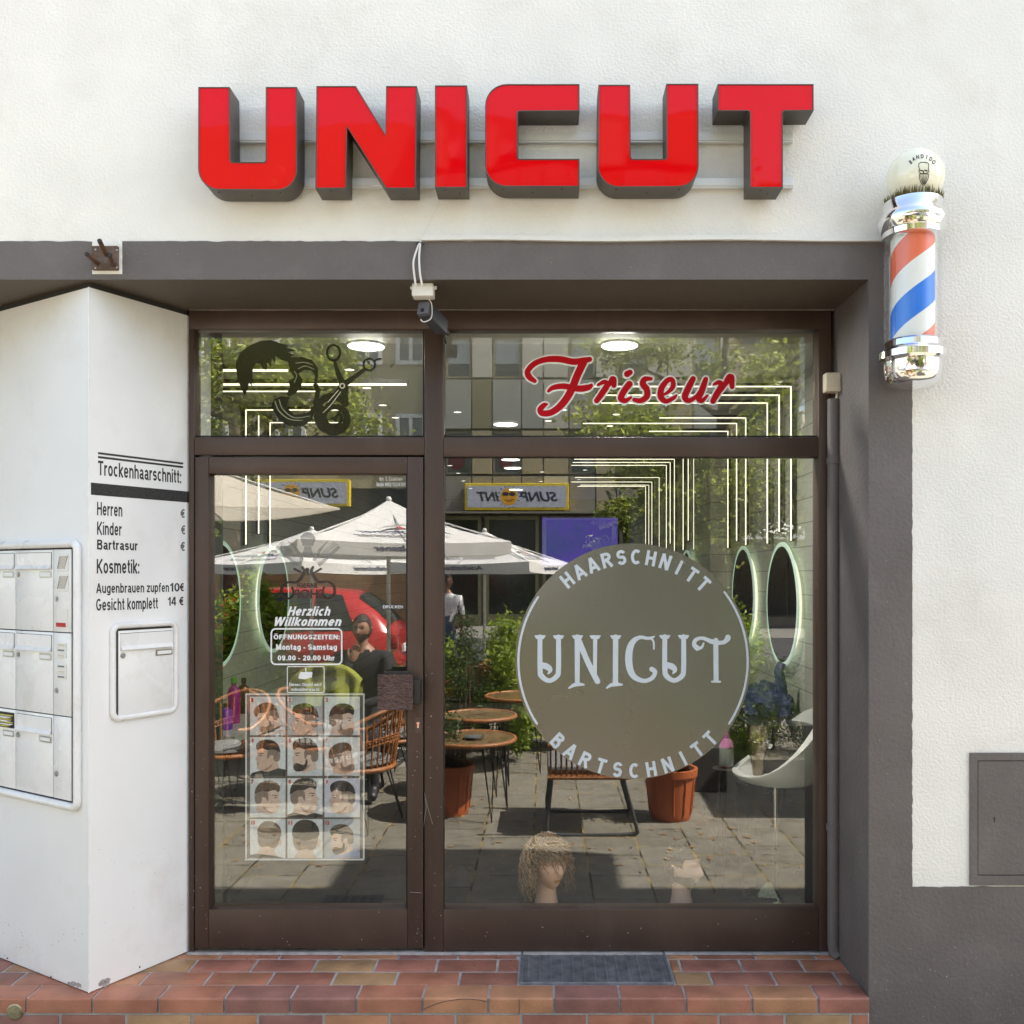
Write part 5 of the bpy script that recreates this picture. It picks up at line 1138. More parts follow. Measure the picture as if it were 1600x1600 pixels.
# ---------------------------------------------------------------- parasols
M_can = cloth('white_canvas', (.84, .835, .82), .25); M_canb = cloth('cream_canvas', (.74, .68, .58), .4)
M_navy = mat('navy_print', (.03, .035, .09), .8); M_gprint = mat('grey_print', (.33, .32, .30), .8); M_rprint = mat('red_print', (.5, .05, .05), .8)
M_pole = mat('white_pole', (.62, .62, .60), .4)
def parasol(c, zt, ze, half, rot, label, lettering=True, mc=None, val=.11):
    o = thing('parasol', label, 'parasol', (c.x, c.y, GZ), 'white cafe parasols on the pavement')
    mc = mc or M_can; b = MB(); rim = []
    for k in range(4): a = R(rot + 90*k); rim.append(Vector((c.x + half*math.cos(a), c.y + half*math.sin(a), ze)))
    apex = Vector((c.x, c.y, zt))
    for k in range(4):
        p, q = rim[k], rim[(k+1) % 4]; n = 8; vs = []
        for i in range(n+1):
            for j in range(n+1):
                e_ = p.lerp(q, j/n); t_ = i/n; v = apex.lerp(e_, t_); v.z -= .055*math.sin(math.pi*t_)*(1) - 0; v.z += -.03*math.sin(math.pi*j/n)*t_*t_
                vs.append(v)
        b.add(vs, [(i*(n+1)+j, i*(n+1)+j+1, (i+1)*(n+1)+j+1, (i+1)*(n+1)+j) for i in range(n) for j in range(n)])
        bot = [Vector(vs[n*(n+1)+j]) - Vector((0, 0, val)) for j in range(n+1)]; top_ = vs[n*(n+1):]
        b.add(list(top_) + bot, [(j, j+1, n+1+j+1, n+1+j) for j in range(n)])
    cn = b.build('canopy', mc, o, 40)
    if lettering:
        b = MB()
        for k in range(4):
            p, q = rim[k], rim[(k+1) % 4]; mid = (p+q)/2; u = (q-p).normalized(); out = Vector((mid.x-c.x, mid.y-c.y, 0)).normalized()
            if u.cross(Vector((0, 0, 1))).dot(out) < 0: u = -u
            up = (apex - mid).normalized(); nrm = u.cross(up).normalized(); nrm = nrm if nrm.dot(out) > 0 else -nrm
            base = mid + up*.16; sag = -.038
            f = lambda x, y: base + u*x + up*y + nrm*(.012 + sag*math.sin(math.pi*(1-(.16+y)/(apex-mid).length)))
            text_on(b, 'Adelholzener', f, -.42, .42, .0, .11, 1, .02, .25)
            arcp = [(-.24 + .04*i, .15 + .10*math.sin(math.pi*i/11), .05*math.sin(math.pi*(i+.6)/12)) for i in range(12)]
            stroke(b, arcp, f, 0); b.poly([f(.01 + .03*math.cos(x*.7), .17 + .03*math.sin(x*.7)) + nrm*.002 for x in range(9)], 2)
            bb = mid - Vector((0, 0, .095)); f2 = lambda x, y: bb + u*x + Vector((0, 0, y)) + out*(.004 - .0) 
            text_on(b, 'Adelholzener', f2, -.3, .3, .0, .05, 1, .02, .2)
        b.build('lettering', [M_gprint, M_navy, M_rprint], cn)
    b = MB(); b.tube([(c.x, c.y, GZ+.02), (c.x, c.y, zt-.02)], .019, 12); b.ball((c.x, c.y, zt+.005), .03, 0, 10); b.build('pole', M_pole, o, 40)
    b = MB()
    for k in range(8):
        a = R(rot + 45*k); rr_ = half*(.98 if k % 2 == 0 else .69); b.tube([(c.x, c.y, zt-.06), (c.x + rr_*math.cos(a), c.y + rr_*math.sin(a), ze - .005)], .008, 5); b.tube([(c.x, c.y, zt-.5), (c.x + rr_*.5*math.cos(a), c.y + rr_*.5*math.sin(a), (zt-.06+ze)/2-.005)], .006, 5)
    b.build('ribs', M_pole, o)
    b = MB(); b.lathe([(.001, .002), (.33, .002), (.34, .05), (.30, .08), (.05, .10), (.035, .30), (.02, .30)], (c.x, c.y, GZ), 40); b.build('base', M_pole, o, 35)
    return o
P1 = gmir(607, 1190); parasol(Vector((P1.x, P1.y, 0)), 2.31, 1.90, 1.30, 25, 'white lettered cafe parasol standing highest, at the middle of the door glass')
P2 = mir(487, 900, 7.0); parasol(Vector((P2.x, P2.y, 0)), 2.14, 1.745, 1.42, 80, 'white lettered cafe parasol behind the highest one, low at the left of the door glass')
P3 = mir(757, 900, 7.2); parasol(Vector((P3.x, P3.y, 0)), 2.13, 1.75, 1.18, 62, 'white lettered cafe parasol right of the mullion with its pole among green shrubs')
P0 = Vector((-3.0, -3.15, 0)); parasol(P0, 2.62, 2.11, 1.45, 2, 'cream parasol seen from below at the top left corner of the door glass', False, M_canb, .012)
parasol(Vector((3.95, -3.55, 0)), 2.45, 2.0, 1.5, 45, 'white cafe parasol added out of view at the right to shade the slabs by the tub chair')  # added off camera so that its canopy shades the slabs at the right

# ---------------------------------------------------------------- rattan chairs, tables
M_rat = mat('rattan', (.34, .135, .045), .45, var=.3, scale=40, bump=.2, bscale=200); M_cush = mat('grey_cushion', (.20, .20, .195), .9, var=.1, scale=20)
M_leg = mat('black_steel_leg', (.02, .02, .022), .4)
def chair_proto():
    o = thing('rattan_chair', None, 'chair', (0, 0, 0), 'rattan cafe chairs on the pavement')
    def rimp(t, lo=0.0):
        a = R(t); h = (math.cos(a) + .35)/1.35
        return Vector((.30*math.sin(a)*(1-lo*.18), .30*math.cos(a)*(1-lo*.2) + .03, .42 + (.20 + .23*max(0, h)**1.1)*(1-lo)))
    ts = [i*8 - 128 for i in range(33)]
    b = MB(); b.tube([rimp(t) for t in ts], .015, 8); b.build('back_frame', M_rat, o, 60)
    b = MB()
    for t in range(-120, 121, 10): b.tube([rimp(t, 0), rimp(t, .5) + Vector((0, .0, -.01)), rimp(t, 1)], .0062, 5)
    for lo in (.45, .55): b.tube([rimp(t, lo) for t in range(-120, 121, 8)], .006, 5)
    for t in range(-115, 121, 10):
        q = rimp(t, .5); b.ball(q, .011, 0, 6)
    b.build('backrest', M_rat, o, 60)
    b = MB(); b.tube([(.25*math.sin(R(a)), .25*math.cos(R(a)) + .02, .42) for a in range(0, 360, 12)], .018, 8, 0, True)
    for i in range(-8, 9):
        x = i*.028; l = math.sqrt(max(0, .245**2 - x*x)); b.tube([(x, -l+.02, .422), (x, l+.02, .422)], .005, 4)
    b.build('seat', M_rat, o, 60)
    b = MB(); b.lathe([(.001, 0), (.22, 0), (.24, .018), (.235, .036), (.19, .045), (.001, .047)], (0, .015, .436), 28); b.build('cushion', M_cush, o, 40)
    for sx in (-1, 1):
        for sy in (-1, 1):
            b = MB(); f = Vector((sx*.24, sy*.22 + .02, .007)); b.tube([(sx*.13, sy*.17+.02, .41), f, (sx*.19, sy*.10+.02, .41)], .0065, 6); b.build('leg', M_leg, o, 60)
    return o
CH = chair_proto()
used = [0]
def put_chair(px, py, face, label, grp=None):
    g = gmir(px, py); o = CH if not used[0] else copy_tree(CH); used[0] = 1
    o.location = (g.x, g.y, GZ); o.rotation_euler = (0, 0, R(face)); o['label'] = label
put_chair(352, 1262, 200, 'rattan chair at the far left edge of the door glass')
put_chair(448, 1236, 60, 'rattan chair behind the upper left of the haircut poster')
put_chair(556, 1288, -70, 'nearest rattan chair with grey cushion, behind the lower right of the haircut poster')
put_chair(520, 1215, 150, 'rattan chair with curved back behind the second column of the haircut poster')
put_chair(604, 1232, -95, 'rattan chair with grey cushion under the push plate of the door')
put_chair(640, 1196, -30, 'rattan chair nearest the white parasol base by the door stile')
put_chair(478, 1160, 190, 'rattan chair farther back at the left of the green jacket')
put_chair(606, 1206, 175, 'rattan chair seen from behind above the push plate')
put_chair(548, 1196, -20, 'rattan chair between the green jacket and the third haircut photo')
put_chair(500, 1246, 105, 'rattan chair behind the middle of the haircut poster')
put_chair(716, 1160, -70, 'rattan chair half hidden by shrubs right of the mullion')
put_chair(775, 1170, 20, 'rattan chair among the green shrubs between the tables')
put_chair(742, 1142, -60, 'rattan chair farthest back beside the third parasol pole')
def table(px, py, r, h, label):
    g = gmir(px, py); o = thing('rattan_table', label, 'table', (g.x, g.y, GZ), 'rattan cafe tables on the pavement'); c = (g.x, g.y, GZ)
    b = MB(); b.lathe([(.001, h-.012), (r*.97, h-.012), (r*.97, h), (.001, h)], c, 40); b.build('tabletop', paving_top, o, 30)
    b = MB(); b.tube([(c[0] + r*math.cos(R(a)), c[1] + r*math.sin(R(a)), GZ+h-.006) for a in range(0, 360, 9)], .016, 8, 0, True); b.build('rim', M_rat, o, 60)
    for k in range(4):
        a = R(45 + 90*k + 12); d = Vector((math.cos(a), math.sin(a), 0)); e_ = Vector((-d.y, d.x, 0)); C = Vector(c); b = MB()
        b.tube([C + d*r*.8 + e_*.05 + Vector((0, 0, h-.015)), C + d*r*.95 + Vector((0, 0, .008)), C + d*r*.8 - e_*.05 + Vector((0, 0, h-.015))], .007, 6); b.build('leg', M_leg, o, 60)
    return o, Vector((g.x, g.y, GZ+h))
m, t, bs = nodes('woven_top'); N = t.nodes; L = t.links
tc = N.new('ShaderNodeTexCoord'); vo = N.new('ShaderNodeTexVoronoi'); vo.inputs['Scale'].default_value = 24; L.new(tc.outputs['Object'], vo.inputs[0]); cr = N.new('ShaderNodeValToRGB'); cr.color_ramp.elements[0].position = .25; cr.color_ramp.elements[0].color = (.05, .035, .015, 1); cr.color_ramp.elements[1].position = .55; cr.color_ramp.elements[1].color = (.20, .13, .06, 1); L.new(vo.outputs['Distance'], cr.inputs[0]); L.new(cr.outputs[0], bs.inputs['Base Color']); bs.inputs['Roughness'].default_value = .3
paving_top = m
_, tt = table(735, 1272, .33, .56, 'nearest rattan cafe table with ashtray beside the orange pot')
_, tt2 = table(748, 1236, .30, .62, 'second rattan cafe table just behind the nearest one')
_, tt3 = table(815, 1200, .33, .66, 'rattan cafe table farther back beside the frosted sticker')
_, tt4 = table(560, 1185, .35, .68, 'rattan cafe table before the seated guest')
o = thing('ashtray', 'round metal ashtray on the nearest rattan table', 'ashtray', tt)
b = MB(); b.lathe([(.001, .006), (.05, .006), (.07, .02), (.075, .02), (.058, .0005), (.001, .0005)][::-1], tt + Vector((.03, .05, .001)), 28); b.build('bowl', M_steel, o, 40)
o = thing('glass_vase', 'small clear glass on the second rattan table', 'glass', tt2)
b = MB(); b.lathe([(.001, .0), (.045, .0), (.06, .05), (.05, .075)], tt2 + Vector((.02, 0, .001)), 24); b.build('bowl', M_clear, o, 40)
# low lounge chair on sled runners, sideways
o = thing('sled_lounge_chair', 'rattan lounge chair on grey steel sled runners under the frosted sticker', 'chair', gmir(925, 1290))
g1, g2 = gmir(925, 1307), gmir(935, 1270); M_sled = mat('grey_steel', (.10, .105, .11), .4, metal=.5)
xa, xb = g1.x - .30, g1.x + .30
for (yy) in (g1.y, g2.y):
    b = MB(); pts = [(xb - .09, yy, GZ+.40)] + [(xb-.09 + .06*0, yy, GZ+.40)] + [(xb - .01, yy, GZ+.10), (xb, yy, GZ+.05), (xb-.04, yy, GZ+.014), (xa+.06, yy, GZ+.012), (xa, yy, GZ+.06), (xa+.01, yy, GZ+.20), (xa + .03, yy, GZ+.40)]
    b.tube(smooth_pts(pts[1:], 5), .013, 8); b.build('runner', M_sled, o, 60)
ym = (g1.y + g2.y)/2
b = MB(); b.box((xa, g2.y-.02, GZ+.385), (xb-.06, g1.y+.02, GZ+.41), 0, .008)
for k in range(15): x = xa + .02 + k*(xb-.1-xa)/14; b.tube([(x, g1.y+.03, GZ+.40), (x, g1.y+.05, GZ+.62)], .007, 5); b.tube([(x, g2.y-.03, GZ+.40), (x, g2.y-.05, GZ+.62)], .007, 5)
for (yy, s) in ((g1.y, .05), (g2.y, -.05)): b.tube([(xa, yy+s, GZ+.62), (xb-.06, yy+s, GZ+.62)], .014, 8); b.tube([(xa, yy+s*.6, GZ+.40), (xb-.05, yy+s*.6, GZ+.40)], .014, 8)
b.build('seat', M_rat, o, 60)
b = MB()
for k in range(13): y = g2.y + (g1.y-g2.y)*k/12; b.tube([(xb-.07, y, GZ+.41), (xb+.10, y, GZ+.76)], .007, 5)
b.tube([(xb-.07, g2.y-.03, GZ+.41), (xb+.10, g2.y-.03, GZ+.76), (xb+.10, g1.y+.03, GZ+.76), (xb-.07, g1.y+.03, GZ+.41)], .014, 8); b.build('backrest', M_rat, o, 60)
b = MB(); b.box((xa+.0, g2.y+.02, GZ+.412), (xb-.08, g1.y-.02, GZ+.47), 0, .025); b.build('cushion', M_cush, o, 40)
o = thing('wicker_box', 'dark woven wicker planter box behind the right orange pot', 'planter', gmir(1100, 1238))
g = gmir(1098, 1238); b = MB(); b.box((g.x-.16, g.y-.4, GZ+.001), (g.x+.20, g.y, GZ+.36), 0, .01); m = mat('dark_wicker', (.05, .045, .04), .7, var=.4, scale=80, bump=1, bscale=90); b.build('box', m, o)

# ---------------------------------------------------------------- pots and greenery
M_terra = mat('orange_plastic_pot', (.46, .115, .035), .5, var=.1, scale=5); M_soil = mat('soil', (.05, .035, .02), .95, var=.3, scale=40)
M_bark = mat('grey_brown_bark', (.12, .09, .065), .9, var=.3, scale=20, bump=.6, bscale=40)
def leaves(mb, cs, n, size, rg, flat=.3, asp=2.2):          # clusters of pointed leaves: cs = [(centre, radius vector)]
    for i in range(n):
        c, r = rg.choice(cs); v = Vector((rg.gauss(0, .5), rg.gauss(0, .5), rg.gauss(0, .5)))
        p = Vector((c[0] + v.x*r[0], c[1] + v.y*r[1], c[2] + v.z*r[2])); d = Vector((rg.gauss(0, 1), rg.gauss(0, 1), rg.gauss(0, .6)-.15)).normalized()
        u = d.orthogonal().normalized(); u = (Matrix.Rotation(rg.uniform(0, 6.28), 3, d) @ u); l = size*rg.uniform(.6, 1.3); w_ = l/asp
        k = d.cross(u)*l*.08
        mb.add([p, p + d*l*.45 + u*w_*.5 + k, p + d*l, p + d*l*.45 - u*w_*.5 + k], [(0, 1, 2, 3)])
def pot(px, py, r, h, label):
    g = gmir(px, py); o = thing('plant_pot', label, 'plant pot', (g.x, g.y, GZ), 'orange plastic plant pots'); c = (g.x, g.y, GZ)
    b = MB(); b.lathe([(.001, .001), (r*.74, .001), (r*.76, .008), (r*.80, h*.1), (r*.95, h*.84), (r*.95, h*.85), (r*1.04, h*.855), (r*1.05, h*.99), (r*1.0, h), (r*.9, h*.99), (r*.88, h*.85), (.001, h*.85)], c, 48); b.build('body', M_terra, o, 35)
    b = MB()
    for k in range(12): a = 2*math.pi*k/12; b.tube([(c[0]+r*.815*math.cos(a), c[1]+r*.815*math.sin(a), GZ+h*.12), (c[0]+r*.94*math.cos(a), c[1]+r*.94*math.sin(a), GZ+h*.80)], .008, 6)
    b.build('ribs', M_terra, o, 50)
    b = MB(); b.lathe([(.001, h*.88), (r*.87, h*.88)], c, 24); b.build('soil', M_soil, o); return Vector((g.x, g.y, GZ+h*.88))
s1 = pot(703, 1271, .175, .37, 'orange plastic plant pot beside the mullion'); s2 = pot(1048, 1278, .185, .37, 'orange plastic plant pot below the frosted sticker')
def bush(name, base, h, r, n, size, c1, c2, label, cat, seed, stems=5, grp=None, asp=2.2, low=.12, clump=.34):
    rg = random.Random(seed); base = Vector(base); o = thing(name, label, cat, base, grp); b = MB(); cs = []
    for k in range(stems):
        a = rg.uniform(0, 6.28); q = r*rg.uniform(.2, .7); tip = base + Vector((math.cos(a)*q, math.sin(a)*q, h*rg.uniform(.6, .98))); mid = base.lerp(tip, .5) + Vector((rg.uniform(-.2, .2)*r, rg.uniform(-.2, .2)*r, 0))
        b.tube([base + Vector((rg.uniform(-.02, .02), rg.uniform(-.02, .02), -.0)), mid, tip], [.010, .007, .003], 6)
    b.build('stem', M_bark, o, 60)
    for k in range(int(10 + stems*2)):
        z = h*rg.uniform(low, .97); k_ = math.sin(math.pi*min(.97, z/h*.8+.12)); a = rg.uniform(0, 6.28); q = r*k_*rg.uniform(.1, .95); cs.append((base + Vector((math.cos(a)*q, math.sin(a)*q, z)), (r*clump, r*clump, r*clump*1.2)))
    b = MB(); leaves(b, cs, n, size, rg, asp=asp); b.build('foliage', leafmat('leaf_%d_%d' % (int(c1[1]*1000), int(c2[1]*1000)), c1, c2), o)
DG, LG = ((.022, .042, .012), (.08, .14, .03)), ((.12, .20, .016), (.38, .48, .05))
bush('potted_shrub', s1, .42, .17, 700, .035, *DG, 'low dark shrub growing in the orange pot by the mullion', 'plant', 1)
bush('potted_shrub', s2, .52, .22, 800, .045, *LG, 'low leafy shrub growing in the orange pot below the frosted sticker', 'plant', 2)
for i, (px, d, h, r, pal, lab) in enumerate([(722, 4.7, 1.42, .24, DG, 'dark conifer shrub with bare stem just right of the mullion'), (786, 5.0, 1.28, .34, LG, 'bright green leafy shrub left of the frosted sticker'), (752, 5.3, 1.0, .3, DG, 'dark low shrub behind the third parasol pole'), (402, 5.2, 1.75, .42, LG, 'tall bright green shrub at the left of the door glass'), (345, 5.0, 1.35, .34, LG, 'bright green shrub at the left edge of the door glass'), (452, 5.6, 1.0, .34, DG, 'dark shrub between the tall shrub and the green jacket'), (620, 5.8, .85, .4, LG, 'low green shrub by the highest parasol pole'), (1165, 4.9, 1.15, .36, LG, 'green shrub at the right edge of the frosted sticker'), (1240, 6.2, .8, .45, DG, 'dark shrub at the lower right corner of the display glass'), (560, 6.2, .8, .4, DG, 'low dark shrub under the red car'), (372, 5.6, 1.55, .42, LG, 'dense bright shrub between the two leftmost shrubs'), (812, 5.6, 1.15, .36, LG, 'bright green shrub half behind the left rim of the frosted sticker'), (705, 6.0, 1.0, .36, LG, 'bright green low shrub behind the dark conifer'), (1130, 5.6, 1.5, .4, LG, 'tall green shrub behind the right rim of the frosted sticker'), (425, 6.3, 1.3, .45, DG, 'dark dense shrub hiding the front of the red car'), (900, 5.5, 1.3, .4, LG, 'green shrub behind the frosted sticker'), (1205, 5.4, .95, .36, DG, 'dark low shrub added beside the right rim of the frosted sticker to darken the reflection'), (1262, 5.2, .85, .36, DG, 'dark low shrub added at the right frame of the display window to darken the reflection')]):  # last two dark shrubs are added to block the bright reflection at the right
    x = mir(px, 900, d).x; bush('street_shrub', (x, -d, GZ), h, r, int(3400*(h*r/.45)**.8), .062 if pal is LG else .042, *pal, lab, 'shrub', 30+i, 6, 'shrubs along the cafe terrace', 2.4 if pal is LG else 3.5)
def tree(x, y, h, r, z0, n, label, seed, size=.105, limbs=10, pal=((.10, .15, .016), (.50, .55, .09))):
    rg = random.Random(seed); base = Vector((x, y, GZ)); o = thing('street_tree', label, 'tree', base, 'street trees'); b = MB()
    top = base + Vector((.2, .1, h*.8)); b.tube([base, base + Vector((.03, .02, h*.25)), base + Vector((.12, .03, h*.5)), top], [.17, .145, .11, .03], 14)
    cs = []
    for k in range(limbs):
        t_ = rg.uniform(.28, .75); s_ = base.lerp(top, t_); a = rg.uniform(0, 6.28); l = r*rg.uniform(.6, 1.05); e_ = s_ + Vector((math.cos(a)*l, math.sin(a)*l, l*rg.uniform(.1, .75))); md = s_.lerp(e_, .5) + Vector((0, 0, .1)); b.tube([s_, md, e_], [.06, .04, .012], 8)
        for q in range(4):
            p = md.lerp(e_, rg.random()); e2 = p + Vector((rg.gauss(0, .5), rg.gauss(0, .5), rg.gauss(.1, .35)))*r*.4; b.tube([p, p.lerp(e2, .5) + Vector((0, 0, .04)), e2], [.02, .013, .005], 5); cs.append((e2, (r*.22, r*.22, r*.15))); cs.append((p.lerp(e2, .6), (r*.16, r*.16, r*.12)))
    for k in range(24):
        a = rg.uniform(0, 6.28); zz_ = rg.uniform(z0, h); q = r*math.sqrt(max(.05, 1-((zz_-(z0+h)/2)/((h-z0)/2))**2))*rg.uniform(.35, .95); cs.append((Vector((x + math.cos(a)*q, y + math.sin(a)*q, zz_+GZ)), (r*.24, r*.24, r*.16)))
    b.build('trunk', M_bark, o, 60); b = MB(); leaves(b, cs, n, size, rg, asp=1.9); b.build('crown', leafmat('tree_leaf_%d' % int(pal[1][1]*1000), *pal), o)
tree(mir(415, 600, 11).x - .6, -11, 7.6, 2.3, 3.2, 24000, 'leafy street tree seen through the fanlight above the door', 3)
tree(mir(1105, 600, 10.5).x + .1, -10.5, 7.4, 2.2, 1.9, 30000, 'leafy street tree seen behind the red script lettering', 4)
tree(mir(330, 600, 17).x - 3.4, -17, 9.5, 3.0, 3.5, 11000, 'larger street tree farther off at the left', 5, .17)
tree(mir(1010, 600, 19).x, -19, 6.2, 1.3, 2.6, 5000, 'slim street tree across the road near the sun studio sign', 6, .15)

# ---------------------------------------------------------------- buildings across the road
DB = 28.0; SB = (DB - CAM_Y)/F
def bx(px): return (px - VX)*SB
def bz_(py): return CAM_Z - (py - VY)*SB
YBk = -DB
ob = thing('office_block', 'panelled office block across the road with shop signs, mirrored in the display window', 'building', (bx(880), YBk, GZ))
M_pl = [mat('panel_grey', (.30, .30, .27), .6, var=.08), mat('panel_light', (.46, .44, .37), .6, var=.06), mat('panel_olive', (.20, .18, .10), .6, var=.1), mat('panel_ochre', (.34, .29, .18), .6, var=.1), mat('panel_taupe', (.24, .22, .18), .6, var=.1)]
xl, xr_ = bx(664), bx(1145); ztop = 17.0
b = MB(); b.box((xl, YBk-8, GZ-.2), (xr_, YBk-.35, ztop)); b.build('wall', M_pl[4], ob)
cols = []
x = 693 - 194*1
edges = []
for rep in range(-1, 4):
    o0 = 695 + 194*rep
    edges += [(o0, o0+42, 'w'), (o0+42, o0+74, 'n'), (o0+74, o0+120, 'w'), (o0+120, o0+194, 'p')]
b = MB(); rp_ = random.Random(8)
M_blind = mat('roller_blind', (.42, .46, .50), .6, var=.04); M_dkglass = mat('dark_window', (.02, .022, .022), .08, spec=.8)
rows = [(523, 590, 'A'), (592, 670, 'B'), (672, 741, 'C'), (743, 800, 'D')]
st = 154
allrows = list(rows) + [(523-78, 590-70, 'B')] + [(r0-st, r1-st, k) for r0, r1, k in [(523, 590, 'A')]] + [(523-78-st, 590-70-st, 'B'), (523-2*st, 590-2*st, 'A')]
wins = []
for (y0, y1, k) in allrows:
    for (x0, x1, c) in edges:
        X0, X1 = max(bx(x0), xl), min(bx(x1), xr_)
        if X1 - X0 < .1: continue
        if c == 'w' and k in 'AC': wins.append((X0, X1, bz_(y1), bz_(y0), k)); continue
        mi = {'A': 1 if c == 'n' else rp_.choice([1, 3]), 'B': 0 if c != 'n' else 2, 'C': 3 if c == 'n' else rp_.choice([2, 3]), 'D': rp_.choice([3, 4, 4])}[k]
        if c == 'p':
            xm = X0 + (X1-X0)*.46; b.box((X0+.02, YBk-.349, bz_(y1)+.02), (xm-.02, YBk, bz_(y0)-.02), mi); b.box((xm+.02, YBk-.349, bz_(y1)+.02), (X1-.02, YBk, bz_(y0)-.02), rp_.choice([mi, 1, 3]))
        else: b.box((X0+.02, YBk-.349, bz_(y1)+.02), (X1-.02, YBk, bz_(y0)-.02), mi)
b.build('cladding', M_pl, ob)
for (X0, X1, z0, z1, k) in wins:
    b = MB(); zc = z0 + (z1-z0)*.36 if k == 'A' else z0 + .1
    f_ = MB(); f_.box((X0+.02, YBk-.345, z0+.02), (X1-.02, YBk-.20, z0+.09)); f_.box((X0+.02, YBk-.345, z1-.09), (X1-.02, YBk-.20, z1-.02)); f_.box((X0+.02, YBk-.345, z0+.091), (X0+.09, YBk-.20, z1-.091)); f_.box((X1-.09, YBk-.345, z0+.091), (X1-.02, YBk-.20, z1-.091)); wf = f_.build('window', M_pl[3 if k == 'A' else 4], ob)
    b.box((X0+.091, YBk-.30, z0+.091), (X1-.091, YBk-.28, z1-.091)); b.build('pane', M_dkglass, wf)
    if k == 'A': b = MB(); b.box((X0+.092, YBk-.279, zc), (X1-.092, YBk-.25, z1-.092)); b.build('blind', M_blind, wf)
b = MB(); b.box((xl, YBk-.349, bz_(803)), (xr_, YBk+.5, bz_(800.5))); b.build('canopy_ledge', M_pl[4], ob)
for (x0, x1) in ((668, 752), (758, 842), (848, 962), (968, 1050), (1056, 1140)):
    f_ = MB(); X0, X1 = bx(x0), bx(x1); f_.box((X0, YBk-.349, GZ), (X0+.12, YBk-.05, bz_(806))); f_.box((X1-.12, YBk-.349, GZ), (X1, YBk-.05, bz_(806))); f_.box((X0+.121, YBk-.349, bz_(812)), (X1-.121, YBk-.05, bz_(806))); f_.box((X0+.121, YBk-.349, GZ), (X1-.121, YBk-.05, GZ+.4)); sw = f_.build('shop_window', M_pl[2], ob)
    b = MB(); b.box((X0+.121, YBk-.3, GZ+.401), (X1-.121, YBk-.27, bz_(812.2))); b.build('pane', M_dkglass, sw)
# round stickers in the first-floor windows
b = MB()
for px, py, r, mi in ((713, 720, .28, 0), (922, 715, .33, 1), (790, 722, .25, 0)):
    c = Vector((bx(px), YBk-.26, bz_(py))); b.poly([(c.x + r*math.cos(R(a)), c.y, c.z + r*math.sin(R(a))) for a in range(0, 360, 15)][::-1], mi)
b.build('round_window_sticker', [mat('maroon_print', (.16, .02, .03), .6), mat('lilac_print', (.42, .40, .42), .6)], ob)
def sunsign(x0, x1, y0, y1, label, dd=DB-.32):
    s = (dd - CAM_Y)/F; X = lambda px: (px-VX)*s; Z = lambda py: CAM_Z - (py-VY)*s
    o = thing('light_box_sign', label, 'sign', (X((x0+x1)/2), -dd, Z(y1)), 'sun studio light box signs'); y = -dd
    b = MB(); b.box((X(x0), y-.3, Z(y1)), (X(x1), y, Z(y0)), 0, .02); b.build('frame', mat('yellow_frame', (.75, .55, .02), .4), o)
    b = MB(); b.box((X(x0)+.09, y+.001, Z(y1)+.09), (X(x1)-.09, y+.012, Z(y0)-.09)); b.build('panel', mat('sign_panel', (.50, .51, .58), .35), o)
    W_ = X(x1)-X(x0); H_ = Z(y0)-Z(y1); zc = (Z(y0)+Z(y1))/2; f = lambda u, v: Vector((X(x1) - u, y + .014, zc + v))
    b = MB()
    text_on(b, 'SUNP', f, W_*.11, W_*.47, -H_*.18, H_*.36, 0, .03, .25); text_on(b, 'INT', f, W_*.67, W_*.89, -H_*.18, H_*.36, 0, .03, .25)
    b.build('letters', M_ink, o)
    cx_ = W_*.575; b = MB(); b.poly([f(cx_ + H_*.32*math.cos(R(a)), H_*.32*math.sin(R(a))) for a in range(0, 360, 12)])
    b.build('sun_disc', mat('sun_orange', (.75, .36, .02), .5), o); b = MB()
    for k in range(16): a = R(k*22.5); p = lambda r, da: f(cx_ + H_*r*math.cos(a+da), H_*r*math.sin(a+da)); b.poly([p(.37, .06), p(.47, 0), p(.37, -.06)])
    g2_ = lambda u, v: f(u, v) + Vector((0, .003, 0))
    for sx_ in (-.12, .13): b.poly([g2_(cx_ + H_*(sx_ + .12*math.cos(R(a))), H_*(.10 + .075*math.sin(R(a)))) for a in range(0, 360, 20)])
    stroke(b, [(cx_-H_*.16, -H_*.10, H_*.03), (cx_, -H_*.17, H_*.04), (cx_+H_*.16, -H_*.10, H_*.03)], g2_); b.build('sunglasses', M_ink, o)
sunsign(726, 889, 755, 797, 'yellow framed light box sign with a sun in sunglasses right of the mullion')
sunsign(388, 546, 749, 791, 'yellow framed light box sign partly behind leaves at the top of the door glass')
chs = thing('cream_house', 'cream plastered house with white framed windows across the road at the left', 'building', (bx(480), YBk, GZ))
M_cream = mat('cream_render', (.46, .40, .27), .9, var=.06, scale=2); M_brickw = mat('brown_brick', (.19, .095, .05), .85, var=.3, scale=6)
b = MB(); b.box((bx(120), YBk-8, 4.6), (xl-.01, YBk-.35, 16.6)); b.build('wall', M_cream, chs)
m, t, bs = nodes('brown_clinker_wall'); N = t.nodes; L = t.links
tc = N.new('ShaderNodeTexCoord'); sx = N.new('ShaderNodeSeparateXYZ'); L.new(tc.outputs['Object'], sx.inputs[0]); cm = N.new('ShaderNodeCombineXYZ'); L.new(sx.outputs[0], cm.inputs[0]); L.new(sx.outputs[2], cm.inputs[1]); br = N.new('ShaderNodeTexBrick'); L.new(cm.outputs[0], br.inputs[0]); br.inputs['Scale'].default_value = 1; br.inputs['Brick Width'].default_value = .9; br.inputs['Row Height'].default_value = .22; br.inputs['Mortar Size'].default_value = .012
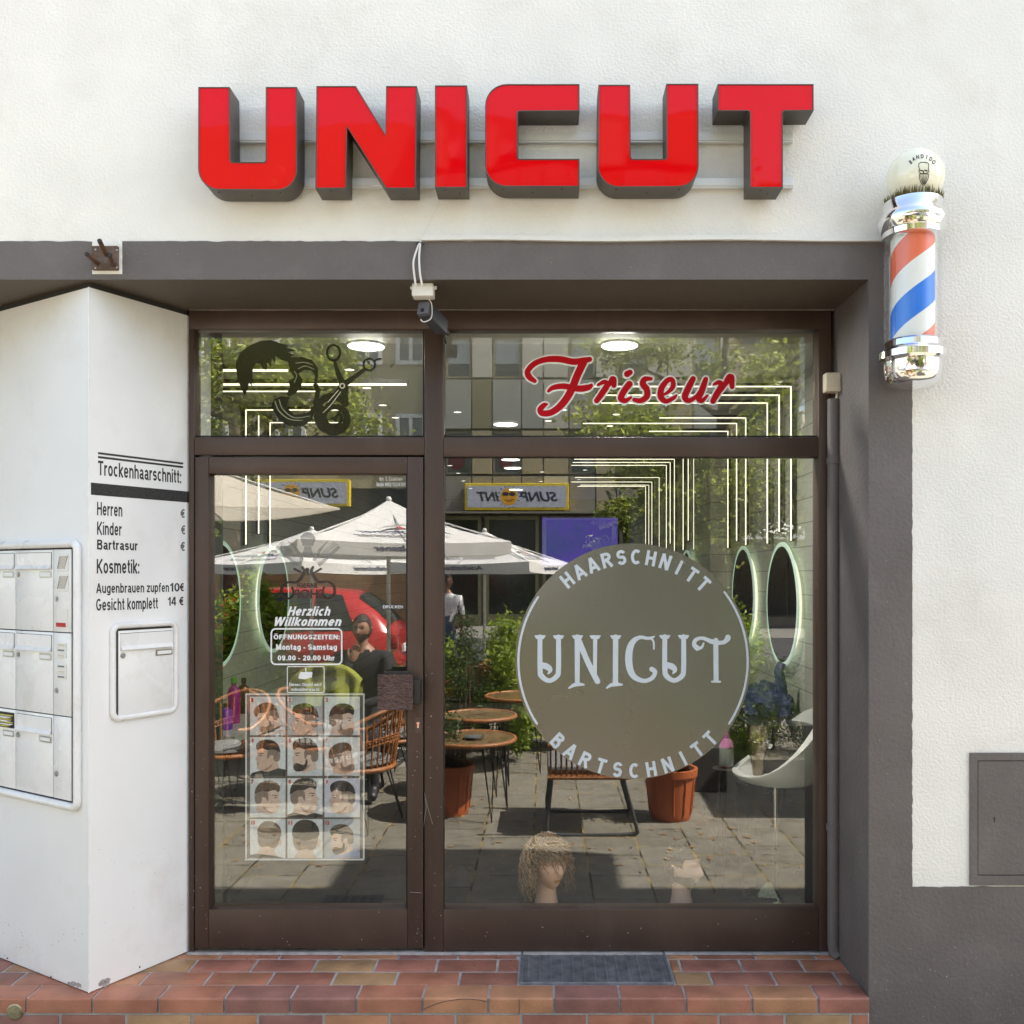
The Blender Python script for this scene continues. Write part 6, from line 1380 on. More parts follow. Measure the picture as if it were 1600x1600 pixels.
br.inputs['Color1'].default_value = (.24, .12, .055, 1); br.inputs['Color2'].default_value = (.32, .17, .08, 1); br.inputs['Mortar'].default_value = (.10, .06, .035, 1); L.new(br.outputs[0], bs.inputs['Base Color']); bs.inputs['Roughness'].default_value = .85
b = MB(); b.box((bx(120), YBk-8, GZ-.2), (xl-.01, YBk-.35, 2.2)); b.build('brick_base', m, chs)
b = MB(); b.box((bx(120), YBk-8, 2.201), (xl-.01, YBk-.36, 4.599)); b.build('shop_band', mat('dark_fascia', (.05, .05, .045), .5), chs)
M_wfr = mat('white_window_frame', (.72, .72, .70), .5)
for fl in (0, 1, 2):
    for px in (210, 330, 450, 571, 640):
        zc = bz_(672) + .5 + fl*(bz_(553)-bz_(672)); X0, X1 = bx(px-24), bx(px+24) 
        if fl == 0: zc = bz_(683)
        f_ = MB(); z0, z1 = zc-.8, zc+.85
        for q in ((X0, z0, X1, z0+.14), (X0, z1-.14, X1, z1), (X0, z0+.141, X0+.14, z1-.141), (X1-.14, z0+.141, X1, z1-.141), ((X0+X1)/2-.06, z0+.141, (X0+X1)/2+.06, z1-.141)): f_.box((q[0], YBk-.349, q[1]), (q[2], YBk-.26, q[3]))
        wf = f_.build('window', M_wfr, chs); b = MB(); b.box((X0+.141, YBk-.349, z0+.142), (X1-.141, YBk-.33, z1-.142)); b.build('pane', mat('grey_window', (.16, .16, .15), .15, spec=.8), wf)
fh = thing('taupe_shop_house', 'taupe shop house with a white awning across the road at the right', 'building', (bx(1230), YBk, GZ))
b = MB(); b.box((xr_+.01, YBk-8, GZ-.2), (bx(1700), YBk-.35, 14.5)); b.build('wall', mat('taupe_render', (.30, .25, .20), .9, var=.08), fh)
b = MB(); text_on(b, 'ONRE', lambda u, v: Vector((bx(1270) - u, YBk-.34, bz_(789) + v)), 0, 2.3, 0, .75, 0, .02); b.build('letters', mat('beige_letter', (.42, .34, .24), .6), fh)
b = MB(); A0_, A1_ = bx(1142), bx(1420); b.add([(A0_, YBk-.349, bz_(800)), (A1_, YBk-.349, bz_(800)), (A1_, YBk+1.9, bz_(838)), (A0_, YBk+1.9, bz_(838)), (A0_, YBk+1.9, bz_(846)), (A1_, YBk+1.9, bz_(846)), (A0_, YBk-.349, bz_(846)), (A1_, YBk-.349, bz_(846))], [(0, 1, 2, 3), (3, 2, 5, 4), (0, 3, 4, 6), (1, 7, 5, 2)]); b.build('awning', cloth('awning_white', (.80, .80, .78), .1), fh)
for x0_, x1_ in ((1146, 1232), (1236, 1322), (1326, 1412)):
    b = MB(); b.box((bx(x0_), YBk-.349, GZ+.35), (bx(x1_), YBk-.28, bz_(850))); b.build('shop_window', M_dkglass, fh)
for k in range(3):
    for px in (1190, 1262, 1340): b = MB(); zc = 7.2 + 3.2*k; b.box((bx(px)-.6, YBk-.349, zc-.8), (bx(px)+.6, YBk-.31, zc+.8)); b.build('window', M_dkglass, fh)

# ---------------------------------------------------------------- red car
car = thing('parked_car', 'red hatchback parked at the kerb, mirrored in the door glass', 'car', (-4.0, -9.3, GZ-.012))
M_carp = mat('red_car_paint', (.42, .012, .012), .25, var=.04, coat=.8); M_carg = mat('car_glass', (.012, .014, .014), .05, spec=.8); M_tyre = mat('tyre', (.015, .015, .015), .85); M_rim = M_steel
xr0 = -1.98; Lc = 4.1; yn, yf = -8.45, -10.15; G0 = GZ - .012
# stations along the car from rear (0) to front (1): (t, z_bottom, z_belt, z_roof, halfwidth, roof_halfwidth)
ST = [(0, .42, .80, .86, .70, .60), (.02, .30, .92, 1.00, .80, .62), (.07, .25, .95, 1.22, .84, .60), (.15, .22, .95, 1.44, .85, .58), (.28, .20, .94, 1.49, .85, .60), (.45, .20, .92, 1.48, .85, .60), (.58, .20, .91, 1.38, .85, .58), (.70, .20, .90, .98, .85, .62), (.82, .22, .85, .89, .84, .62), (.94, .26, .76, .80, .79, .60), (1.0, .36, .62, .66, .66, .52)]
def ring_(s):
    t_, zb, zm, zr, hw, rw = s; zm *= 1.06; zr *= 1.075; x = xr0 - t_*Lc; yc = (yn+yf)/2
    half = [(hw*.85, zb), (hw, zb+.10), (hw*1.0, (zb+zm)/2+.05), (hw*.97, zm), (hw*.95, zm+.02), (rw*1.03+(hw-rw)*.45, zm + (zr-zm)*.5), (rw*1.02, zr-.06*min(1, (zr-zm)*3)), (rw*.75, zr-.005), (0, zr+.015)]
    pts = [(x, yc + y, G0 + z) for y, z in half] + [(x, yc - y, G0 + z) for y, z in half[-2::-1]]
    return pts
rings = [ring_(s) for s in ST]; n = len(rings[0]); vs = [p for r_ in rings for p in r_]
fs = [(i*n+j, i*n+j+1, (i+1)*n+j+1, (i+1)*n+j) for i in range(len(ST)-1) for j in range(n-1)] + [(i*n+n-1, i*n, (i+1)*n, (i+1)*n+n-1) for i in range(len(ST)-1)] + [tuple(range(n))[::-1], tuple(range((len(ST)-1)*n, len(ST)*n))]
b = MB(); b.add(vs, fs); b.build('body', M_carp, car, 50)
def lerp_ring(t_, j):
    for i in range(len(ST)-1):
        if ST[i][0] <= t_ <= ST[i+1][0]: k = (t_-ST[i][0])/(ST[i+1][0]-ST[i][0]); return Vector(rings[i][j]).lerp(Vector(rings[i+1][j]), k)
yc = (yn+yf)/2
def sidewin(t0, t1, t0u, t1u, s):
    J = (4, 5, 6) if True else None
    g = MB(); q = []
    for t_, tu in ((t0, t0u), (t1, t1u)): 
        for k, (j, f_) in enumerate(((4, 0), (5, .5), (6, .92))):
            tt_ = t_ + (tu-t_)*f_; p = lerp_ring(tt_, j if s > 0 else n-j); p = p + Vector((0, s*.012, .008 if k == 0 else 0)); q.append(p)
    g.add(q, [(0, 3, 4, 1), (1, 4, 5, 2)]); g.build('side_window', M_carg, car)
for s in (1, -1): sidewin(.13, .27, .19, .27, s); sidewin(.285, .455, .285, .455, s); sidewin(.47, .68, .47, .60, s)
def endwin(ts, dx, name):
    g = MB(); q = [lerp_ring(t_, k) + Vector((dx, 0, .014)) for t_ in ts for k in (6, 7, 8, 9, 10)]
    q = [Vector((p.x, yc + (p.y-yc)*.94, p.z)) for p in q]; g.add(q, [(r_*5+k, r_*5+k+1, r_*5+6+k, r_*5+5+k) for r_ in range(len(ts)-1) for k in range(4)]); g.build(name, M_carg, car, 60)
endwin((.028, .05, .07, .10, .135), .012, 'rear_window'); endwin((.60, .63, .66, .69), -.012, 'windscreen')
for s in (1, -1):
    b = MB(); b.box((xr0-.10, yc + s*.60, G0+.78), (xr0+.012, yc + s*.80, G0+.98), 0, .03); b.build('tail_light', mat('tail_light_red', (.35, .02, .02), .2, coat=.6), car, 40)
    b = MB(); b.box((xr0 - Lc + .03, yc + s*.42, G0+.56), (xr0 - Lc + .16, yc + s*.66, G0+.70), 0, .03); b.build('headlight', M_clear if False else mat('headlight_lens', (.6, .6, .6), .1), car, 40)
    for t_ in (.17, .80):
        wx = xr0 - Lc*t_; b = MB(); b.lathe([(.20, -.1), (.29, -.1), (.31, -.06), (.31, .06), (.29, .1), (.20, .1)], (wx, yc + s*.76, G0+.31), 32, axis='y'); wh = b.build('wheel', M_tyre, car, 40); b = MB(); b.lathe([(.001, -s*-.085), (.05, s*.09), (.19, s*.085), (.205, s*.1), (.205, -s*.05)], (wx, yc + s*.76, G0+.31), 24, axis='y'); b.build('rim', M_rim, wh, 40)
b = MB(); b.box((xr0-.02, yc-.26, G0+.70), (xr0+.03, yc+.26, G0+.81)); b.build('number_plate', M_wink, car)
b = MB(); b.box((xr0-.06, yc-.78, G0+.42), (xr0+.045, yc+.78, G0+.60), 0, .03); b.build('bumper', M_carp, car, 40)

# ---------------------------------------------------------------- people
def figure(name, label, J, E, mats, face_dir, root, hair=1, skin=0):
    """J: joint -> (pos, radius); E: [(a, b, material)] from the pelvis outward; one continuous skinned body"""
    o = thing(name, label, 'person', root); names = list(J); me = bpy.data.meshes.new('body_skeleton')
    me.from_pydata([Vector(J[k][0]) - Vector(root) for k in names], [(names.index(a), names.index(c)) for a, c, _ in E], []); so = bpy.data.objects.new('body_skeleton', me); COL.objects.link(so)
    md = so.modifiers.new('skin', 'SKIN'); md.use_smooth_shade = True
    for i, k in enumerate(names):
        r_ = J[k][1]; r_ = r_ if isinstance(r_, tuple) else (r_, r_); me.skin_vertices[0].data[i].radius = r_; me.skin_vertices[0].data[i].use_root = (i == 0)
    sb_ = so.modifiers.new('subdivision', 'SUBSURF'); sb_.levels = 2; sb_.render_levels = 2
    dg = bpy.context.evaluated_depsgraph_get(); ev = so.evaluated_get(dg); m2 = bpy.data.meshes.new_from_object(ev); bpy.data.objects.remove(so)
    bo = bpy.data.objects.new('body', m2); COL.objects.link(bo); bo.parent = o; m2.materials.clear()
    for mm in mats: m2.materials.append(mm)
    seg = [(Vector(J[a][0]) - Vector(root), Vector(J[c][0]) - Vector(root), mi) for a, c, mi in E]
    for p in m2.polygons:
        c = p.center; best = (9, 0)
        for a, d, mi in seg:
            ab = d-a; t_ = max(0, min(1, (c-a).dot(ab)/max(1e-9, ab.dot(ab)))); dist = (c - a - ab*t_).length
            if dist < best[0]: best = (dist, mi)
        p.material_index = best[1]; p.use_smooth = True
    return o, bo
M_pskin = mat('person_skin', (.34, .18, .12), .5); M_tee = mat('white_cotton', (.75, .75, .75), .9); M_jeans = mat('blue_denim', (.06, .10, .16), .9); M_shoe = M_blk; M_bshirt = mat('black_shirt', (.014, .014, .016), .9); M_phair = mat('dark_brown_hair', (.025, .014, .010), .7)
def add_head(o, c, rad, fdir, hair_m, skin_m, beard=False, name='head'):
    yaw = math.atan2(fdir[0], -fdir[1]); b = MB(); h = rad*3.0
    place = head_mesh(b, (c[0], c[1], c[2] - .195*(h/.30)), h, yaw, 0, 2, 1 if beard else None); b.build(name, [skin_m, hair_m, mat('lip_rose', (.35, .14, .11), .5)], o, 60)
    b = MB()
    for s in (-1, 1): b.ball(place(s*.029, -.079, .206), .0095*h/.3, 0, 10); b.tube([place(s*.045, -.084, .221), place(s*.014, -.094, .223)], .0035, 5, 1)
    b.build('eyes', [mat('eye_dark', (.03, .025, .02), .2), hair_m], o)
    b = MB(); rg = random.Random(3); nu, nv = 12, 24; vs = []
    for i in range(nu+1):
        th = math.pi*.60*i/nu
        for j in range(nv):
            a = 2*math.pi*j/nv; fx, fy = math.sin(a), -math.cos(a); lim = th if fy > -.3 else min(th, math.pi*.33)
            q = 1.08 + .05*noise.noise((fx*4, fy*4, th*4)); vs.append(place(fx*math.sin(lim)*.074*q, fy*math.sin(lim)*.094*q + .004, .195 + math.cos(lim)*.118*q))
    b.add(vs, [(i*nv+j, i*nv+(j+1) % nv, (i+1)*nv+(j+1) % nv, (i+1)*nv+j) for i in range(nu) for j in range(nv)]); b.build('hair', hair_m, o, 60)
def hand(o, wrist, dirv, up, s, skin_m):
    b = MB(); D = Vector(dirv).normalized(); U = Vector(up).normalized(); X = D.cross(U).normalized(); w_ = Vector(wrist)
    b.tube([w_, w_ + D*.03, w_ + D*.085], [.024, .036, .034], 10)
    for k, l in enumerate((.070, .08, .075, .058)):
        x = (k-1.5)*.019; p = w_ + D*.08 + X*x; b.tube([p, p + D*l*.5, p + D*l*.8 - U*l*.25, p + D*l*.85 - U*l*.5], [.0095, .009, .0082, .006], 7)
    p = w_ + D*.025 + X*(-.03*s); b.tube([p, p + D*.03 - X*.022*s, p + D*.065 - X*.028*s], [.012, .0105, .0075], 7); b.build('hand', skin_m, o, 60)
r0 = mir(699, 900, 11); zz0 = GZ - .012 if r0.y < -7.35 else GZ
def rel(x, y, z): return (r0.x + x, r0.y + y, zz0 + z)
J = {'hip': (rel(0, 0, .93), (.15, .11)), 'waist': (rel(0, 0, 1.08), (.145, .105)), 'chest': (rel(0, .01, 1.32), (.17, .12)), 'neck0': (rel(0, 0, 1.47), (.07, .07)), 'neck': (rel(0, .01, 1.56), (.055, .055)),
     'kl': (rel(-.10, .03, .50), .068), 'al': (rel(-.11, 0, .10), .045), 'fl': (rel(-.12, .14, .04), .04), 'kr': (rel(.10, .02, .50), .068), 'ar': (rel(.12, -.02, .10), .045), 'fr': (rel(.13, .12, .04), .04),
     'sl': (rel(-.19, 0, 1.40), .065), 'el': (rel(-.25, .02, 1.13), .045), 'wl': (rel(-.25, .10, .90), .030), 'sr': (rel(.19, 0, 1.40), .065), 'er': (rel(.25, .02, 1.13), .045), 'wr': (rel(.24, .10, .90), .030)}
E = [('hip', 'waist', 1), ('waist', 'chest', 0), ('chest', 'neck0', 0), ('neck0', 'neck', 3), ('hip', 'kl', 1), ('kl', 'al', 1), ('al', 'fl', 2), ('hip', 'kr', 1), ('kr', 'ar', 1), ('ar', 'fr', 2), ('chest', 'sl', 0), ('sl', 'el', 0), ('el', 'wl', 3), ('chest', 'sr', 0), ('sr', 'er', 0), ('er', 'wr', 3)]
man, _ = figure('person', 'standing person in a white T-shirt and blue jeans beyond the shrubs', J, E, [M_tee, M_jeans, M_shoe, M_pskin], (1, .2), rel(0, 0, 0))
add_head(man, rel(.0, .02, 1.67), .095, (.9, .4), M_phair, M_pskin)
hand(man, rel(-.25, .10, .90), (0, .15, -1), (1, 0, 0), 1, M_pskin); hand(man, rel(.24, .10, .90), (0, .15, -1), (-1, 0, 0), -1, M_pskin)
# seated guest behind the table
c0 = mir(566, 985, 3.55); hx, hy, hz = c0.x, c0.y, c0.z
def rl2(x, y, z): return (hx + x, hy - .02 + y, z)
zb0 = GZ
J = {'hip': (rl2(0, -.10, .34), (.16, .13)), 'waist': (rl2(0, -.08, .54), (.15, .11)), 'chest': (rl2(0, -.03, .84), (.19, .12)), 'neck0': (rl2(0, -.01, 1.0), (.075, .07)), 'neck': (rl2(0, .0, 1.07), (.055, .055)),
     'kl': (rl2(-.14, .34, .36), .075), 'al': (rl2(-.14, .36, -.06), .048), 'fl': (rl2(-.14, .48, -.12), .04), 'kr': (rl2(.14, .34, .36), .075), 'ar': (rl2(.14, .30, -.06), .048), 'fr': (rl2(.15, .43, -.12), .04),
     'sl': (rl2(-.21, -.01, .94), .075), 'el': (rl2(-.21, .24, .68), .05), 'wl': (rl2(-.05, .20, .92), .033), 'sr': (rl2(.21, -.01, .94), .075), 'er': (rl2(.25, .22, .63), .05), 'wr': (rl2(.05, .36, .60), .033)}
E = [('hip', 'waist', 0), ('waist', 'chest', 0), ('chest', 'neck0', 0), ('neck0', 'neck', 3), ('hip', 'kl', 1), ('kl', 'al', 1), ('al', 'fl', 2), ('hip', 'kr', 1), ('kr', 'ar', 1), ('ar', 'fr', 2), ('chest', 'sl', 0), ('sl', 'el', 0), ('el', 'wl', 0), ('chest', 'sr', 0), ('sr', 'er', 0), ('er', 'wr', 0)]
gst, _ = figure('person', 'seated person in black with a hand held to the chin at the cafe table', J, E, [M_bshirt, mat('dark_trousers', (.03, .03, .035), .9), M_shoe, M_pskin], (0, 1), rl2(0, 0, GZ))
add_head(gst, (hx, hy+.01, 1.165), .098, (-.15, 1), M_phair, M_pskin, True)
hand(gst, rl2(-.05, .20, .92), (.35, -.3, 1), (0, -1, .2), 1, M_pskin); hand(gst, rl2(.05, .36, .60), (-1, .2, 0), (0, 0, 1), -1, M_pskin)
o = thing('garden_stool', 'dark stool under the seated guest', 'stool', (hx, hy-.12, GZ)); b = MB(); b.lathe([(.001, .40), (.19, .40), (.2, .385), (.2, .35), (.001, .35)][::-1], (hx, hy-.12, GZ-.06), 24); b.build('seat', M_blk, o, 40)
for k in range(4): a = R(45+90*k); b = MB(); b.tube([(hx + .12*math.cos(a), hy-.12 + .12*math.sin(a), GZ+.29), (hx + .18*math.cos(a), hy-.12 + .18*math.sin(a), GZ+.004)], .012, 8); b.build('leg', M_leg, o)
# green jacket hung over a chair back
jc = mir(510, 1062, 2.9); o = thing('green_jacket', 'lime green jacket with dark lettering draped over a chair back behind the haircut poster', 'jacket', jc)
b = MB(); vs = []; nu, nv = 40, 36                     # cloth hung over a rounded chair back: front and rear flap over the ridge
for i in range(nu+1):
    t_ = i/nu*2 - 1
    for j in range(nv+1):
        s_ = j/nv*2 - 1; e_ = 1 - .32*abs(s_)**3; drop = abs(t_); z = .125*(1 - abs(s_)**2.6) - .34*max(0, drop-.16)*e_ - (.02*(1-math.cos(min(1, drop/.16)*1.57)))
        y = (.045*math.sin(max(-1, min(1, t_/.16))*1.57) + .05*t_) + (noise.noise((s_*3.5, t_*2, 1.3))*.045 + noise.noise((s_*9, t_*1.5, 7))*.018)*min(1, drop*2.2)
        vs.append(jc + Vector((s_*.265*(1 + .12*drop*math.sin(s_*3+1)), y, z)))
b.add(vs, [(i*(nv+1)+j, i*(nv+1)+j+1, (i+1)*(nv+1)+j+1, (i+1)*(nv+1)+j) for i in range(nu) for j in range(nv)]); b.build('cloth', mat('lime_cloth', (.24, .26, .03), .9, var=.15, scale=10), o, 80)
b = MB(); f = lambda u, v: Vector((jc.x + .0 - u, jc.y + .118, jc.z + .005 + v)); text_on(b, 'PERFOR', f, -.10, .09, .045, .03, 0, .03); text_on(b, 'MANCE', f, -.10, .09, -.005, .035, 0, .03); b.build('lettering', M_ink, o)
# ================================================================ stickers on the inside of the glass
def gi(off):
    pl_ = XZ(0)
    return lambda x, y: pl_.px(x, y, -off)
IN = .0085
M_gloss_ink = mat('gloss_black_vinyl', (.012, .012, .010), .12, var=.1, spec=.5)
hs = thing('hair_and_scissors_sticker', 'black sticker of flowing hair and open scissors on the fanlight above the door', 'sticker', at(480, 605, 0))
Z1 = lambda x, y: (300 + x/4, 480 + y/4)
Z3 = lambda x, y, w: (300 + x/4, 480 + y/4, w/4)
def ipoly(mb, pts, off, m=0): mb.poly([gi(off)(*Z1(x, y)) for x, y in pts][::-1], m)
b = MB()
ipoly(b, [(330,555),(285,455),(272,350),(300,285),(360,238),(430,210),(490,205),(550,225),(612,240),(585,252),(652,268),(600,282),(645,300),(612,312),(690,312),(750,330),(785,375),(788,430),(775,468),(765,462),(768,425),(745,395),(700,392),(665,415),(690,450),(682,498),(645,540),(610,560),(590,545),(612,500),(605,460),(640,440),(610,392),(600,340),(560,330),(522,305),(517,352),(500,318),(490,375),(470,345),(466,392),(440,385),(430,355),(402,350),(381,380),(378,430),(386,482),(372,465),(376,498),(358,470),(346,512)], -.0004)
ipoly(b, [(612,560),(560,556),(515,575),(498,610),(510,650),(540,700),(590,735),(650,748),(705,738),(745,705),(775,640),(790,600),(800,520),(790,485),(772,470),(755,485),(772,520),(765,560),(757,620),(730,655),(690,665),(640,672),(605,640),(595,600)], -.00055)
b.build('hair', M_gloss_ink, hs)
b = MB()
for s in ([Z3(650,350,6), Z3(700,345,7), Z3(755,360,5)], [Z3(665,385,6), Z3(710,368,7), Z3(765,390,5)], [Z3(520,590,7), Z3(545,650,8), Z3(610,700,7), Z3(690,708,5)], [Z3(545,580,6), Z3(570,640,7), Z3(640,690,6), Z3(740,680,4)], [Z3(640,470,6), Z3(655,430,6), Z3(640,400,4)]):
    stroke(b, s, gi(-.0006 - .0006))
b.build('hair_gap', mat('pale_strand_gap', (.22, .24, .15), .6), hs)
b = MB()
sp = [Z3(890 + (40 + 60*t_)*math.cos(a), 690 + (40 + 55*t_)*math.sin(a), 18 + 46*t_**1.5) for t_, a in [(i/40, R(-20 + 620*i/40 - 620 + 230)) for i in range(41)]]
stroke(b, sp, gi(-.0007), seg=1); stroke(b, [Z3(790,690,10), Z3(800,745,16), Z3(840,778,16)], gi(-.00075)); stroke(b, [Z3(780,620,30), Z3(830,570,44), Z3(900,560,44), Z3(960,600,44)], gi(-.0008)); stroke(b, [Z3(930, 640, 10), Z3(900, 690, 22), Z3(870, 695, 12)], gi(-.00085)); stroke(b, [Z3(965, 500, 24), Z3(966, 560, 10)], gi(-.0009))
b.build('curl', M_gloss_ink, hs)
b = MB(); E_ = lambda cx_, cy_, rx, ry, w_: stroke(b, [Z3(cx_ + rx*math.cos(R(a)), cy_ + ry*math.sin(R(a)), w_) for a in range(0, 360, 10)], gi(-.0006 - .0008), closed=True)
E_(885, 285, 40, 48, 15); E_(1108, 358, 36, 36, 12)
for k, s in enumerate(([Z3(1140,345,12), Z3(1152,328,12), Z3(1182,322,10)], [Z3(893,340,18), Z3(912,410,30), Z3(940,475,42)], [Z3(1080,388,22), Z3(1010,440,30), Z3(940,490,46)], [Z3(935,500,44), Z3(870,590,34), Z3(800,668,8)], [Z3(945,500,30), Z3(950,540,40), Z3(965,570,20)])): stroke(b, s, gi(-.0006 - .0010 - k*.0001))
b.build('scissors', M_gloss_ink, hs)
b = MB(); stroke(b, [Z3(940 + 14*math.cos(R(a)), 492 + 14*math.sin(R(a)), 8) for a in range(0, 360, 20)], gi(-.0006 - .0018), closed=True); stroke(b, [Z3(930,530,5), Z3(870,610,5), Z3(820,660,4)], gi(-.0006 - .0019)); stroke(b, [Z3(915,520,5), Z3(850,595,5)], gi(-.0006 - .0020)); b.build('pivot', M_beigeplastic, hs)
# barber shop sticker, readable from inside
bs_ = thing('barber_shop_sticker', 'black and grey barber shop sticker with combs and scissor handles, reversed on the door glass', 'sticker', at(482, 890, 0))
Q3 = lambda x, y, w: (300 + x/4, 830 + y/4, w/4)
b = MB()
for k, s in enumerate(([Q3(690,225,16), Q3(700,260,20), Q3(660,315,18), Q3(600,320,14), Q3(562,350,16), Q3(565,400,16), Q3(605,420,14), Q3(635,390,12), Q3(625,350,10)], [Q3(755,225,16), Q3(748,260,20), Q3(790,315,18), Q3(850,315,14), Q3(888,350,16), Q3(885,400,16), Q3(845,420,14), Q3(815,390,12), Q3(825,350,10)], [Q3(720,240,26), Q3(725,270,10)], [Q3(640,235,14), Q3(690,262,12)], [Q3(805,235,14), Q3(760,262,12)])): stroke(b, s, gi(-.0004 - k*.00012))
b.build('scissor_handles', M_gloss_ink, bs_)
def itext(mb, body, x0, x1, ytop, ybase, off, bold=.02, rev=True):
    pl_ = XZ(0); u0 = pl_.uz(x1 if rev else x0, ybase)[0]; u1 = pl_.uz(x0 if rev else x1, ybase)[0]; zb = pl_.uz(x0, ybase)[1]; zt = pl_.uz(x0, ytop)[1]
    text_on(mb, body, lambda u, v: pl_.p(u, v, -off), u0, u1, zb, zt-zb, 0, bold)
b = MB(); itext(b, 'BARBER', 463, 495, 911, 918.5, -.0012); itext(b, 'SHOP', 459, 506, 921, 935, -.0012, .03); b.build('letters', mat('dark_maroon', (.05, .012, .015), .5), bs_)
M_film, t, bs = nodes('translucent_grey_film'); bs.inputs['Base Color'].default_value = (.25, .25, .25, 1); bs.inputs['Roughness'].default_value = .4; bs.inputs['Alpha'].default_value = .42
b = MB()
for sgn in (-1, 1):
    X_ = lambda x: 725 + sgn*(x-725)
    stroke(b, [Q3(X_(920), 95, 20), Q3(X_(790), 215, 22)], gi(-.0005), caps=False)
    for q in range(17): t_ = q/16; x, y = 905 - 115*t_, 85 + 115*t_; stroke(b, [Q3(X_(x), y, 5), Q3(X_(x-22), y-24, 4)], gi(-.0007), caps=False)
    b.poly([gi(-.0009)(300 + X_(x)/4, 830 + y/4) for x, y in ((855, 55), (800, 130), (770, 190), (752, 180), (790, 110))])
b.poly([gi(-.0011)(300 + x/4, 830 + y/4) for x, y in ((705, 165), (745, 165), (758, 140), (748, 118), (745, 95), (700, 95), (697, 118), (688, 140))]); b.poly([gi(-.0013)(300 + x/4, 830 + y/4) for x, y in ((690, 92), (758, 92), (772, 40), (750, 12), (725, 5), (697, 12), (676, 40))])
b.build('tools', M_film, bs_)
# haircut poster
hp = thing('haircut_poster', 'white framed poster of twelve numbered haircut photos low on the door glass', 'poster', at(475, 1215, .012))
PO = .012
pf = lambda off: (lambda x, y: XZ(0).px(x, y, -off))
b = MB(); g = pf(PO)
for (x0, y0, x1, y1) in ((382, 1084, 569, 1086.5), (381, 1343, 568, 1345.5), (382, 1086.5, 384.3, 1343), (566.3, 1086.5, 568.8, 1343)): b.prism([g(x0, y0), g(x1, y0), g(x1, y1), g(x0, y1)], (0, -.0008, 0))
b.build('border', M_wink, hp)
b = MB(); b.prism([g(384.4, 1086.6), g(566.2, 1086.6), g(566.2, 1342.9), g(384.4, 1342.9)], (0, .001, 0)); b.build('backing', mat('brown_grey_print', (.13, .11, .095), .55), hp)
SKT = [(.80, .58, .48), (.72, .49, .39), (.82, .60, .50)]
def pm(n_, c): return mat('print_' + n_, c, .5, var=.10, scale=60)
PMAT = [pm('bg_grey', (.72, .73, .75)), pm('bg_pale', (.84, .85, .87)), pm('bg_slate', (.48, .51, .56)), pm('skin_a', SKT[0]), pm('skin_b', SKT[1]), mat('print_hair_dark', (.04, .03, .025), .5, var=.8, scale=60, stretch=(1, 1, 5)), mat('print_hair_brown', (.13, .078, .05), .5, var=.7, scale=60, stretch=(1, 1, 5)), pm('stubble', (.28, .19, .15)), pm('shirt_white', (.68, .70, .74)), pm('shirt_black', (.03, .03, .033)), pm('shirt_blue', (.40, .44, .62)), pm('skin_shade', (.44, .27, .21)), pm('fade', (.30, .22, .18)), pm('bg_lilac', (.70, .68, .80))]
NUMRED = mat('number_red', (.55, .02, .02), .5)
PROFILE = dict(
 neck=[(.30, .62), (.78, .60), (.82, .86), (.95, 1.0), (.18, 1.0), (.33, .84)],
 face=[(.22, .30), (.20, .40), (.215, .46), (.145, .565), (.17, .59), (.19, .60), (.175, .645), (.19, .665), (.18, .70), (.205, .73), (.20, .80), (.25, .845), (.33, .85), (.50, .79), (.58, .70), (.80, .66), (.84, .45), (.78, .25), (.60, .15), (.40, .15), (.28, .22)],
 hair=[(.21, .36), (.17, .28), (.18, .17), (.28, .09), (.48, .05), (.68, .09), (.82, .22), (.865, .40), (.84, .40), (.72, .33), (.60, .32), (.50, .34), (.42, .31), (.30, .285)],
 fade=[(.50, .34), (.60, .32), (.72, .33), (.84, .40), (.86, .48), (.83, .62), (.72, .64), (.66, .58), (.63, .46), (.55, .47), (.52, .58), (.485, .55), (.48, .42)],
 beard=[(.52, .56), (.50, .70), (.40, .70), (.33, .665), (.24, .66), (.195, .70), (.195, .80), (.25, .86), (.34, .875), (.50, .82), (.57, .72), (.57, .58)],
 ear=[(.57, .50), (.60, .46), (.655, .47), (.665, .53), (.64, .59), (.61, .63), (.585, .60)],
 brow=[(.24, .425), (.34, .405), (.40, .43), (.33, .425), (.25, .445)], eye=[(.25, .475), (.30, .462), (.345, .478), (.30, .49)], lip=[(.185, .69), (.24, .69), (.28, .70), (.23, .712), (.19, .708)],
 shade=[(.45, .60), (.40, .74), (.30, .86), (.50, .86), (.64, .74), (.62, .62)])
BACK = dict(neck=[(.34, .62), (.68, .62), (.72, .84), (.95, .95), (1.0, 1.0), (0, 1.0), (.06, .95), (.29, .84)], face=[(.22, .30), (.20, .50), (.26, .68), (.38, .78), (.62, .78), (.76, .68), (.82, .50), (.80, .30), (.65, .12), (.36, .12)], hair=[(.19, .42), (.20, .22), (.32, .08), (.52, .04), (.72, .09), (.84, .24), (.84, .42), (.70, .47), (.50, .50), (.32, .47)], fade=[(.20, .42), (.32, .47), (.50, .50), (.70, .47), (.83, .42), (.80, .60), (.66, .72), (.50, .66), (.34, .72), (.24, .62)], ear=[(.80, .48), (.86, .46), (.88, .55), (.84, .64), (.80, .62)])
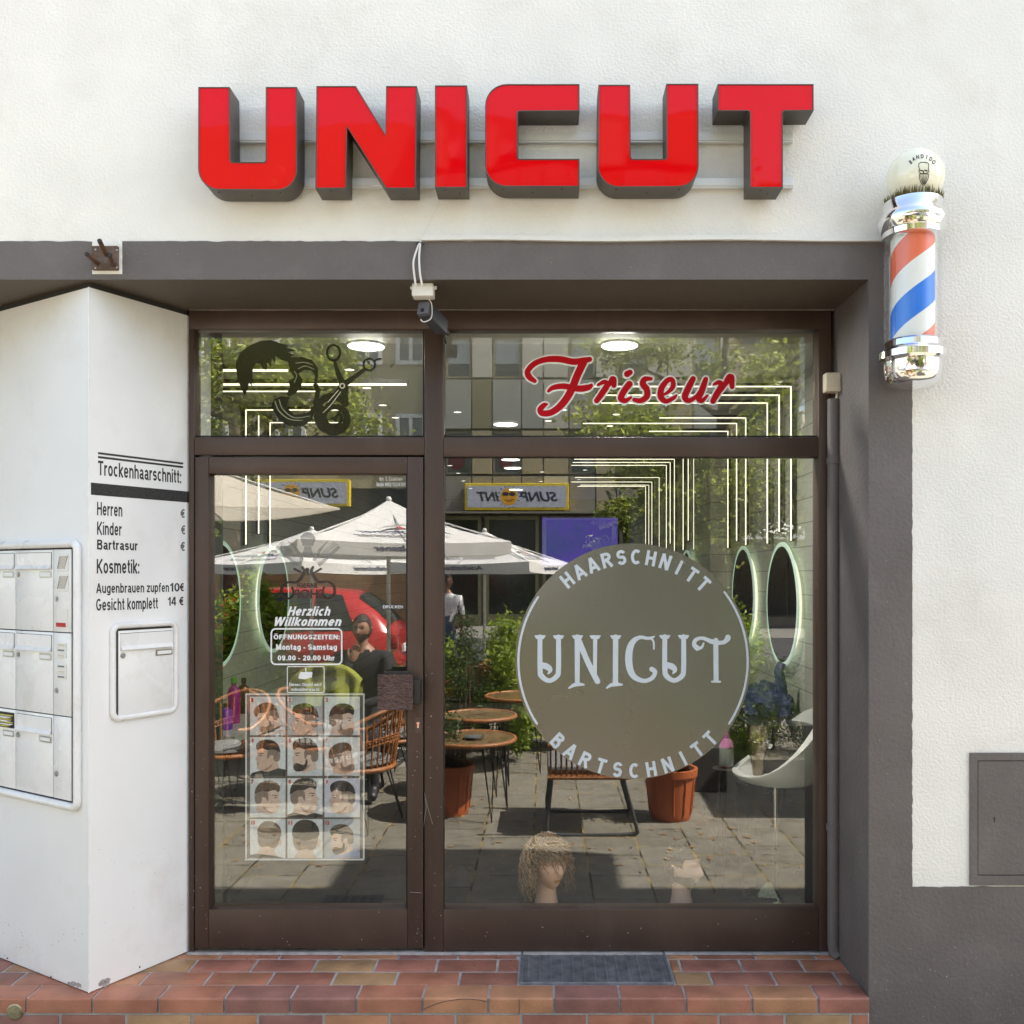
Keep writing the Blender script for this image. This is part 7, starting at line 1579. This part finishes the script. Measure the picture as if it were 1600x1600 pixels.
def portrait(k, x0, y0, x1, y1, flip, kind, bg, skin, hairc, shirt, beard, dy=0, sc_=1.0, tilt=0):
    b = MB(); base = PO - .0012; lay = [0]
    def put(shape, m_):
        lay[0] += 1; off = base - .00012*lay[0]; pts = []
        for (u, v) in shape:
            u, v = .5 + (u-.5)*sc_, .55 + (v-.55)*sc_ + dy; cu, cv = u-.5, v-.6; u, v = .5 + cu*math.cos(tilt) - cv*math.sin(tilt), .6 + cu*math.sin(tilt) + cv*math.cos(tilt)
            if flip: u = 1-u
            u = min(1, max(0, u)); v = min(1, max(0, v)); pts.append(pf(off)(x0 + (x1-x0)*u, y0 + (y1-y0)*v))
        if not flip: pts = pts[::-1]
        # round the outline a little
        b.poly(pts, m_)
    def sm(s):
        P = [(p[0], p[1]) for p in s]; n_ = len(P); out = []
        for i in range(n_):
            a, p, c = P[i-1], P[i], P[(i+1) % n_]; out += [((a[0]+3*p[0])/4, (a[1]+3*p[1])/4), ((3*p[0]+c[0])/4, (3*p[1]+c[1])/4)]
        return out
    lay[0] += 1; g_ = pf(base); b.poly([g_(x0, y0), g_(x1, y0), g_(x1, y1), g_(x0, y1)], bg)
    S_ = BACK if kind == 'back' else PROFILE
    shoulders = [(.0, 1.0), (.05, .93), (.3, .86), (.5, .90), (.80, .80), (1.0, .84), (1.0, 1.0)] if kind != 'back' else [(0, 1.0), (0, .93), (.3, .88), (.7, .88), (1, .93), (1, 1)]
    put(sm(S_['neck']), skin); 
    if kind != 'back': put(sm(S_['shade']), 11)
    put(sm(S_['face']), skin); put(sm(S_['fade']), 12 if not beard else 7)
    if beard: put(sm(S_['beard']), 7 if beard == 1 else hairc)
    put(sm(S_['hair']), hairc); put(sm(S_['ear']), skin); lay[0] += 1
    if kind != 'back': put(S_['brow'], hairc); put(S_['eye'], 5); put(S_['lip'], 11)
    put(shoulders, shirt)
    o_ = b.build('haircut_photo', PMAT, hp)
    b = MB(); off = base - .0034; num = str(k); f2 = pf(off)
    wd = 5 if k < 10 else 8; 
    pl_ = XZ(0); u0, zb = pl_.uz(x0 + 2, y0 + 8.2); u1, _ = pl_.uz(x0 + 2 + wd*.75, y0); _, zt = pl_.uz(x0, y0 + 1.8)
    text_on(b, num, lambda u, v: pl_.p(u, v, -off), u0, u1, zb, zt-zb, 0, .045); b.build('number', NUMRED, o_)
    if k < 4:
        b = MB(); b.poly([f2(x0 + 4 + 4.2*math.cos(R(a)), y0 + 5 + 4.2*math.sin(R(a))) + Vector((0, .0003, 0)) for a in range(0, 360, 20)]); b.build('number_disc', M_wink, o_)
xs_ = [(389.5, 445), (448, 503), (506, 561.5)]; ys_ = [(1089, 1149.5), (1152.5, 1213), (1217, 1278), (1281, 1342)]
SPEC = [(0, 'side', 0, 3, 6, 8, 1, .06, .95, -.35), (0, 'side', 2, 4, 5, 9, 0, .16, 1.1, .0), (1, 'side', 1, 3, 5, 8, 1, .14, 1.05, 0), (0, 'side', 1, 4, 5, 9, 0, 0, 1.0, 0), (0, 'side', 1, 3, 5, 8, 2, 0, 1.08, 0), (1, 'side', 1, 4, 6, 8, 1, .08, 1.0, .2), (1, 'side', 0, 3, 6, 8, 0, .02, 1.05, 0), (1, 'side', 1, 3, 5, 9, 0, 0, 1.15, .1), (0, 'side', 13, 4, 5, 8, 0, .02, 1.05, 0), (0, 'back', 1, 3, 6, 9, 0, .02, 1.05, .1), (0, 'back', 1, 3, 5, 8, 0, .06, 1.2, 0), (0, 'side', 2, 3, 5, 10, 2, .04, .95, -.1)]
for k in range(12):
    (x0, x1), (y0, y1) = xs_[k % 3], ys_[k//3]; fl_, kd, bg_, sk, hc, sh, be, dy_, s_, ti = SPEC[k]; portrait(k+1, x0, y0, x1, y1, fl_, kd, bg_, sk, hc, sh, be, dy_, s_, ti)
